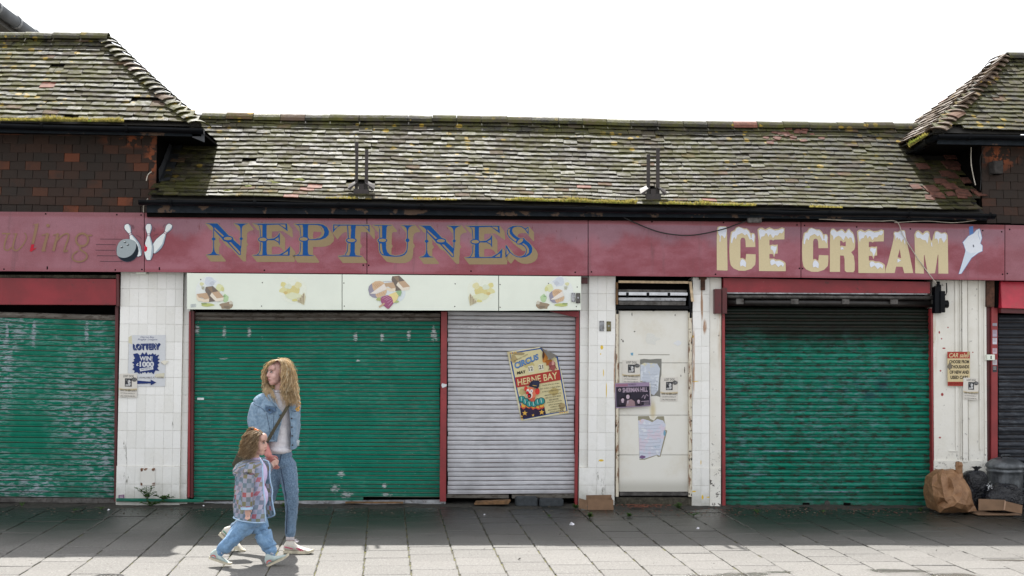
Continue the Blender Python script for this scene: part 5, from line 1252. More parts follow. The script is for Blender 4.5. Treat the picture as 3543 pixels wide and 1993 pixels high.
# lottery, traced in the grid of zoom (400,1130) x5.368
NV = ink(34, 52, 108); PB = ink(205, 208, 212)
a = Art(400, 1130, 5.368, -.0105, .0003)
a.poly(PB, [(240,195),(320,158),(930,155),(925,640),(915,1110),(405,1112),(230,850),(245,420)])
a.poly(ink(206, 202, 176), [(240,195),(300,165),(310,330),(240,300)]); a.poly(ink(206, 202, 182), [(740,880),(910,860),(905,960),(720,940)])
a.text(ink(86, 92, 130), 'Herne Bay', (462, 178, 722, 222), shear=.3); a.text(ink(86, 92, 130), 'Rugby League', (412, 222, 775, 262), shear=.3)
for k in range(6): a.text(NV, 'LOTTERY', [(318+k*4, 322+k*4), (820+k*4, 308+k*4), (808+k*4, 414+k*4), (322+k*4, 424+k*4)], bold=.03)
a.text(ink(200, 205, 212), 'LOTTERY', [(314, 316), (818, 302), (806, 408), (318, 420)], bold=.035); a.text(NV, 'LOTTERY', [(318, 320), (815, 306), (802, 404), (322, 416)], bold=.02)
st = []; rd = random.Random(2)
tips = [(325,508),(405,492),(455,540),(500,478),(535,520),(568,468),(600,530),(640,508),(650,530),(690,488),(715,520),(752,503),(745,545),(808,518),(780,590),(822,600),(780,640),(820,670),(780,705),(800,745),(770,770),(815,825),(740,815),(705,885),(660,845),(640,865),(600,840),(575,875),(545,840),(520,860),(500,850),(478,880),(450,850),(445,885),(400,850),(340,860),(355,820),(310,795),(345,750),(325,725),(345,705),(303,668),(345,640),(332,610),(360,590),(345,560)]
a.poly(NV, tips); a.text(PB, 'WIN!', (446, 550, 684, 634), bold=.035); a.text(PB, '1000', (446, 648, 712, 750), bold=.045); a.text(PB, '£', (384, 676, 430, 728), bold=.03)
a.poly(PB, [(444,778),(695,745),(700,795),(455,832)]); a.text(NV, 'INSTANTLY', [(468, 783), (676, 756), (680, 788), (472, 814)], shear=.3)
a.text(ink(96, 92, 100), 'S AVAILABLE AT KIOSK', (405, 930, 897, 962)); a.poly(NV, [(400,1002),(650,1022),(652,985),(755,1038),(652,1092),(650,1055),(400,1065)])
a.poly(ink(222, 218, 205), [(835,655),(900,628),(990,640),(910,715)]); a.poly(ink(160, 155, 150), [(835,655),(915,715),(850,680)])
paper('poster', 'pale Herne Bay Rugby League LOTTERY poster on the left tiled pier', 'poster', a, 0)
# lost dog leaflets
def lost(quad, Y, label, sm=.0003, first=False):
    a = Art(0, 0, 1, Y, sm); P0, P1, P2, P3 = quad
    def q(x, y): return tuple((P0[i]*(1-x)+P1[i]*x)*(1-y)+(P3[i]*(1-x)+P2[i]*x)*y for i in (0, 1))
    a.tf = q; BK = ink(58, 54, 52)
    a.poly(ink(212, 208, 200), [(0, .02), (.5, 0), (.98, .01), (1, .5), (.99, .97), (.7, .99), (.3, .985), (.02, 1), (-.01, .6)])
    a.poly(ink(198, 184, 154), [(.0, .6), (.3, .64), (1, .6), (.99, .68), (.5, .71), (0, .68)])
    a.text(BK, 'LOST DOG', (.22, .06, .80, .155), bold=.015); a.poly(ink(60, 60, 64), [(.32, .2), (.69, .2), (.7, .54), (.32, .54)])
    for (x, y, r1, r2, c) in ((.55, .33, .08, .07, 200), (.57, .43, .07, .08, 190), (.44, .48, .1, .04, 170), (.50, .30, .03, .04, 150), (.4, .27, .05, .04, 110), (.6, .38, .03, .02, 120)): a.ell(ink(c, c, c), x, y, r1, r2, n=12)
    a.poly(ink(36, 35, 38), [(.83+(.13 if k % 2 else .17)*math.cos(k*.3142), .24+(.07 if k % 2 else .095)*math.sin(k*.3142)) for k in range(20)]); a.text(ink(190, 190, 190), '£20', (.75, .19, .93, .235)); a.text(ink(190, 190, 190), 'REWARD', (.72, .245, .94, .285))
    a.text(BK, 'HAVE YOU SEEN LUCKY?', (.08, .65, .97, .735), bold=.01); a.text(ink(110, 106, 100), 'LAST SEEN IN CROSSFIELD ST', (.1, .79, .88, .835)); a.text(ink(96, 92, 88), 'CALL STEVE ON 0482 5901', (.1, .90, .88, .955))
    a.tf = q
    return paper('leaflet', label, 'leaflet', a, Y)
def zq(ox, oy, sc, pts): return [(ox+x/sc, oy+y/sc) for x, y in pts]
lost(zq(400, 1130, 5.368, [(68, 868), (405, 875), (398, 1330), (55, 1315)]), -.0165, 'lost dog leaflet on the left tiled pier overlapping the lottery poster')
lost(zq(2100, 1200, 3.45, [(185, 152), (395, 158), (398, 440), (180, 436)]), .030, 'lost dog leaflet on the door just above the purple band poster')
lost(zq(2100, 1200, 3.45, [(640, 362), (850, 355), (846, 655), (635, 648)]), .030, 'lost dog leaflet on the right half of the cream door')
lost(zq(3100, 950, 1.61, [(376, 572), (462, 576), (458, 702), (374, 696)]), -.0345, 'lost dog leaflet on the right pilaster overlapping the car sales poster')
# torn paper remains on the door
a = Art(2100, 1200, 3.45, .0335, .0003)
a.poly(ink(126, 126, 120), [(396,152),(440,143),(520,150),(590,143),(652,143),(650,330),(635,400),(640,600),(590,585),(525,590),(520,430),(398,420)]); a.poly(T1, [(400,215),(450,190),(600,200),(635,260),(625,340),(610,520),(560,580),(525,560),(520,430),(400,410)])

for k in range(6): a.stroke(ink(160, 168, 180), [(420, 330+k*38), (500+k*12, 335+k*38), (600, 328+k*38)], 3)
paper('torn_poster', 'torn faded blue-grey poster remnant between the two leaflets on the door', 'poster', a, 0)
a = Art(2100, 1200, 3.45, .0335, .0003)
a.poly(ink(146, 142, 122), [(370,828),(500,825),(515,860),(560,880),(600,830),(680,828),(690,900),(700,930),(695,990),(720,1000),(640,1310),(610,1315),(590,1295),(560,1310),(450,1348),(388,1348),(380,1080)])
a.poly(T2, [(372,880),(430,860),(500,880),(540,900),(600,860),(670,880),(702,930),(690,990),(700,1010),(630,1300),(600,1290),(540,1305),(450,1335),(390,1335),(382,1080)])
blobby(a, ink(118, 92, 130), 425, 1315, 40, 18, seed=4); blobby(a, ink(118, 160, 184), 688, 1030, 14, 34, seed=2)
for k in range(9): a.stroke(ink(150, 155, 168), [(390, 930+k*42), (500, 938+k*42), (640, 928+k*42)], 3)
paper('torn_poster', 'jagged pale purple poster remnant low on the cream door', 'poster', a, 0)
a = Art(2000, 950, 1.705, .0338, .0003); blobby(a, ink(216, 216, 210), 437, 380, 38, 32, seed=2, amp=.35); blobby(a, ink(220, 222, 224), 590, 405, 22, 14, seed=3); a.poly(ink(120, 165, 190), [(310,462),(326,460),(324,478),(312,476)]); a.stroke(ink(150, 146, 136), [(355, 471), (540, 473)], 4); paper('paper_scrap', 'thin glued paper scraps high on the cream door', 'paper', a, 0)
# band poster
PU = ink(150, 132, 158); DK = ink(48, 44, 56); PK = ink(176, 158, 176)
a = Art(2100, 1200, 3.45, -.008, .0003)
a.poly(PU, [(98,436),(505,422),(522,705),(104,733)]); a.poly(DK, [(108,480),(506,470),(512,695),(112,722)]); a.poly(ink(150, 108, 128), [(106,445),(250,440),(250,470),(107,476)])
a.text(ink(60, 50, 62), 'THE FABULOUS', [(256, 441), (348, 438), (349, 458), (257, 461)]); a.text(PK, 'SHERMAN HILL', [(186, 490), (484, 480), (487, 535), (188, 546)], bold=.03)
a.ell(ink(190, 170, 180), 152, 515, 16, 18); a.poly(DK, [(142, 525), (162, 525), (158, 508), (146, 508)])
def head(x, y, s_, hair): 
    a.ell(ink(36, 30, 40), x, y-6*s_, 22*s_, 24*s_); a.ell(ink(196, 176, 190), x, y, 13*s_, 18*s_)
    if hair: blobby(a, ink(60, 50, 62), x-20*s_, y+10*s_, 10*s_, 26*s_, seed=2); blobby(a, ink(60, 50, 62), x+20*s_, y+10*s_, 10*s_, 24*s_, seed=3)
    for dx in (-5, 5): a.ell(ink(50, 40, 55), x+dx*s_, y-3*s_, 2.2*s_, 1.6*s_, n=8)
    a.stroke(ink(90, 60, 80), [(x-4*s_, y+9*s_), (x+4*s_, y+9*s_)], 2*s_)
a.poly(ink(150, 124, 130), [(225,712),(240,640),(290,625),(330,650),(340,705)]); a.poly(ink(180, 165, 180), [(238,650),(262,640),(250,690)])
a.poly(ink(34, 28, 38), [(125,718),(140,690),(210,690),(235,712)]); head(188, 642, 1.5, True); head(250, 596, 1.55, False); a.poly(ink(36, 30, 40), [(222, 588), (218, 560), (250, 548), (280, 566), (278, 590), (262, 572), (238, 572)])
a.poly(ink(34, 28, 38), [(345,706),(360,690),(400,688),(425,702)]); head(378, 655, 1.35, True)
for k, t in enumerate(('THE BANDSTAND', 'FRI 8PM', 'HERNE BAY')): a.stroke(PK, [(440, 660+k*14), (502, 657+k*14)], 4)
a.stroke(PK, [(415,610),(440,575),(450,620),(470,570),(495,590)], 5, smooth=True); a.stroke(PK, [(410,652),(500,645)], 6)
paper('poster', 'dark purple SHERMAN HILL band poster across the left edge of the door', 'poster', a, 0)
# car sales
a = Art(3100, 950, 1.61, -.031, .0003); RD = ink(160, 62, 52); YB = ink(205, 188, 148)
a.poly(YB, [(286,430),(412,430),(412,620),(288,620)]); a.poly(RD, [(286,430),(412,430),(412,467),(286,467)]); a.poly(RD, [(288,597),(376,597),(376,621),(288,620)])
a.text(YB, 'CAR sales', (296, 437, 406, 462), bold=.02, shear=.25)
for t, x0, y0, x1 in (('CHOOSE FROM', 297, 476, 407), ('THOUSANDS', 306, 504, 407), ('OF NEW AND', 299, 534, 407), ('USED CARS', 304, 563, 402)): a.text(ink(60, 56, 48), t, (x0, y0, x1, y0+19), bold=.035)
a.text(ink(110, 30, 26), 'EVERTON MOTORS', (297, 601, 376, 614)); blobby(a, ink(120, 112, 98), 300, 512, 12, 18, seed=3); blobby(a, ink(180, 160, 120), 404, 440, 8, 12, seed=4)
paper('poster', 'yellowed CAR sales poster with red header on the right pilaster', 'poster', a, 0)
# circus poster: paper sheet with a folded corner, print on top
a = Art(1700, 1180, 4.831, .098, .0004)
BL = ink(32, 78, 146); CRM = ink(212, 202, 158); RDc = ink(166, 58, 52); YL_ = ink(212, 168, 74)
a.poly(ink(214, 208, 176), [(262,182),(805,98),(880,150),(1100,255),(1175,530),(1240,870),(1300,1205),(900,1265),(500,1335),(400,870),(340,560)])
a.poly(BL, [(290,200),(830,112),(860,145),(1110,260),(1150,480),(1275,1170),(900,1240),(530,1312),(430,870)]); a.poly(CRM, [(318,215),(820,135),(860,185),(1090,280),(1130,480),(1255,1165),(900,1220),(548,1290),(450,870)])
for (c, x, y, r1, r2, s_) in (((190, 176, 120), 600, 380, 130, 60, 1), ((178, 160, 116), 380, 300, 50, 70, 2), ((186, 168, 112), 1050, 850, 80, 60, 3), ((186, 170, 120), 520, 850, 60, 50, 4), ((160, 145, 108), 460, 210, 90, 25, 5), ((170, 152, 110), 1180, 1090, 50, 60, 6)): blobby(a, ink(*c), x, y, r1, r2, seed=s_)
a.text(ink(70, 60, 50), 'SPECTACULARLY AMAZING', [(372, 330), (608, 212), (612, 232), (378, 352)]); a.text(BL, 'CIRCUS', [(372, 372), (782, 208), (792, 308), (408, 474)], bold=.045); a.text(ink(96, 140, 190), 'CIRCUS', [(378, 378), (780, 218), (788, 298), (408, 462)], bold=.025)
for (x, y, t) in ((618, 430, '12'), (788, 402, '21')):
    a.poly(ink(216, 212, 194), [(x-8, y-8), (x+80, y-24), (x+95, y+78), (x+8, y+94)]); a.text(ink(40, 38, 36), t, [(x+2, y+8), (x+72, y-6), (x+80, y+58), (x+12, y+70)], bold=.02)
a.text(ink(50, 44, 38), 'MAY', [(428, 512), (572, 482), (578, 534), (432, 560)], bold=.03)
a.poly(RDc, [(395,610),(1140,478),(1162,650),(420,778)]); a.text(ink(214, 200, 150), 'HERNE BAY', [(432, 640), (1095, 515), (1110, 630), (445, 745)], bold=.012)
# acrobat on horseback style figure, top right
blobby(a, ink(196, 130, 60), 900, 270, 50, 110, seed=8, amp=.3); blobby(a, ink(170, 100, 44), 960, 360, 60, 60, seed=9, amp=.3); blobby(a, ink(150, 82, 80), 1020, 420, 50, 90, seed=10, amp=.35); blobby(a, ink(210, 160, 150), 1030, 370, 25, 45, seed=11); blobby(a, ink(90, 60, 46), 870, 230, 20, 70, seed=12, amp=.35); a.stroke(ink(120, 60, 60), [(960, 490), (985, 420), (1060, 400), (1090, 470)], 14)
# clown: hat, face, ruff, star-spangled suit
a.poly(ink(44, 36, 60), [(500,1300),(480,1120),(560,1060),(800,1040),(880,1080),(915,1225),(720,1262)])
for x, y, r in ((560, 1205, 48), (842, 1190, 48), (698, 1240, 26), (505, 1255, 18)): a.poly(YL_, [(x+r*(1 if k % 2 == 0 else .42)*math.sin(k*.6283), y-r*(1 if k % 2 == 0 else .42)*math.cos(k*.6283)) for k in range(10)])
for x in (540, 620, 700, 780, 840): blobby(a, ink(200, 80, 60), x, 1095+10*math.sin(x), 48, 42, seed=x); blobby(a, YL_, x, 1085+10*math.sin(x), 36, 32, seed=x+1)
for i, (x, y) in enumerate(((510, 970), (570, 1010), (640, 1050), (710, 1050), (780, 1020), (840, 1000))): blobby(a, ink(34, 62, 70), x, y, 60, 58, seed=20+i, amp=.12); blobby(a, ink(52, 140, 138), x, y, 50, 50, seed=20+i, amp=.12); a.stroke(ink(200, 206, 196), [(x-12, y-40), (x, y+30)], 9)
a.ell(ink(214, 120, 92), 665, 880, 78, 115, -8); a.ell(ink(206, 60, 52), 578, 795, 30, 40); a.ell(ink(206, 60, 52), 770, 840, 38, 56); a.poly(ink(190, 90, 70), [(640, 960), (730, 940), (720, 1010), (660, 1010)])
a.ell(ink(226, 214, 204), 640, 900, 50, 62, -5); a.ell(ink(50, 26, 30), 635, 915, 34, 42); a.ell(ink(196, 50, 50), 632, 922, 20, 20); a.ell(ink(226, 222, 214), 612, 830, 24, 30); a.ell(ink(226, 222, 214), 672, 835, 24, 30)
for x in (610, 670): a.ell(ink(40, 60, 110), x, 838, 8, 10)
a.ell(ink(200, 40, 44), 605, 866, 27, 27); a.poly(ink(36, 38, 58), [(630,760),(650,690),(700,655),(800,660),(800,760),(770,800),(700,770)]); blobby(a, ink(44, 48, 72), 740, 710, 70, 50, seed=40, amp=.3); a.stroke(YL_, [(690, 740), (760, 750)], 8)
tx = ink(66, 58, 50)
for t, q in (('THURS & FRI 4pm & 8pm', [(850,735),(1135,690),(1140,715),(854,762)]), ('SAT 10.30am, 2.30pm & 8pm', [(815,792),(1150,742),(1154,772),(820,820)]), ('SUNDAY 2.30pm & 6.30pm', [(850,842),(1160,795),(1164,822),(854,868)]), ('AMAZING CIRCUS ACTS', [(886,900),(1168,858),(1170,880),(890,922)]), ('LIKE YOU HAVE NEVER', [(904,940),(1162,902),(1166,925),(908,964)]), ('SEEN BEFORE', [(962,976),(1122,952),(1126,975),(966,1000)]), ('JUGGLERS, DANCERS,', [(930,1020),(1184,984),(1188,1006),(934,1044)]), ('AERIAL ACROBATS,', [(950,1062),(1174,1030),(1178,1050),(954,1086)]), ('ANIMALS, FIRE', [(984,1098),(1156,1072),(1160,1094),(988,1120)]), ('BREATHERS, TRAPEZE', [(948,1148),(1216,1104),(1220,1128),(952,1172)]), ('ARTISTS AND MORE', [(972,1182),(1208,1144),(1212,1168),(976,1206)])): a.text(tx, t, q, bold=.015)
for x, y in ((305, 205), (335, 203), (375, 198), (410, 190), (1150, 1200), (1185, 1195), (1225, 1190), (1262, 1185), (515, 1300), (510, 1262)): a.poly(YL_, [(x+20*(1 if k % 2 == 0 else .42)*math.sin(k*.6283), y-20*(1 if k % 2 == 0 else .42)*math.cos(k*.6283)) for k in range(10)])
a.poly(ink(196, 186, 150), [(262, 182), (300, 178), (330, 330), (300, 330)])
o = paper('poster', 'weathered yellow circus poster with a clown, tilted on the silver shutter', 'poster', a, 0)
mb = MB(); f3 = lambda x, y, Y: W(1700+x/4.831, 1180+y/4.831, Y)
pts = [f3(825, 106, .088), f3(900, 150, .05), f3(1000, 190, .03), f3(1112, 250, .082), f3(1050, 272, .04), f3(975, 318, .03), f3(930, 250, .035)]
mb.raw(pts, [(0, 1, 6), (1, 2, 6), (2, 5, 6), (2, 4, 5), (2, 3, 4)]); mb.build('folded_corner', ink(122, 118, 112), o)
# ================================================================== roof brackets, cables, small fittings
random.seed(33)
def post(parent, u, vt, vb, Y, w_=.032):
    p, q = W(u, vb, Y), W(u, vt, Y); mb = MB(); mb.box(p.x-w_/2, p.x+w_/2, Y-.006, Y, p.z-.12, q.z); mb.box(p.x-w_/2, p.x-w_/2+.006, Y, Y+.035, p.z-.12, q.z-.004); mb.box(p.x+w_/2-.006, p.x+w_/2, Y, Y+.035, p.z-.12, q.z-.002)
    return mb.build('post', M_BRKT, parent)
def foot(parent, u, v_, Y, half=.11):
    p = W(u, v_, Y); mb = MB(); mb.box(p.x-.085, p.x+.085, Y-.03, Y+.2, p.z-.07, p.z+.0); mb.box(p.x-.03, p.x+.03, Y-.01, Y+.16, p.z, p.z+.06); mb.build('base', M_BRKT, parent)
    mb = MB(); 
    for s_ in (-1, 1): mb.raw([(p.x+s_*.045, Y-.05, p.z+.07), (p.x+s_*.15, Y-.05, p.z+.0), (p.x+s_*.15, Y+.06, p.z+.06), (p.x+s_*.045, Y+.1, p.z+.12), (p.x+s_*.12, Y-.05, p.z-.02)], [(0, 1, 2, 3), (0, 4, 1)])
    mb.build('flashing', M_BRKT, parent)
b1 = thing('roof_bracket', 'brown twin-post bracket standing on the roof above NEPTUNES', 'bracket', tuple(W(1250, 650, -.1)), 'twin-post brackets on the roof')
post(b1, 1233, 492, 650, -.1); post(b1, 1267, 517, 650, -.1, .036); foot(b1, 1250, 655, -.12)
mb = MB(); mb.tube([W(1229, 530, -.11), W(1228, 470, -.11), W(1225, 462, -.11)], .004, 6); mb.build('aerial', M_STEEL_D, b1)
b2 = thing('roof_bracket', 'brown twin-post bracket with a cross bar on the roof above the door', 'bracket', tuple(W(2260, 668, -.1)), 'twin-post brackets on the roof')
post(b2, 2243.5, 534, 668, -.1, .036); post(b2, 2276.5, 512, 668, -.1, .038); foot(b2, 2260, 672, -.12)
mb = MB(); p, q = W(2249, 539, -.1), W(2271, 536, -.1); mb.box(p.x, q.x, -.1, -.09, p.z-.012, p.z); mb.build('cross_bar', M_BRKT, b2)
def cable(name, label, pts, r, mat, cat='cable', k=8):
    P = catmull([tuple(p) for p in pts], False, k); mb = MB(); mb.tube(P, r, 7); o = mb.build(name, mat, smooth=True); tag(o, label, cat); return o
cable('cable', 'black cable sagging from the gutter down across the red fascia', [D(1560, 541, -.2), D(1590, 557, -.2), D(1660, 584, -.2), D(1735, 592, -.2), D(1810, 579, -.2), D(1860, 562, -.2), D(1893, 550, -.2)], .007, M_CABLE)
cable('cable', 'pale cable running down from the eaves across the letters AM', [D(2060, 551, -.21), D(2150, 555, -.21), D(2215, 556, -.21), D(2256, 558, -.2), D(2272, 592, -.18), D(2310, 652, -.18), D(2356, 714, -.15)], .0055, M_CABLEW)
cable('cable', 'thin pale cable looped under the main gutter at the right', [D(2250, 560, -.22), D(2330, 556, -.22), D(2400, 560, -.22), D(2470, 552, -.2)], .004, M_CABLEW)
cable('cable', 'white cable coming out beside the eaves board at the left end', [D(381, 432, -.0), D(372, 440, -.02), D(368, 455, -.03)], .006, M_CABLEW)
cable('cable', 'pale cable curling between the tile-hung wall and the red fascia', [D(372, 500, -.25), D(362, 515, -.2), D(361, 534, -.17)], .006, M_CABLEW)
cable('cable', 'pale cable hanging down the tile-hung wall on the right', [D(2443, 370, .03), D(2443, 410, .03), D(2449, 445, .03), D(2454, 466, .02)], .006, M_CABLEW)
cable('cable', 'dark thin cable beside the vent on the right wall', [D(2477, 368, .03), D(2466, 400, .03), D(2468, 440, .03), D(2466, 480, .03)], .004, M_CABLE)
jb = thing('junction_box', 'small grimy box hanging under the gutter where the black cable ends', 'junction box', tuple(D(1898, 552, -.2)))
bm_(jb, 'case', 1881, 546, 1917, 559.5, -.24, -.17, M_STEEL_D, bevel=.008)
vp = thing('vent_cowl', 'square dark vent pipe on the tile-hung wall at far right', 'vent', tuple(W(3455, 578, 0)))
mb = MB(); mb.pbox(3438, 556, 3472, 600, -.10, .06, u0b=3440); mb.build('cowl', simple('cement_cowl', (.04, .036, .034, 1), .9, sc=20, var=.5, bump=.5), vp, bevel=.008)
mb = MB(); mb.pbox(3445, 592, 3468, 603, -.09, .0); mb.build('outlet', M_DARK, vp)
rb = thing('rusty_bracket', 'rusty iron bracket with a rust streak at the top of the pier by the door', 'bracket', tuple(D(1768, 715, -.03)))
bm_(rb, 'strap', 1764, 700, 1774, 730, -.05, -.008, M_RUST); bm_(rb, 'plate', 1760, 697, 1778, 703, -.06, -.008, M_RUST)
hk = thing('hook', 'black iron hook and strap at the top of the right pilaster', 'hook', tuple(D(2378, 735, -.05)))
bm_(hk, 'strap', 2358.5, 708, 2365, 724, -.06, -.02, M_BLACK); mb = MB(); mb.tube([D(2381, 712, -.06), D(2381.5, 735, -.07), D(2379, 742, -.08), D(2373, 742, -.08), D(2370.5, 736, -.08)], .007, 8); mb.build('hook_rod', M_BLACK, hk, smooth=True)
ap = thing('access_panel', 'white metal plate with rusty corners at the foot of the left tiled pier', 'access panel', tuple(W(511, 1650, -.02)))
mb = MB(); mb.pbox(486, 1620, 536, 1680, -.0255, -.018); mb.build('plate', (lambda g: (g.done(g.mix(g.mr(g.ma('MULTIPLY', g.blobs([(W(u, v_, 0).x, W(u, v_, 0).z, .035, .035) for u, v_ in ((488, 1676), (534, 1676), (490, 1624), (534, 1624), (505, 1621))], .8), g.mr(g.noise(60, 4), .25, .6)), .2, .5), (.68, .67, .63, 1), (.16, .06, .02, 1)), .5)))(G('rusty_plate')), ap, bevel=.002)
for u, v_ in ((490, 1673), (532, 1673), (491, 1627), (531, 1627)): mb = MB(); p = W(u, v_, -.026); mb.tube([p, p-Vector((0, .004, 0))], .006, 8); mb.build('screw', M_RUST, ap)
np_ = Art(0, 0, 1, -.0215, .0004); np_.poly(ink(120, 90, 118), [(410, 1713), (430, 1711), (430, 1726), (410, 1727)]); np_.stroke(ink(190, 180, 190), [(414, 1717), (426, 1716)], 2); np_.stroke(ink(190, 180, 190), [(414, 1722), (426, 1721)], 2)
tag(np_.build('sticker'), 'small purple sticker low on the left tiled pier', 'sticker')
pl = thing('air_brick', 'small pale ledge bracket under the red fascia on the left pier', 'bracket', tuple(D(352, 686, -.05))); bm_(pl, 'plate', 342, 684.5, 367, 688.5, -.12, -.008, M_SIGN)
ps = Art(0, 0, 1/K, .0285, .0002); ps.poly(ink(208, 212, 216), [(1112, 964), (1124, 967), (1123, 972), (1113, 976), (1110, 969)]); ps.tf = None
o = ps.build('sticker_scrap'); tag(o, 'torn white sticker on the red post between green and silver shutters', 'sticker')
# ================================================================== plants
def leaf(mb, p, d, up, L, w_):
    d = d.normalized(); s_ = d.cross(up).normalized(); q = p+d*L*.5+up*L*.12
    mb.raw([p, q+s_*w_, p+d*L-up*L*.1, q-s_*w_], [(0, 1, 2), (0, 2, 3)])
def weed(label, P, h, spread, nst, seed, mat=None, leafy=True, name='weed'):
    rd = random.Random(seed); t = thing(name, label, 'plant', tuple(P)); st, lf = MB(), MB(); P = Vector(P)
    for i in range(nst):
        a = rd.uniform(0, 6.28); lean = Vector((math.cos(a)*spread*rd.uniform(.2, 1), math.sin(a)*spread*.4*rd.uniform(-.8, .3), h*rd.uniform(.45, 1)))
        pts = [P+lean*t_+Vector((0, 0, -lean.z*.25*t_*t_))+Vector((rd.uniform(-1, 1), 0, rd.uniform(-1, 1)))*.006 for t_ in (0, .33, .66, 1)]
        if leafy:
            st.tube(pts, .0022, 4)
            for k in range(int(7+h*40)):
                t_ = rd.uniform(.15, 1); q = P+lean*t_+Vector((0, 0, -lean.z*.25*t_*t_)); an = rd.uniform(0, 6.28)
                leaf(lf, q, Vector((math.cos(an), math.sin(an)*.7-.2, rd.uniform(-.1, .6))), Vector((0, 0, 1)), rd.uniform(.018, .042), rd.uniform(.008, .016))
        else:
            q0, q1 = pts[0], pts[-1]; s_ = Vector((.0035, 0, 0)); mid = pts[2]
            lf.raw([q0-s_, q0+s_, mid+s_*.8, mid-s_*.8, q1+Vector((lean.x*.35, 0, -.012))], [(0, 1, 2, 3), (3, 2, 4)])
    if leafy: st.build('stem', M_LEAF, t)
    lf.build('leaves' if leafy else 'blades', mat or M_LEAF, t)
    return t
weed('leafy weed climbing over the slat in front of the left tiled pier', W(510, 1727, -.10), .19, .16, 9, 1)
weed('low spreading weed at the right of the left tiled pier foot', W(565, 1728, -.10), .07, .14, 8, 2)
weed('sparse weed on the ground below the projecting green slat', WZ(520, 1752)+Vector((0, 0, .01)), .07, .2, 8, 3)
for i, (u, v_, h, sp, n, lf_, lb_) in enumerate(((2350, 1762, .09, .05, 5, True, 'broad-leaved weed by the right end of the door step'), (2380, 1745, .13, .03, 4, True, 'upright weed against the tiled pier beside the door step'), (2400, 1785, .05, .14, 26, False, 'bright green tuft spreading over the slabs below the door'), (2178, 1790, .05, .03, 5, True, 'tiny weed in a paving joint left of the door'),
    (2040, 1793, .07, .03, 7, True, 'small weed in a paving joint below the cardboard box'), (1992, 1762, .07, .04, 5, True, 'small weed left of the cardboard box'), (2620, 1775, .07, .09, 22, False, 'grass tuft at the left foot of the rusty green shutter'), (3187, 1768, .07, .07, 22, False, 'grass tuft beside the brown paper bag'),
    (2850, 1772, .035, .07, 14, False, 'short grass tuft before the middle of the rusty green shutter'), (1900, 1788, .035, .05, 10, False, 'mossy grass tuft below the silver shutter'), (255, 1768, .04, .1, 14, False, 'thin grass tuft before the chalky green shutter'), (75, 1752, .09, .06, 10, False, 'wispy grass tuft near the left edge'), (350, 1762, .04, .08, 14, False, 'low grass tuft near the first pier'), (990, 1758, .05, .06, 6, True, 'small weed under the wide green shutter behind the woman'))):
    weed(lb_, WZ(u, v_)+Vector((0, 0, .006)), h, sp, n, 40+i, leafy=lf_)
def grass_strip(name, label, segs, hmax, mat, parent=None):
    mb = MB(); rd = random.Random(name)
    for (x0, y0, x1, y1, Y, n, hm) in segs:
        for k in range(n):
            t = rd.random(); p = D(lerp(x0, x1, t), lerp(y0, y1, t), Y+rd.uniform(-.03, .03)); dens = .6+.6*max(0, mnoise.noise(Vector((p.x*4, 0, 2)))+.35)
            h = hm*dens*rd.uniform(.35, 1.15); l = Vector((rd.gauss(0, .5)*h, rd.uniform(-.7, .1)*h, h)); s_ = Vector((.0035, 0, 0)); p.z += .008
            mb.raw([p-s_, p+s_, p+l*.6+s_*.7, p+l], [(0, 1, 2), (0, 2, 3)])
    o = mb.build(name, mat, parent); tag(o, label, None, None, 'stuff'); return o
M_GRASS2 = leafy('green_grass', (.17, .21, .035, 1))
grass_strip('gutter_grass', 'dry yellow grass growing in the gutters', [(1270, 506, 1430, 510, -.30, 700, .05), (1430, 510, 1600, 515, -.30, 900, .062), (1660, 515, 1780, 518, -.30, 450, .05), (1780, 518, 1900, 520, -.30, 420, .045), (2035, 523, 2120, 525, -.30, 160, .04), (1040, 503, 1150, 505, -.30, 160, .03), (820, 500, 900, 502, -.28, 100, .03), (0, 306, 110, 307, -.33, 700, .05), (110, 307, 220, 308, -.33, 900, .065), (230, 308, 310, 309, -.33, 600, .06), (2288, 372, 2330, 345, -.15, 600, .06)], .07, M_GRASS)
grass_strip('gutter_grass_green', 'greener grass and moss growing among the dry gutter grass', [(1290, 506, 1590, 515, -.31, 500, .04), (1665, 515, 1890, 520, -.31, 300, .035), (0, 306, 300, 309, -.33, 600, .035), (2286, 368, 2325, 346, -.16, 300, .05)], .05, M_GRASS2)
def moss(label, x, y, rx, rz):
    xx, s = s_of(x*K, y*K); p = msurf(xx, s); mb = MB(); rd = random.Random(int(x)); n = 12
    for j in range(5):
        for i in range(n):
            a = 6.283*i/n; r_ = math.cos(j/4*1.57); w_ = 1+rd.uniform(-.2, .2); mb.v.append((p.x+rx*r_*w_*math.cos(a), p.y-.02+rz*1.3*r_*w_*math.sin(a), p.z+.022+.022*math.sin(j/4*1.57)*w_+rz*.9*r_*w_*math.sin(a)))
    for j in range(4):
        for i in range(n): mb.f.append((j*n+i, j*n+(i+1) % n, (j+1)*n+(i+1) % n, (j+1)*n+i)); 
    mb.m = [0]*len(mb.f); o = mb.build('moss_clump', M_MOSS, smooth=True); tag(o, label, 'moss', 'moss clumps on the tiles')
moss('round bright moss cushion low on the main roof left of the first bracket', 685, 466, .10, .035); moss('brownish moss cushion next to the round one on the main roof', 752, 461, .08, .025); moss('moss clump at the foot of the roof near its left end', 625, 478, .05, .03); moss('small moss clump above the gutter at the left', 572, 489, .05, .025); moss('moss cushion above the gutter grass in the middle of the roof', 1342, 486, .055, .022)
moss('dry moss tuft high on the roof above the NEPTUNES sign', 1120, 442, .03, .015); moss('brown moss tuft on the right part of the main roof', 2030, 478, .04, .02)
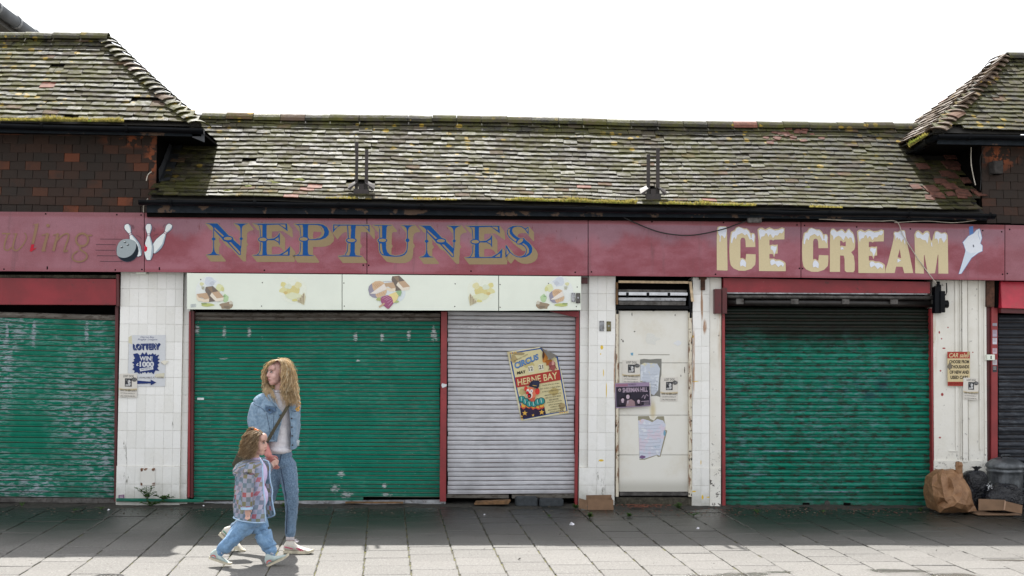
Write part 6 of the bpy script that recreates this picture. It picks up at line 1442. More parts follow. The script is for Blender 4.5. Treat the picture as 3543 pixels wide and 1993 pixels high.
# ================================================================== things on the ground
bx = thing('cardboard_box', 'flattened open cardboard box against the tiled pier left of the door', 'cardboard box', tuple(WZ(2075, 1766)))
Y0 = WZ(2075, 1766).y; z = 0.004
def cb(name, pts, th=.004, mat=None):
    mb = MB(); n = (Vector(pts[1])-Vector(pts[0])).cross(Vector(pts[2])-Vector(pts[0])).normalized()*th
    mb.hexa([Vector(p) for p in pts]+[Vector(p)+n for p in pts]); return mb.build(name, mat or M_CARD, bx)
xa, xb = W(2033, 1766, Y0).x, W(2122, 1766, Y0).x; zt_ = W(2075, 1729, Y0).z
cb('front_panel', [(xa, Y0, .006), (xb, Y0, .006), (xb, Y0, zt_), (xa, Y0, zt_+.004)]); cb('back_panel', [(xb, Y0+.16, .03), (xa, Y0+.16, .03), (xa, Y0+.16, zt_+.03), (xb, Y0+.16, zt_+.035)])
cb('base_panel', [(xa, Y0+.005, .008), (xa, Y0+.16, .012), (xb, Y0+.16, .012), (xb, Y0+.005, .008)]); cb('side_flap', [(xb, Y0, .01), (xb, Y0+.16, .02), (xb-.01, Y0+.15, zt_+.02), (xb-.005, Y0+.01, zt_-.015)])
cb('side_flap', [(xa-.095, Y0+.05, .02), (xa-.006, Y0+.004, .006), (xa-.008, Y0+.004, zt_-.006), (xa-.09, Y0+.05, zt_+.012)])
cb('top_flap', [(xb-.03, Y0+.02, zt_), (xb+.01, Y0+.02, .10), (xb+.07, Y0+.06, .02), (xb+.03, Y0+.06, zt_-.03)], mat=M_DIRT)
pk = thing('plank', 'broken plank lying in the gap below the silver shutter', 'plank', tuple(WZ(1705, 1762))); p = W(1640, 1757, -.05); q = W(1768, 1757, -.10)
mb = MB(); mb.hexa([Vector((p.x, -.06, .02)), Vector((q.x-.03, -.08, .03)), Vector((q.x, -.08, .075)), Vector((p.x+.02, -.06, .055)), Vector((p.x, .05, .02)), Vector((q.x-.03, .04, .03)), Vector((q.x, .04, .075)), Vector((p.x+.02, .05, .055))]); mb.build('board', M_WOOD_D, pk, bevel=.003)
pk = thing('plank', 'thin lath lying in the gap below the wide green shutter', 'plank', tuple(WZ(1285, 1765))); p = W(1195, 1757, 0); q = W(1395, 1757, 0)
mb = MB(); mb.box(p.x, q.x, -.02, .03, .03, .045); mb.build('board', M_WOOD_D, pk)
for (u0, u1, lb_, dz) in ((1784, 1860, 'grey concrete block under the silver shutter', 0), (1866, 1950, 'darker half-buried block next to the grey one under the silver shutter', -.02)):
    t = thing('concrete_block', lb_, 'block', tuple(W((u0+u1)/2, 1757, -.02))); a_, b_ = W(u0, 1745, -.05).x, W(u1, 1745, -.05).x; mb = MB(); mb.box(a_, b_, -.05, .15, .0, .105+dz); mb.build('block', M_BLOCK, t, bevel=.012)
def crumple(mb_o, amp, sc, seed):
    me = mb_o.data
    for v_ in me.vertices:
        n = mnoise.noise_vector(v_.co*sc+Vector((seed, 0, 0))); v_.co += n*amp
    me.update()
def facet(o, seed, amp=.03, sc=6.):
    for v_ in o.data.vertices:
        c = v_.co*sc+Vector((seed, 0, 0)); f = abs(mnoise.noise(c))*2-.5; f2 = abs(mnoise.noise(c*2.7))*1.2
        v_.co += v_.normal*(amp*f+amp*.45*f2)
    o.data.update()
def sack(name, label, cat, X, Y, prof, mat, depth=.8, amp=.02, sc=7, n=40, seed=1, parts=None, lean=0, ribs=0):
    """prof: list of (half width left, half width right, z)"""
    t = thing(name, label, cat, (X, Y, 0)); b = MB(); m_ = n; P = catmull(prof, False, 4)
    for (l, r_, z) in P:
        for k in range(m_):
            a = 2*math.pi*k/m_; c, s_ = math.cos(a), math.sin(a); rr = r_ if c > 0 else l
            sq = (abs(c)**3+abs(s_)**3)**(-1/3.); w_ = 1+ribs*math.sin(a*9+z*6)
            b.v.append((X+rr*c*sq*.98*w_, Y+(l+r_)/2*depth*s_*sq*w_+lean*z, z))
    for i in range(len(P)-1):
        for k in range(m_): q = i*m_+k; b.f.append((q, i*m_+(k+1) % m_, (i+1)*m_+(k+1) % m_, q+m_))
    b.f.append(tuple(range(m_-1, -1, -1))); b.f.append(tuple((len(P)-1)*m_+k for k in range(m_))); b.m = [0]*len(b.f)
    o = b.build('sack', mat, t, smooth=(mat is not M_KRAFT)); crumple(o, amp, sc, seed)
    for v_ in o.data.vertices: v_.co.z = max(v_.co.z, .006)
    sub = o.modifiers.new('s', 'SUBSURF') if mat is not M_KRAFT else None
    if sub: sub.levels = sub.render_levels = 1
    return t, o
X = W(3302, 1770, -.66).x
kt = thing('paper_bag', 'big crumpled brown paper rubbish sack leaning on the right pilaster', 'rubbish bag', (X, -.56, 0))
from mathutils.geometry import delaunay_2d_cdt
OUT = [(3226,1650),(3243,1636),(3262,1623),(3270,1630),(3296,1624),(3310,1628),(3325,1645),(3345,1672),(3360,1697),(3363,1720),(3369,1745),(3380,1768),(3350,1771),(3300,1775),(3252,1774),(3240,1745),(3230,1715),(3225,1680)]
INN = [(3240,1662),(3254,1650),(3262,1690),(3268,1722),(3262,1736),(3250,1700),(3278,1650),(3292,1660),(3284,1685),(3300,1690),(3306,1655),(3318,1672),(3330,1700),(3322,1722),(3296,1715),(3282,1745),(3300,1752),(3270,1758),(3345,1722),(3340,1748),(3322,1760),(3350,1700),(3312,1738),(3247,1722)]
DP = [.03,.10,.115,.13,.05,.06,.09,.14,.10,.16,.11,.10,.13,.19,.16,.12,.17,.10,.11,.15,.13,.07,.20,.08]
co2, ed2, fc2 = delaunay_2d_cdt([Vector(q) for q in OUT+INN], [(k, (k+1) % len(OUT)) for k in range(len(OUT))], [], 1, .01)[:3]
rdk = random.Random(9); mb = MB(); pts = []
for k, q in enumerate(co2):
    low = (q.y-1620)/150; base_ = -.42-.22*low
    d_ = .0 if k < len(OUT) else DP[k-len(OUT)]*1.15
    pts.append(W(q.x, q.y, base_-d_))
pts = [Vector((q.x, q.y, max(.012, q.z))) for q in pts]
mb.raw(pts, [tuple(f) for f in fc2]); n_ = len(OUT)
bk = [Vector((pts[k].x*.92+X*.08, -.22, pts[k].z*.94+.01)) for k in range(n_)]
mb.raw(pts[:n_]+bk, [(k, (k+1) % n_, n_+(k+1) % n_, n_+k) for k in range(n_)]+[tuple(range(n_, 2*n_))])
ko = mb.build('sack', M_KRAFT, kt)
bmm = bmesh.new(); bmm.from_mesh(ko.data); bmesh.ops.remove_doubles(bmm, verts=bmm.verts, dist=1e-4); bmesh.ops.subdivide_edges(bmm, edges=bmm.edges, cuts=2, use_grid_fill=True); bmesh.ops.recalc_face_normals(bmm, faces=bmm.faces)
for v_ in bmm.verts: v_.co += mnoise.noise_vector(v_.co*16)*.010
bmm.to_mesh(ko.data); bmm.free()
mb = MB(); c = W(3318, 1626, -.46); prof = [(.050, -.10), (.034, -.04), (.040, .02), (.042, .06), (.034, .09), (.02, .092)]
mb.lathe(c, prof, 9); o = mb.build('bag_neck', M_KRAFT, kt); crumple(o, .016, 20, 5)
X = W(3378, 1760, -.40).x
bt, bo = sack('bin_bag', 'upright tied black rubbish sack between the paper sack and the dustbin', 'rubbish bag', X, -.36, [(.10, .14, .0), (.13, .13, .1), (.135, .13, .22), (.14, .135, .32), (.135, .13, .40), (.09, .09, .45), (.025, .03, .465)], M_BAG, .8, .016, 8, 32, 8)
mb = MB(); c = Vector((X+.0, -.40, .46))
for a in (-.9, -.2, .5, 1.1): mb.raw([c+Vector((-.01, 0, 0)), c+Vector((.012, -.01, 0)), c+Vector((math.sin(a)*.06+.01, -.03, .035+.02*math.cos(a))), c+Vector((math.sin(a)*.05-.015, -.01, .045))], [(0, 1, 2, 3)])
mb.build('bag_knot', M_BAG, bt)
# dustbin
X = W(3483, 1760, -.3).x; dbn = thing('dustbin', 'old galvanised metal dustbin with a dented domed lid', 'dustbin', (X, -.26, 0))
mb = MB(); rb_ = lambda a, z: 1+.018*(1 if math.sin(a*26) > 0 else -1)*(1 if .03 < z < .42 else 0)
mb.lathe((X, -.26, 0), [(.17, .0), (.172, .03), (.192, .40), (.195, .43), (.204, .44), (.204, .455), (.197, .462), (.197, .475), (.205, .482), (.205, .497), (.198, .505)], 104, rb_); mb.build('body', M_ZINC, dbn, smooth=True)
mb = MB(); mb.lathe((X, -.26, 0), [(.213, .488), (.216, .505), (.212, .515), (.19, .54), (.14, .572), (.08, .593), (.03, .60), (.0, .60)], 48, lambda a, z: 1+.015*math.sin(3*a+z*30)); o = mb.build('lid', M_ZINC, dbn, smooth=True); crumple(o, .008, 9, 2)
mb = MB(); mb.tube([(X-.05, -.28, .592), (X-.045, -.29, .625), (X+.045, -.29, .625), (X+.05, -.28, .592)], .007, 8); mb.build('lid_handle', M_ZINC, dbn, smooth=True)
X = W(3478, 1760, -.62).x
t, o = sack('bin_bag', 'slumped shiny black rubbish sack on torn cardboard in front of the dustbin', 'rubbish bag', X, -.56, [(.17, .20, .03), (.215, .22, .07), (.235, .235, .14), (.20, .22, .22), (.13, .17, .29), (.06, .09, .33), (.01, .02, .335)], M_BAG, .62, .026, 10, 36, 14)
mb = MB(); p = W(3423, 1682, -.72)
rd = random.Random(5)
for k in range(26): a = rd.random()*6.28; r_ = rd.random(); c = p+Vector((math.cos(a)*.028*r_, rd.uniform(-.004, .004), math.sin(a)*.055*r_)); mb.raw([c+Vector((rd.uniform(-.012, .012), -.003, rd.uniform(-.012, .012))) for _ in range(3)], [(0, 1, 2)])
mb.build('paper_shreds', ink(210, 212, 216), t)
ct = thing('torn_cardboard', 'torn low strip of cardboard carton under the black sack at far right', 'cardboard', tuple(WZ(3450, 1775)))
def cp(u, v_, Y): return W(u, v_, Y)
Yc = -.80; mb = MB(); pts = [cp(3386, 1766, Yc), cp(3474, 1766, Yc), cp(3479, 1730, Yc), cp(3386, 1726, Yc)]; mb.hexa([*pts]+[q+Vector((0, .006, 0)) for q in pts]); mb.build('front_panel', M_CARD, ct)
pts = [cp(3474, 1766, Yc-.002), cp(3536, 1778, Yc-.06), cp(3538, 1748, Yc-.06), cp(3479, 1734, Yc-.002)]; mb = MB(); mb.hexa([*pts]+[q+Vector((0, .006, 0)) for q in pts]); mb.build('side_panel', M_CARD, ct)
mb = MB(); p = cp(3386, 1766, Yc); q = cp(3536, 1766, Yc); mb.box(p.x, q.x, Yc+.01, Yc+.45, .012, .02); mb.build('base_panel', M_CARD, ct)
mb = MB(); pts = [cp(3472, 1765, Yc-.004), cp(3482, 1762, Yc-.004), cp(3484, 1738, Yc-.004), cp(3476, 1731, Yc-.004)]; mb.face(pts); mb.build('tape', ink(170, 140, 118), ct)
for i, (u, v_, lb_) in enumerate(((1979, 1818, 'white scrap of paper on the paving below the silver shutter'), (2415, 1831, 'small pale scrap on the shaded slabs right of the door'), (1676, 1783, 'small scrap of litter on the slabs under the silver shutter'), (375, 1767, 'white wrapper near the left pier'), (703, 1753, 'tiny white scrap at the corner of the wide green shutter'))):
    p = WZ(u, v_); s_ = (.03, .018, .012, .018, .015)[i]; mb = MB(); mb.raw([(p.x-s_, p.y, .004), (p.x+s_*.3, p.y-s_*.6, .004), (p.x+s_, p.y+s_*.3, .012), (p.x-s_*.2, p.y+s_, s_*1.1)], [(0, 1, 3), (1, 2, 3), (0, 3, 1)]); tag(mb.build('litter', ink(215, 215, 222)), lb_, 'litter')
for i, (u, v_, s_, lb_) in enumerate(((1797, 1938, .016, 'dark dead leaf curled on the sunlit slabs in front of the silver shutter'), (1760, 1885, .009, 'tiny dead leaf near the shadow edge'), (1675, 1903, .009, 'dark fleck of leaf on the sunlit slabs'), (1938, 1852, .01, 'brown leaf on the shaded slabs'), (3240, 1908, .008, 'small dark leaf on the sunlit slabs at right'))):
    p = WZ(u, v_); mb = MB(); mb.raw([(p.x-s_, p.y, .005), (p.x, p.y-s_, .008), (p.x+s_, p.y, .02), (p.x, p.y+s_, .012), (p.x, p.y, s_*1.2)], [(0, 1, 4), (1, 2, 4), (2, 3, 4), (3, 0, 4)]); tag(mb.build('leaf', M_DIRT), lb_, 'leaf')
# drain cover at the bottom edge
p = WZ(377, 1998); dc = thing('drain_cover', 'round cast iron drain cover cut by the bottom edge of the photo', 'drain cover', (p.x, p.y-.02, 0))
mb = MB(); mb.lathe((p.x, p.y-.02, 0), [(0, .006), (.115, .006), (.118, .011), (.135, .011), (.137, .002)], 36); mb.build('plate', M_STEEL_D, dc)
mb = MB()
for r_ in (.03, .06, .09):
    for k in range(int(r_*160)): a = 6.283*k/int(r_*160); q = Vector((p.x+r_*math.cos(a), p.y-.02+r_*math.sin(a), .006)); mb.box(q.x-.007, q.x+.007, q.y-.006, q.y+.006, .006, .011)
mb.build('raised_pattern', M_STEEL_D, dc)
# ================================================================== people
random.seed(77)
def fabric(name, c1, c2, sc=30, rough=.85, bump=.35, extra=None, fold=0.):
    g = G(name); n = g.noise(sc, 5, .7); c = g.mix(g.mr(n, .35, .68), c1, c2); c = g.mix(g.mr(g.noise(sc*7, 3), .4, .8, 0, .25), c, tuple(min(1, a*1.5) for a in c2[:3])+(1,))
    g.bump(g.ma('ADD', g.ma('MULTIPLY', g.noise(14, 4, .5, dist=1.5), 1.6*fold), g.ma('MULTIPLY', g.noise(260, 2), .35)), bump, .012); g.b.inputs['Sheen Weight'].default_value = .15
    return g.done(c, rough, 0, .2)
M_SKIN = (lambda g: (g.b.inputs['Subsurface Weight'].__setattr__('default_value', .06), g.done(g.mix(g.mr(g.noise(14, 4), .35, .7), (.50, .29, .26, 1), (.60, .39, .35, 1)), .5, 0, .35))[1])(G('skin'))
M_SKINC = simple('child_skin', (.54, .33, .27, 1), .5, sc=12, var=.12)
M_PINK = simple('arm_skin', (.46, .18, .16, 1), .5, sc=14, var=.18)
M_LIP = simple('lips', (.28, .09, .085, 1), .45); M_EYEW = simple('eye_white', (.38, .36, .35, 1), .3, var=.02); M_EYE = simple('iris', (.03, .035, .04, 1), .2); M_BROW = simple('brow', (.10, .055, .035, 1), .8)
def hairmat(name, a, b, c):
    g = G(name); g.put(g.b.inputs['Roughness'], .42); col = g.ramp(g.isl(), [(0, a), (.5, b), (1, c)])
    col = g.mix(g.mr(g.noise(25, 4), .35, .7, 0, .6), col, a)
    t = g.n('BsdfTranslucent'); g.l(col, t.inputs['Color']); mx = g.n('MixShader'); mx.inputs[0].default_value = .55
    g.put(g.b.inputs['Base Color'], col); g.b.inputs['Specular IOR Level'].default_value = .5
    g.l(g.b.outputs[0], mx.inputs[1]); g.l(t.outputs[0], mx.inputs[2]); g.l(mx.outputs[0], g.out.inputs['Surface']); return g.m
M_BLOND = hairmat('blond_hair', (.52, .37, .19, 1), (.84, .67, .42, 1), (.95, .86, .68, 1))
M_FAIR = hairmat('fair_hair', (.28, .19, .11, 1), (.50, .37, .23, 1), (.72, .57, .39, 1))
M_DENIM_J = fabric('jacket_denim', (.14, .22, .315, 1), (.235, .33, .435, 1), 45, fold=1., bump=.6)
M_DENIM = fabric('jeans_denim', (.07, .12, .19, 1), (.17, .25, .35, 1), 90, fold=.6, bump=.5)
M_DENIM_C = fabric('child_jeans', (.13, .24, .40, 1), (.21, .35, .53, 1), 12, fold=1.2, bump=.7)
M_SEAM = simple('dark_seam', (.02, .04, .08, 1), .8); M_SWEAT = fabric('sweatshirt', (.50, .49, .53, 1), (.60, .59, .62, 1), 10, fold=1.3, bump=.6)
M_STRAP = simple('olive_webbing', (.055, .05, .03, 1), .8, sc=60, var=.3); M_SHOE = simple('white_leather', (.58, .55, .49, 1), .5, sc=20, var=.15, dirt=(.3, .27, .2, .4)); M_SHOEC = simple('pale_canvas', (.42, .50, .48, 1), .8, sc=20, var=.15)
M_SOLE = simple('cream_rubber', (.55, .50, .38, 1), .6, sc=20, var=.25); M_MAG = simple('magenta_trim', (.50, .05, .13, 1), .5); M_SOCK = simple('white_sock', (.66, .62, .66, 1), .9)
M_LILAC = fabric('lilac_shirt', (.48, .40, .62, 1), (.58, .50, .72, 1), 12, fold=1.)
M_TRIM = simple('pale_blue_piping', (.36, .52, .70, 1), .4, sc=20, var=.12); M_GOLDB = simple('gilt_badge', (.55, .33, .10, 1), .4, .5); M_BTN = simple('metal_button', (.05, .05, .055, 1), .4, .8); M_ORANGE = simple('orange_bobble', (.75, .16, .02, 1), .3)
def remesh(mb, name, mat, parent, vox=.006, smooth=4, disp=None, sub=False):
    me = mb.mesh(name+'_src', mat); o = bpy.data.objects.new('tmp', me); COL.objects.link(o)
    md = o.modifiers.new('r', 'REMESH'); md.mode = 'VOXEL'; md.voxel_size = vox; md.use_smooth_shade = True
    sm = o.modifiers.new('s', 'SMOOTH'); sm.iterations = smooth; sm.factor = .5
    bpy.context.view_layer.update(); dg = bpy.context.evaluated_depsgraph_get(); m2 = bpy.data.meshes.new_from_object(o.evaluated_get(dg)); m2.name = name
    bpy.data.objects.remove(o); bpy.data.meshes.remove(me)
    if disp:
        amp, sc = disp[:2]; nn = [v_.normal.copy() for v_ in m2.vertices]
        for v_, n_ in zip(m2.vertices, nn):
            f = mnoise.noise(Vector((v_.co.x*sc, v_.co.y*sc, v_.co.z*sc*disp[2]+3)))
            v_.co += n_*amp*(abs(f)*2-.6)
    m2.materials.clear(); m2.materials.append(mat); m2.polygons.foreach_set('use_smooth', [True]*len(m2.polygons))
    ob = bpy.data.objects.new(name, m2); link(ob, parent); return ob
def ellipsoid(mb, c, r, M=None, n=14):
    base = len(mb.v); c = Vector(c)
    for j in range(n+1):
        t = math.pi*j/n
        for k in range(n):
            a = 2*math.pi*k/n; p = Vector((c.x+r[0]*math.sin(t)*math.cos(a), c.y+r[1]*math.sin(t)*math.sin(a), c.z+r[2]*math.cos(t)))
            mb.v.append(tuple(M @ p if M else p))
    for j in range(n):
        for k in range(n): mb.f.append((base+j*n+k, base+(j+1)*n+k, base+(j+1)*n+(k+1) % n, base+j*n+(k+1) % n)); mb.m.append(mb.mi)
def seg(mb, pts, rad, M=None, n=12):
    """rounded tapered limb through points"""
    P = [Vector(p) for p in pts]
    if M: P = [M @ p for p in P]
    Q = catmull([(*p, r_) for p, r_ in zip(P, rad)], False, 4)
    mb.tube([q[:3] for q in Q], [q[3] for q in Q], n)
    for q in (Q[0], Q[-1]): ellipsoid(mb, q[:3], (q[3],)*3, n=8)
def head_mb(mb, M, k=1., child=False):
    e = lambda c, r_: ellipsoid(mb, [x*k for x in c], [x*k for x in r_], M)
    e((0, .018, .032), (.074, .094, .084)); e((0, -.030, -.030), (.060, .060, .078)); e((0, -.058, -.093), (.026, .024, .020)); e((0, -.045, -.080), (.044, .042, .028))
    e((0, -.062, .045), (.056, .030, .040)); e((.030, -.052, -.030), (.030, .030, .034)); e((-.030, -.052, -.030), (.030, .030, .034)); e((0, -.052, -.060), (.036, .036, .034))
    n0 = .75 if child else 1.
    if child: e((.030, -.058, -.045), (.030, .028, .030)); e((-.030, -.058, -.045), (.030, .028, .030)); e((0, -.055, .05), (.055, .036, .045))
    mb.tube([M @ (Vector(p)*k) for p in ((0, -.082, .018), (0, -.094, -.004), (0, -.104*(.97 if child else 1), -.024), (0, -.096, -.034))], [.008*k, .009*k, .0115*k*n0, .008*k], 10)
    e((.010, -.090, -.031), (.009, .010, .007)); e((-.010, -.090, -.031), (.009, .010, .007)); e((0, -.084, -.060), (.022, .013, .012))
    e((.076, .005, -.005), (.008, .018, .028)); e((-.076, .005, -.005), (.008, .018, .028))
def face_bits(par, M, k=1.):
    def ob(name, mat, items):
        b = MB()
        for c, r_ in items: ellipsoid(b, [x*k for x in c], [x*k for x in r_], M, 10)
        return b.build(name, mat, par, smooth=True)
    for s_ in (-1, 1):
        e = ob('eye', M_EYEW, [((s_*.030, -.0815, .006), (.0115, .008, .0052))]); ob('iris', M_EYE, [((s_*.030-.002, -.0885, .006), (.0062, .003, .0062)), ((s_*.030, -.084, .0125), (.0155, .006, .0022))])
        b = MB(); b.tube([M @ (Vector(p)*k) for p in ((s_*.014, -.090, .022), (s_*.030, -.089, .028), (s_*.046, -.078, .023))], .0028*k, 6); b.build('eyebrow', M_BROW, par)
    ob('lips', M_LIP, [((0, -.0945, -.057), (.019, .0055, .0042)), ((0, -.0935, -.0655), (.016, .0055, .0048))])
def hand(mb, wrist, palm_dir, side_dir, L, curl, M=None, spread=.012, thumb=1):
    """palm plus five separate curled fingers; palm_dir = wrist->knuckles, side_dir = towards the thumb, curl in radians"""
    d = Vector(palm_dir).normalized(); s_ = (Vector(side_dir)-d*Vector(side_dir).dot(d)).normalized(); n = d.cross(s_)*thumb; w_ = Vector(wrist); k = L/.18
    for t in (-.9, -.3, .3, .9): mb.tube([w_+s_*t*.016*k, w_+d*.045*k+s_*t*.026*k, w_+d*.088*k+s_*t*.030*k], [.014*k, .0135*k, .0105*k], 8)
    for i, (o, fl) in enumerate(((.92, .070), (.32, .078), (-.30, .072), (-.88, .056))):
        p = w_+d*.085*k+s_*o*.030*k; dd = d.copy(); pts = [p]; 
        for j, f in enumerate((.45, .32, .23)):
            a = curl*(.6+.35*j); dd = (dd*math.cos(a)+n*math.sin(a)).normalized(); p = p+dd*fl*f*k; pts.append(p)
        mb.tube(pts, [.0095*k, .0088*k, .008*k, .0062*k], 8)
    p = w_+d*.02*k+s_*.024*k; mb.tube([p, p+(d*.5+s_*.8+n*.3).normalized()*.038*k, p+(d*.5+s_*.8+n*.3).normalized()*.038*k+(d+n*.5).normalized()*.032*k], [.0125*k, .0105*k, .0075*k], 8)
def hair(name, par, guides, mat, n, rad, wave=.012, freq=5., jit=.006, closed=False, seed=1, curl=0.):
    rd = random.Random(seed); mb = MB(); G_ = [catmull([tuple(p) for p in g_], False, 5) for g_ in guides]
    for a, b in zip(G_, G_[1:]):
        for k in range(n):
            t = rd.random(); ph = rd.uniform(0, 6.28); amp = wave*rd.uniform(.5, 1.5); end = rd.uniform(.72, 1.0); N = 15; pts = []; of = Vector((rd.gauss(0, jit), rd.gauss(0, jit), rd.gauss(0, jit*.5)))
            fr = freq*rd.uniform(.8, 1.25)
            for i in range(N+1):
                s_ = i/N*end; pa = Vector(a[0]) ; fa = s_*(len(a)-1); ia = min(len(a)-2, int(fa)); fb = s_*(len(b)-1); ib = min(len(b)-2, int(fb))
                pa = Vector(a[ia]).lerp(Vector(a[ia+1]), fa-ia); pb = Vector(b[ib]).lerp(Vector(b[ib+1]), fb-ib)
                p = pa.lerp(pb, t)+of*min(1, s_*2+.3); ww = amp*min(1, s_*1.8)
                p += Vector((math.sin(s_*fr*6.28/2+ph)*ww, math.cos(s_*fr*6.28/2+ph)*ww*.9, math.sin(s_*fr*3+ph*2)*ww*.3)); pts.append(p)
            r0 = rad*rd.uniform(.6, 1.3); mb.tube(pts, None, 4, rfun=lambda q: r0*(1-.75*q**2)*(.5+min(.5, q*4)), flat=.6)
    o = mb.build(name, mat, par, smooth=True); return o
def shell(name, par, rows, P, mat, nc=36, rep=6, thick=.006, fold=.006, seed=0, side='cam', uvk=None, skew=None):
    """open garment: rows = (v, uc, hw px, hd m, phiR deg, phiL deg, y); goes from phiR round the back to phiL"""
    Rr = catmull(rows, False, rep); verts, uvs = [], []
    NR = len(Rr)
    for j, (v_, uc, hw, hd, pR, pL, yy) in enumerate(Rr):
        arc = 0; prev = None
        for i in range(nc+1):
            t = i/nc; ph = R(lerp(pR, 360+pL, t)); c, s_ = math.sin(ph), -math.cos(ph); sq = (abs(c)**2.3+abs(s_)**2.3)**(-1/2.3)
            vv = v_+(skew(t, j/(NR-1)) if skew else 0); base_ = P(uc+hw*c*sq, vv, yy+hd*s_*sq)
            f = fold*(math.sin(t*40+3*math.sin(j*.4)+seed)*.5+mnoise.noise(Vector((t*12, j*.25, seed))))*(.3+.9*j/NR)
            nrm = Vector((c, s_, 0)); p = base_+nrm*f
            if prev is not None: arc += (p-prev).length
            prev = p; verts.append(p); uvs.append((arc, p.z))
    m_ = nc+1; fs = [(j*m_+i, j*m_+i+1, (j+1)*m_+i+1, (j+1)*m_+i) for j in range(NR-1) for i in range(nc)]
    me = bpy.data.meshes.new(name); me.from_pydata([tuple(p) for p in verts], [], fs); me.materials.append(mat); me.polygons.foreach_set('use_smooth', [True]*len(fs))
    ul = me.uv_layers.new(name='UVMap')
    for lp in me.loops: ul.data[lp.index].uv = uvs[lp.vertex_index]
    o = bpy.data.objects.new(name, me); link(o, par)
    if thick: md = o.modifiers.new('t', 'SOLIDIFY'); md.thickness = thick; md.offset = 0
    return o, verts, m_, NR
def shoe(par, M, L, mat, trim, high=.085, name='shoe', rainbow=False):
    s_ = L/.27; sec = [(0, .078, .022, .010), (.012, .10, .030, .004), (.04, high+.02, .034, .002), (.075, high+.012, .036, .002), (.10, .085, .038, .002), (.14, .062, .042, .002), (.19, .046, .047, .002), (.235, .036, .044, .002), (.262, .026, .026, .004), (.27, .018, .008, .008)]
    mb = MB(); n = 14
    for (x, zt_, hw, zb) in sec:
        for k in range(n):
            a = 6.283*k/n; c, d = math.cos(a), math.sin(a); sq = (abs(c)**2.8+abs(d)**2.8)**(-1/2.8); z = (zt_+zb+.018)/2; hz = (zt_-zb-.018)/2
            mb.v.append(tuple(M @ (Vector((x, hw*c*sq*(1-.25*max(0, d)), z+hz*d*sq))*s_)))
    for i in range(len(sec)-1):
        for k in range(n): q = i*n+k; mb.f.append((q, i*n+(k+1) % n, (i+1)*n+(k+1) % n, q+n))
    mb.f += [tuple(range(n)), tuple((len(sec)-1)*n+k for k in range(n))]; mb.m = [0]*len(mb.f)
    o = mb.build(name, mat, par, smooth=True); md = o.modifiers.new('s', 'SUBSURF'); md.levels = md.render_levels = 1
    mb = MB(); out = [(x-.003 if i == 0 else x, hw*1.06) for i, (x, _, hw, _) in enumerate(sec)]; N = len(out)
    ring = [(x, w_) for x, w_ in out]+[(x, -w_) for x, w_ in reversed(out)]
    for z in (0, .024): mb.v += [tuple(M @ (Vector((x, y, z+(.014*max(0, (x-.2)/.07)**2)))*s_)) for x, y in ring]
    K2 = len(ring); mb.f = [(i, (i+1) % K2, K2+(i+1) % K2, K2+i) for i in range(K2)]+[tuple(range(K2)), tuple(range(K2, 2*K2))]; mb.m = [0]*len(mb.f); mb.build('sole', M_SOLE, o)
    mb = MB()
    for i in range(5): x = .085+i*.021; z = .095-.012*i; mb.tube([M @ (Vector((x, y, z-.25*abs(y)))*s_) for y in (-.03, -.012, .012, .03)], .0032*s_, 5)
    for a in (-1, 1): mb.tube([M @ (Vector((.085, 0, .10))*s_), M @ (Vector((.105, a*-.02-.01, .125))*s_), M @ (Vector((.13, a*-.03-.01, .105))*s_), M @ (Vector((.10, -.01, .10))*s_)], .003*s_, 5)
    mb.build('laces', M_SOCK, o)
    def stripe(pts, w_, m_):
        b = MB(); L_, R_ = [], []
        for i, (x, z) in enumerate(pts): 
            hw = .0365+.008*min(1, max(0, (x-.05)/.12)); L_.append(M @ (Vector((x, -hw-.0045, z+w_))*s_)); R_.append(M @ (Vector((x, -hw-.0045, z-w_))*s_))
        b.raw(L_+R_, [(i, i+1, len(pts)+i+1, len(pts)+i) for i in range(len(pts)-1)]); b.build('stripe', m_, o)
    if rainbow:
        for r_, m_ in ((.034, M_MAG), (.026, M_ORANGE), (.018, M_TRIM)): stripe([(.045-r_*math.cos(t*.314), .028+r_*math.sin(t*.314)) for t in range(11)], .0035, m_)
    else: stripe([(.01, .06), (.05, .052), (.09, .042)], .0045, trim); stripe([(.12, .05), (.15, .038), (.165, .03)], .005, trim); stripe([(.135, .05), (.17, .04), (.185, .028)], .004, trim)
    return o
# ------------------------------------------------------------------ woman
g0 = WZ(1030, 1914); YW = g0.y; kw = 1/(FP/(YW-CAM.y))
PW2 = lambda u, v_, y=0: W(u, v_, YW+y)
wo = thing('person', 'blond woman in a denim jacket and jeans glancing back while walking', 'person', (g0.x-.1, YW, 0))
hc = PW2(960, 1288, 0); HM = Matrix.Translation(hc) @ Matrix.Rotation(R(-50), 4, 'Z') @ Matrix.Rotation(R(3), 4, 'X')
b = MB(); head_mb(b, HM, .98)
seg(b, [PW2(968, 1300, .02), PW2(968, 1340, .02), PW2(966, 1368, .02)], [.050, .044, .045])
seg(b, [PW2(966, 1385, .02), PW2(964, 1430, .02), PW2(965, 1500, .02), PW2(968, 1570, .02)], [.06, .07, .07, .07])
seg(b, [PW2(905, 1378, 0), PW2(890, 1440, 0), PW2(893, 1500, -.05)], [.035, .035, .034])
seg(b, [PW2(893, 1500, -.05), PW2(912, 1540, -.12), PW2(930, 1576, -.20)], [.038, .042, .030])
seg(b, [PW2(1008, 1385, .01), PW2(1018, 1450, .05), PW2(1016, 1510, .08)], [.03, .03, .03]); seg(b, [PW2(1016, 1510, .08), PW2(994, 1560, .14)], [.03, .026])
hand(b, PW2(992, 1562, .15), (-.3, 0, -1), (0, -1, 0), .16, .35)
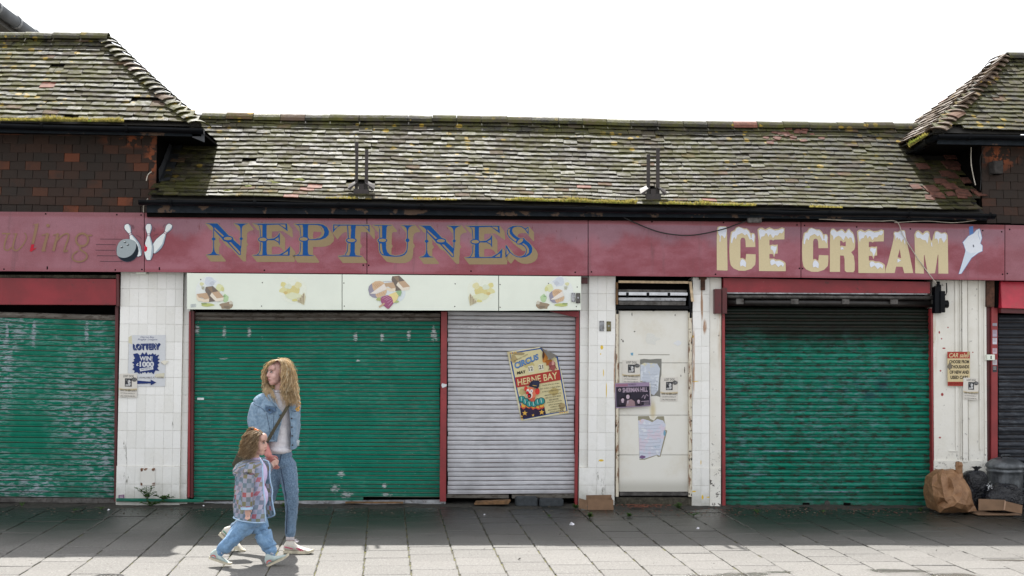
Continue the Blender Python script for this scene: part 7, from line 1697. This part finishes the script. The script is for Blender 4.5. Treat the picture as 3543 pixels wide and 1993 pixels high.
seg(b, [PW2(992, 1610), PW2(1006, 1735), PW2(1004, 1868)], [.055, .035, .032]); seg(b, [PW2(952, 1612, .02), PW2(938, 1690, .03), PW2(918, 1750, .05), PW2(797, 1852, .1)], [.055, .04, .035, .032])
hand(b, PW2(931, 1576, -.20), (.5, -.05, -1), (.85, -.35, .4), .165, .38, thumb=-1)
body = remesh(b, 'body', M_SKIN, wo, .0048, 3); body.data.materials.append(M_PINK)
for p_ in body.data.polygons:
    c = p_.center
    if c.z < PW2(960, 1450).z and c.z > PW2(960, 1660).z: p_.material_index = 1
face_bits(body, HM, .98)
# sweatshirt
b = MB()
seg(b, [PW2(967, 1366, .01), PW2(966, 1376, .01)], [.055, .08]); 
for (v_, uc, hw, hd) in ((1378, 962, 50, .10), (1410, 963, 52, .118), (1450, 965, 50, .12), (1490, 966, 47, .12), (1525, 966, 47, .125), (1550, 966, 46, .13), (1562, 965, 42, .12)):
    ellipsoid(b, PW2(uc, v_, .01), (hw*kw, hd, 52*kw if 1400 < v_ < 1530 else 16*kw))
ellipsoid(b, PW2(968, 1556, -.01), (44*kw, .14, 18*kw)); seg(b, [PW2(915, 1385, 0), PW2(905, 1400, 0)], [.05, .045]); seg(b, [PW2(1010, 1385, 0), PW2(1014, 1400, 0)], [.045, .045])
remesh(b, 'sweatshirt', M_SWEAT, wo, .0075, 14, (.007, 7, .4))
b = MB(); P_ = [PW2(967+23*math.sin(t), 1352+3.5*math.cos(t), .012-.062*math.cos(t)) for t in [6.283*k/18 for k in range(19)]]; b.tube(P_, .008, 6); b.build('collar_rib', M_SWEAT, wo, smooth=True)
# jeans
b = MB(); ellipsoid(b, PW2(969, 1572, .01), (43*kw, .118, 26*kw)); ellipsoid(b, PW2(970, 1598, .015), (47*kw, .125, 32*kw)); ellipsoid(b, PW2(965, 1605, .06), (42*kw, .10, 30*kw))
seg(b, [PW2(991, 1610, .01), PW2(1000, 1660, -.01), PW2(1008, 1720, -.02), PW2(1009, 1765, 0), PW2(1006, 1805, .01), PW2(1004, 1846, .0)], [34*kw, 31*kw, 25*kw, 22*kw, 20*kw, 19*kw], n=16)
seg(b, [PW2(953, 1606, .01), PW2(946, 1650, .02), PW2(934, 1705, .03), PW2(920, 1748, .05), PW2(875, 1785, .08), PW2(812, 1826, .10)], [33*kw, 30*kw, 25*kw, 23*kw, 22*kw, 19*kw], n=16)
jeans = remesh(b, 'jeans', M_DENIM, wo, .007, 3, (.0045, 16, 1.2))
b = MB(); b.tube([PW2(u, v_, y) for u, v_, y in ((972, 1622, -.105), (979, 1660, -.085), (988, 1710, -.075), (994, 1750, -.056), (992, 1800, -.045), (990, 1846, -.04))], .0045, 5); b.build('side_seam', M_SEAM, jeans)
b = MB(); b.tube([PW2(u, v_, y) for u, v_, y in ((974, 1572, -.115), (970, 1588, -.125), (966, 1602, -.125))], .0045, 5); b.build('fly_seam', M_SEAM, jeans)
b = MB(); b.tube([PW2(u, v_, y) for u, v_, y in ((938, 1590, -.10), (941, 1618, -.12), (934, 1642, -.11))], .0025, 5); b.build('pocket_stitch', M_SWEAT, jeans)
b = MB(); b.tube([PW2(1004, 1842, 0), PW2(1004, 1868, 0)], [.035, .037], 14); b.build('sock', M_SOCK, wo, smooth=True)
b = MB(); b.tube([PW2(816, 1824, .10), PW2(795, 1846, .10)], [.036, .037], 14); b.build('sock', M_SOCK, wo, smooth=True)
fx = (PW2(1086, 1914)-PW2(982, 1914)).length
M_ = Matrix.Translation(PW2(983, 1916, .0)+Vector((0, 0, .0))); M_.translation.z = .003; shoe(wo, M_ @ Matrix.Rotation(R(-6), 4, 'Z'), fx, M_SHOE, M_MAG, .115)
toe = PW2(828, 1921, .0); hl = PW2(757, 1850, .09); dx_ = (toe-hl); shoe(wo, Matrix.Translation(hl-Vector((0, 0, .0))) @ Matrix.Rotation(math.asin(-dx_.z/dx_.length), 4, 'Y'), dx_.length*1.0, M_SHOE, simple('green_trim', (.06, .25, .16, 1), .5), .115)
# jacket
def ang(uc, hw, x): return math.degrees(math.asin(max(-.99, min(.99, (x-uc)/hw))))
rows = []
for v_, uc, hw, hd, xL, xR in ((1354, 964, 30, .075, 944, 984), (1366, 964, 42, .095, 938, 995), (1382, 962, 55, .115, 944, 1000), (1405, 958, 68, .13, 957, 1001), (1428, 953, 80, .14, 975, 1003), (1446, 953, 78, .142, 975, 1004), (1480, 954, 76, .142, 967, 1006), (1508, 955, 72, .140, 960, 1006), (1528, 956, 69, .138, 957, 1006)):
    rows.append((v_, uc, hw, hd, ang(uc, hw, xR), ang(uc, hw, xL), .01))
jk, jv, jm, jn = shell('jacket', wo, rows, PW2, M_DENIM_J, 40, 5, .009, .009, 3, skew=lambda t, q: 28*(1-t)**2*q)
b = MB(); seg(b, [PW2(940, 1370, .0), PW2(921, 1376, -.005), PW2(903, 1388, -.01), PW2(891, 1408, -.015), PW2(887, 1435, -.02), PW2(888, 1470, -.03), PW2(894, 1503, -.05), PW2(903, 1530, -.08)], [15*kw, 20*kw, 23*kw, 26*kw, 28*kw, 30*kw, 27*kw, 22*kw], n=18)
remesh(b, 'sleeve', M_DENIM_J, wo, .008, 3, (.008, 8, .8))
b = MB(); seg(b, [PW2(1012, 1372, .0), PW2(1019, 1395, .02), PW2(1021, 1440, .05), PW2(1020, 1480, .07), PW2(1018, 1512, .08), PW2(1017, 1532, .09)], [20*kw, 21*kw, 20*kw, 19*kw, 17*kw, 16*kw], n=18)
remesh(b, 'sleeve', M_DENIM_J, wo, .008, 3, (.010, 9, 1.1))
b = MB(); b.tube([PW2(1019, 1522, .03), PW2(1018, 1542, .03)], [.045, .043], 14); b.build('turned_cuff', simple('pale_denim', (.42, .48, .52, 1), .9), wo, smooth=True)
def edge_tube(name, idx, r_, mat, par):
    b = MB(); b.tube([jv[j*jm+idx]+Vector((0, -.004, 0)) for j in range(jn)], r_, 6); return b.build(name, mat, par, smooth=True)
edge_tube('front_band', 0, .0055, M_DENIM_J, jk); edge_tube('front_band', jm-1, .0055, M_DENIM_J, jk)
b = MB(); b.tube([jv[(jn-1)*jm+i]+Vector((0, 0, .006)) for i in range(jm)], .008, 6); b.build('waistband', M_DENIM_J, jk, smooth=True)
# collar flaps, pocket flap, seams, buttons, badges
for q in ([(940, 1358, -.075), (925, 1367, -.095), (936, 1384, -.13), (962, 1412, -.145), (952, 1385, -.12)], [(984, 1358, -.075), (1000, 1366, -.09), (1008, 1380, -.12), (1001, 1402, -.135), (990, 1376, -.10)]):
    b = MB(); pp = [PW2(*p) for p in q]; cen = sum(pp, Vector())/5+Vector((0, -.008, 0)); b.raw(pp+[cen], [(i, (i+1) % 5, 5) for i in range(5)]); o = b.build('collar', M_DENIM_J, jk); md = o.modifiers.new('t', 'SOLIDIFY'); md.thickness = .005
b = MB(); pp = [PW2(*p) for p in ((918, 1405, -.135), (956, 1412, -.15), (955, 1424, -.152), (934, 1432, -.152), (919, 1422, -.14))]; b.raw(pp, [(0, 1, 2, 3, 4)]); o = b.build('pocket_flap', simple('dark_denim', (.06, .11, .19, 1), .9, sc=60, var=.5), jk); md = o.modifiers.new('t', 'SOLIDIFY'); md.thickness = .004
for q in ([(917, 1402, -.138), (935, 1406, -.147), (958, 1410, -.152)], [(922, 1430, -.145), (932, 1480, -.150), (938, 1520, -.148)], [(948, 1432, -.153), (946, 1480, -.152), (948, 1522, -.148)], [(876, 1395, -.07), (888, 1404, -.11), (905, 1412, -.13), (918, 1425, -.14)], [(1008, 1420, -.12), (1022, 1424, -.11), (1034, 1420, -.07)]):
    b = MB(); b.tube(catmull([tuple(PW2(*p)) for p in q], False, 4), .0022, 5); b.build('stitched_seam', M_SEAM, jk)
for u, v_ in ((970, 1437), (932, 1418), (1009, 1448), (1010, 1478), (1011, 1508), (1012, 1540)): b = MB(); p = PW2(u, v_, -.155 if u < 1000 else -.125); b.tube([p, p+Vector((0, -.006, 0))], .008, 10); b.build('button', M_BTN, jk)
b = MB(); rd = random.Random(4)
for k in range(26): a = rd.random()*6.28; r_ = rd.random()**.6; p = PW2(1031+10*r_*math.cos(a), 1405+17*r_*math.sin(a), -.12+rd.uniform(-.01, .01)); ellipsoid(b, p, (rd.uniform(.003, .007),)*3, n=6)
b.build('badge', M_GOLDB, jk)
b = MB(); c = PW2(1030, 1417, -.13)
for k in range(6): a = k*1.047; ellipsoid(b, c+Vector((math.cos(a)*.012, 0, math.sin(a)*.012)), (.008, .004, .008), n=6)
b.build('flower_badge', M_GOLDB, jk)
gd = lambda L: [PW2(*p) for p in L]
hair('hair', wo, [gd(g_) for g_ in ([(962,1246,.0),(938,1250,.0),(920,1270,.02),(910,1295,.03),(913,1320,.04),(911,1345,.02),(919,1370,-.04),(918,1380,-.06)], [(962,1245,-.03),(942,1252,-.05),(926,1272,-.03),(916,1298,.0),(920,1325,.02),(924,1350,-.03),(936,1378,-.10),(944,1392,-.12)], [(964,1246,-.06),(948,1252,-.085),(931,1265,-.06),(919,1288,.0),(922,1330,.02),(938,1350,-.06),(953,1375,-.14),(962,1402,-.15)])], M_BLOND, 110, .0024, .010, 5.5, .007, seed=1)
hair('hair', wo, [gd(g_) for g_ in ([(964,1246,-.08),(973,1256,-.105),(979,1285,-.115),(978,1320,-.12),(974,1350,-.13),(982,1380,-.16),(977,1412,-.155)], [(966,1244,-.07),(984,1254,-.09),(992,1285,-.11),(990,1325,-.12),(988,1360,-.15),(996,1388,-.16),(1000,1406,-.155)], [(968,1243,-.04),(995,1252,-.05),(1008,1285,-.07),(1010,1325,-.09),(1008,1360,-.13),(1018,1390,-.15),(1024,1408,-.14)], [(968,1242,.0),(1000,1252,.0),(1016,1285,.0),(1021,1325,-.03),(1026,1360,-.08),(1030,1385,-.11),(1032,1402,-.11)], [(966,1242,.04),(990,1248,.1),(1008,1285,.12),(1014,1330,.1),(1020,1365,.08),(1024,1385,.08)], [(962,1243,.04),(965,1250,.12),(975,1290,.14),(985,1340,.13),(990,1375,.12)], [(960,1245,.03),(935,1256,.1),(925,1295,.1),(935,1340,.1),(945,1365,.12)], [(962,1246,.0),(938,1250,.0),(920,1270,.02),(912,1295,.03),(914,1320,.04)])], M_BLOND, 130, .0028, .015, 5, .008, seed=2)
hair('hair_fringe', wo, [gd(g_) for g_ in ([(968,1243,-.02),(948,1246,-.06),(932,1258,-.08),(920,1276,-.05),(912,1300,-.01)], [(970,1244,-.05),(955,1248,-.09),(938,1256,-.085),(923,1272,-.04),(914,1296,.0)])], M_BLOND, 80, .002, .006, 3, .004, seed=3)
hair('stray_hair', wo, [gd(g_) for g_ in ([(968,1243,.0),(968,1238,.0),(970,1240,.05),(980,1290,.10),(985,1340,.10),(985,1380,.06)], [(970,1242,.0),(1004,1248,.0),(1023,1285,.0),(1028,1330,-.02),(1033,1370,-.06),(1036,1405,-.08)], [(968,1244,-.06),(990,1252,-.10),(1004,1290,-.12),(1004,1340,-.13),(1012,1385,-.16),(1018,1415,-.15)])], M_BLOND, 30, .0012, .015, 6, .014, seed=11)
# bag carried across the body: strap and pouch
bag = thing('shoulder_bag', 'olive canvas bag with a wide strap slung across the woman', 'bag', tuple(PW2(965, 1460, -.16)))
b = MB(); L_, R_ = [], []
for u, v_, y in ((1010, 1372, -.10), (1003, 1392, -.15), (985, 1424, -.165), (965, 1458, -.165), (945, 1492, -.165), (925, 1528, -.16), (900, 1560, -.12), (860, 1575, .0)):
    c = PW2(u, v_, y); d = Vector((.052*.78, 0, .052*.52))*.62; L_.append(c-d); R_.append(c+d)
b.raw(L_+R_, [(i, i+1, 8+i+1, 8+i) for i in range(7)]); o = b.build('strap', M_STRAP, bag); md = o.modifiers.new('t', 'SOLIDIFY'); md.thickness = .004
b = MB(); b.box(-.08, .08, -.05, .05, -.09, .08, Matrix.Translation(PW2(846, 1590, .14)) @ Matrix.Rotation(R(25), 4, 'Y')); o = remesh(b, 'pouch', M_STRAP, bag, .012, 6)
# ------------------------------------------------------------------ child
gc = WZ(860, 1957); YC = gc.y; kc = (YC-CAM.y)/FP
PC = lambda u, v_, y=0: W(u, v_, YC+y)
ch = thing('person', 'small child in a translucent checked raincoat striding along beside the woman', 'person', (gc.x, YC, 0))
hc = PC(889, 1531, 0); HC = Matrix.Translation(hc) @ Matrix.Rotation(R(72), 4, 'Z') @ Matrix.Rotation(R(5), 4, 'X')
b = MB(); head_mb(b, HC, .90, True)
hnd = PW2(946, 1601, -.235)         # where the two hands meet
seg(b, [PC(886, 1555, .0), PC(884, 1580, .0), PC(882, 1604, 0)], [.034, .032, .04]); seg(b, [PC(880, 1625), PC(878, 1660), PC(876, 1720), PC(874, 1790)], [.05, .06, .07, .07])
seg(b, [PC(874, 1618, -.06), PC(861, 1680, -.155), PC(856, 1750, -.185)], [.028, .028, .022]); hand(b, PC(856, 1756, -.187), (.1, 0, -1), (1, -.3, 0), .125, .7)
sh_ = PC(895, 1612, .09); el = sh_.lerp(hnd, .5)+Vector((.01, .02, -.03)); seg(b, [sh_, el, hnd+Vector((.025, .03, .008))], [.038, .030, .020])
hand(b, hnd+Vector((.030, .018, .008)), (.05, -1, .0), (-.3, 0, 1), .125, .85, thumb=1)
seg(b, [PC(866, 1800, -.03), PC(818, 1850, -.03), PC(757, 1912, -.03)], [.06, .04, .028]); seg(b, [PC(886, 1800, .04), PC(915, 1862, .04), PC(936, 1925, .03)], [.06, .04, .028])
cb_ = remesh(b, 'body', M_SKINC, ch, .0046, 3); face_bits(cb_, HC, .90)
b = MB(); ellipsoid(b, PC(882, 1640, 0), (44*kc, .10, 50*kc)); ellipsoid(b, PC(880, 1720, 0), (47*kc, .115, 60*kc)); seg(b, [PC(884, 1596, 0), PC(884, 1606, 0)], [.05, .06]); remesh(b, 'shirt', M_LILAC, ch, .009, 5, (.007, 10, .5))
b = MB(); ellipsoid(b, PC(874, 1795, 0), (42*kc, .11, 34*kc))
seg(b, [PC(864, 1800, -.04), PC(840, 1828, -.04), PC(808, 1862, -.04), PC(778, 1890, -.03), PC(762, 1906, -.03)], [34*kc, 31*kc, 27*kc, 24*kc, 18*kc], n=16)
seg(b, [PC(888, 1800, .05), PC(903, 1835, .05), PC(920, 1872, .04), PC(935, 1902, .03), PC(935, 1922, .03)], [36*kc, 33*kc, 29*kc, 26*kc, 17*kc], n=16)
cj = remesh(b, 'trousers', M_DENIM_C, ch, .0075, 3, (.014, 12, .8))
for (u, v_, y, a) in ((761, 1907, -.03, 40), (935, 1921, .03, -5)):
    b = MB(); c = PC(u, v_, y); M_ = Matrix.Translation(c) @ Matrix.Rotation(R(a), 4, 'Y'); b.lathe((0, 0, 0), [(.040, -.018), (.048, -.008), (.049, .006), (.044, .018)], 20, lambda t, z: 1+.05*math.sin(t*10)); o = b.build('ankle_cuff', M_DENIM_C, cj, smooth=True); o.matrix_parent_inverse = Matrix.Identity(4); o.data.transform(M_); o.matrix_parent_inverse = WM[ch.name].inverted()
    o.parent = ch
p0, p1 = PC(722, 1934, -.06), PC(797, 1958, -.06); d = p1-p0; shoe(ch, Matrix.Translation(p0+Vector((0, .02, 0))) @ Matrix.Rotation(math.asin(-d.z/d.length), 4, 'Y'), d.length*1.02, M_SHOEC, M_MAG, .12, rainbow=True)
p0, p1 = PC(926, 1962, .0), PC(1004, 1924, .0); d = p1-p0; shoe(ch, Matrix.Translation(p0+Vector((0, .0, .002))) @ Matrix.Rotation(math.asin(-d.z/d.length), 4, 'Y') @ Matrix.Rotation(R(-4), 4, 'Z'), d.length*1.0, M_SHOEC, M_MAG, .12, rainbow=True)
# raincoat: see-through checked vinyl
def m_vinyl():
    g = G('checked_vinyl'); uv = g.n('TexCoord').outputs['UV']; sp = g.scale(uv, 1/.037, 1/.037, 1)
    fl = g.n('VectorMath', operation='FLOOR'); g.l(sp, fl.inputs[0]); x, y, z = g.sep(fl.outputs[0])
    wn = g.n('TexWhiteNoise', noise_dimensions='2D'); g.l(fl.outputs[0], wn.inputs['Vector'])
    par = g.ma('MODULO', g.ma('ABSOLUTE', g.ma('ADD', x, y)), 2.); px_ = g.ma('MODULO', g.ma('ABSOLUTE', x), 2.)
    def cst(st):
        q = g.n('ValToRGB'); g.l(wn.outputs['Value'], q.inputs[0]); q.color_ramp.interpolation = 'CONSTANT'; e = q.color_ramp.elements
        while len(e) < len(st): e.new(.5)
        for i, (p, c) in enumerate(st): e[i].position = p; e[i].color = c
        return q.outputs[0]
    A = cst([(0, (.42, .44, .56, 1)), (.5, (.52, .48, .55, 1)), (.75, (.30, .38, .50, 1))]); B = cst([(0, (.26, .25, .12, 1)), (.28, (.15, .24, .29, 1)), (.56, (.50, .11, .12, 1)), (.68, (.22, .30, .38, 1))])
    c = g.mix(par, A, B); t = g.n('BsdfTransparent'); t.inputs[0].default_value = (.93, .95, .97, 1); mx = g.n('MixShader'); mx.inputs[0].default_value = .70
    tl = g.n('BsdfTranslucent'); g.l(c, tl.inputs['Color']); m2 = g.n('MixShader'); m2.inputs[0].default_value = .3
    g.put(g.b.inputs['Base Color'], c); g.b.inputs['Roughness'].default_value = .22; g.l(g.b.outputs[0], m2.inputs[1]); g.l(tl.outputs[0], m2.inputs[2])
    g.l(t.outputs[0], mx.inputs[1]); g.l(m2.outputs[0], mx.inputs[2]); g.l(mx.outputs[0], g.out.inputs['Surface']); return g.m
M_VINYL = m_vinyl()
rows = [(1590, 884, 28, .060, 118, 30, 0), (1602, 880, 50, .095, 112, 32, 0), (1625, 876, 58, .115, 110, 33, 0), (1680, 875, 63, .13, 108, 33, 0), (1740, 877, 67, .145, 106, 34, 0), (1805, 879, 70, .155, 105, 35, 0)]
co_, cv_, cm, cn = shell('raincoat', ch, rows, PC, M_VINYL, 44, 6, 0, .010, 5, skew=lambda t, q: -22*(1-t)*q+6*math.sin(t*9)*q)
def tline(name, pts, r_): b = MB(); b.tube(pts, r_, 6); return b.build(name, M_TRIM, co_, smooth=True)
tline('piping', [cv_[j*cm] for j in range(cn)], .0065); tline('piping', [cv_[j*cm+cm-1] for j in range(cn)], .0065); tline('piping', [cv_[(cn-1)*cm+i] for i in range(cm)], .006)
b = MB(); P_ = [PC(*p) for p in ((868, 1612, -.10), (861, 1640, -.15), (858, 1680, -.175), (856, 1720, -.188), (854, 1758, -.19))]; Q = catmull([(*p, r_) for p, r_ in zip(P_, (.044, .050, .051, .049, .047))], False, 5)
b.tube([q[:3] for q in Q], [q[3] for q in Q], 18, caps=False); o = b.build('sleeve', M_VINYL, ch, smooth=True); ul = o.data.uv_layers.new(name='UVMap')
for pl_ in o.data.polygons:
    for li in pl_.loop_indices: v_ = o.data.loops[li].vertex_index; ul.data[li].uv = ((v_ % 18)/18*.30, o.data.vertices[v_].co.z)
b = MB(); b.tube([PC(854, 1753, -.19), PC(854, 1762, -.19)], .0495, 18, caps=False); b.build('cuff_piping', M_TRIM, o, smooth=True)
b = MB(); P_ = [sh_+Vector((.01, 0, 0)), el, hnd+Vector((-.09, -.0, .01))]; b.tube(catmull([tuple(p) for p in P_], False, 5), .045, 16, caps=False); o = b.build('sleeve', M_VINYL, ch, smooth=True); ul = o.data.uv_layers.new(name='UVMap')
for pl_ in o.data.polygons:
    for li in pl_.loop_indices: v_ = o.data.loops[li].vertex_index; ul.data[li].uv = ((v_ % 16)/16*.30, (v_//16)*.03)
# hood lying on the back, cape edge
b = MB(); rows = [(1592, 872, 30, .065, 60, -10, 0), (1604, 862, 44, .10, 60, -10, 0), (1622, 852, 46, .11, 40, -10, 0), (1636, 848, 40, .10, 20, -30, 0)]
shell('hood', ch, rows, PC, M_VINYL, 30, 5, 0, .012, 9, skew=lambda t, q: 14*math.sin(t*3.1)*q)
gd = lambda L: [PC(*p) for p in L]
hair('hair', ch, [gd(g_) for g_ in ([(904,1498,-.055),(893,1510,-.085),(889,1540,-.09),(883,1568,-.095),(876,1590,-.10)], [(890,1489,-.06),(874,1506,-.09),(867,1540,-.10),(862,1570,-.11),(853,1594,-.11)], [(882,1487,-.03),(857,1501,-.06),(849,1535,-.075),(845,1565,-.08),(839,1588,-.07)], [(880,1486,.0),(851,1500,.0),(840,1535,.0),(837,1565,.0),(833,1582,.0)], [(884,1487,.04),(860,1502,.07),(850,1540,.08),(848,1570,.07)], [(895,1490,.05),(885,1515,.09),(875,1550,.08),(865,1580,.06)], [(902,1493,.04),(900,1508,.07),(893,1550,.07),(885,1575,.05)])], M_FAIR, 110, .0027, .017, 8, .008, seed=5)
hair('hair_top', ch, [gd(g_) for g_ in ([(908,1503,-.05),(898,1492,-.045),(886,1487,-.03),(873,1488,-.01),(868,1483,0)], [(911,1501,-.02),(902,1490,-.01),(889,1485,.0),(875,1486,.01),(867,1482,.01)], [(908,1502,.04),(899,1491,.04),(886,1487,.04),(873,1487,.02),(866,1483,.01)])], M_FAIR, 90, .0022, .003, 2, .003, seed=6)
hair('topknot', ch, [gd(g_) for g_ in ([(884,1487,-.03),(874,1480,-.03),(863,1484,-.02),(856,1500,-.03),(850,1520,-.06)], [(884,1486,.02),(875,1478,.02),(862,1482,.02),(856,1498,.01),(847,1518,-.02)])], M_FAIR, 60, .0024, .008, 5, .004, seed=7)
for u, v_, y in ((890, 1490, -.05), (884, 1486, -.045)): b = MB(); ellipsoid(b, PC(u, v_, y), (.011,)*3, n=10); b.build('bobble', M_ORANGE, ch, smooth=True)
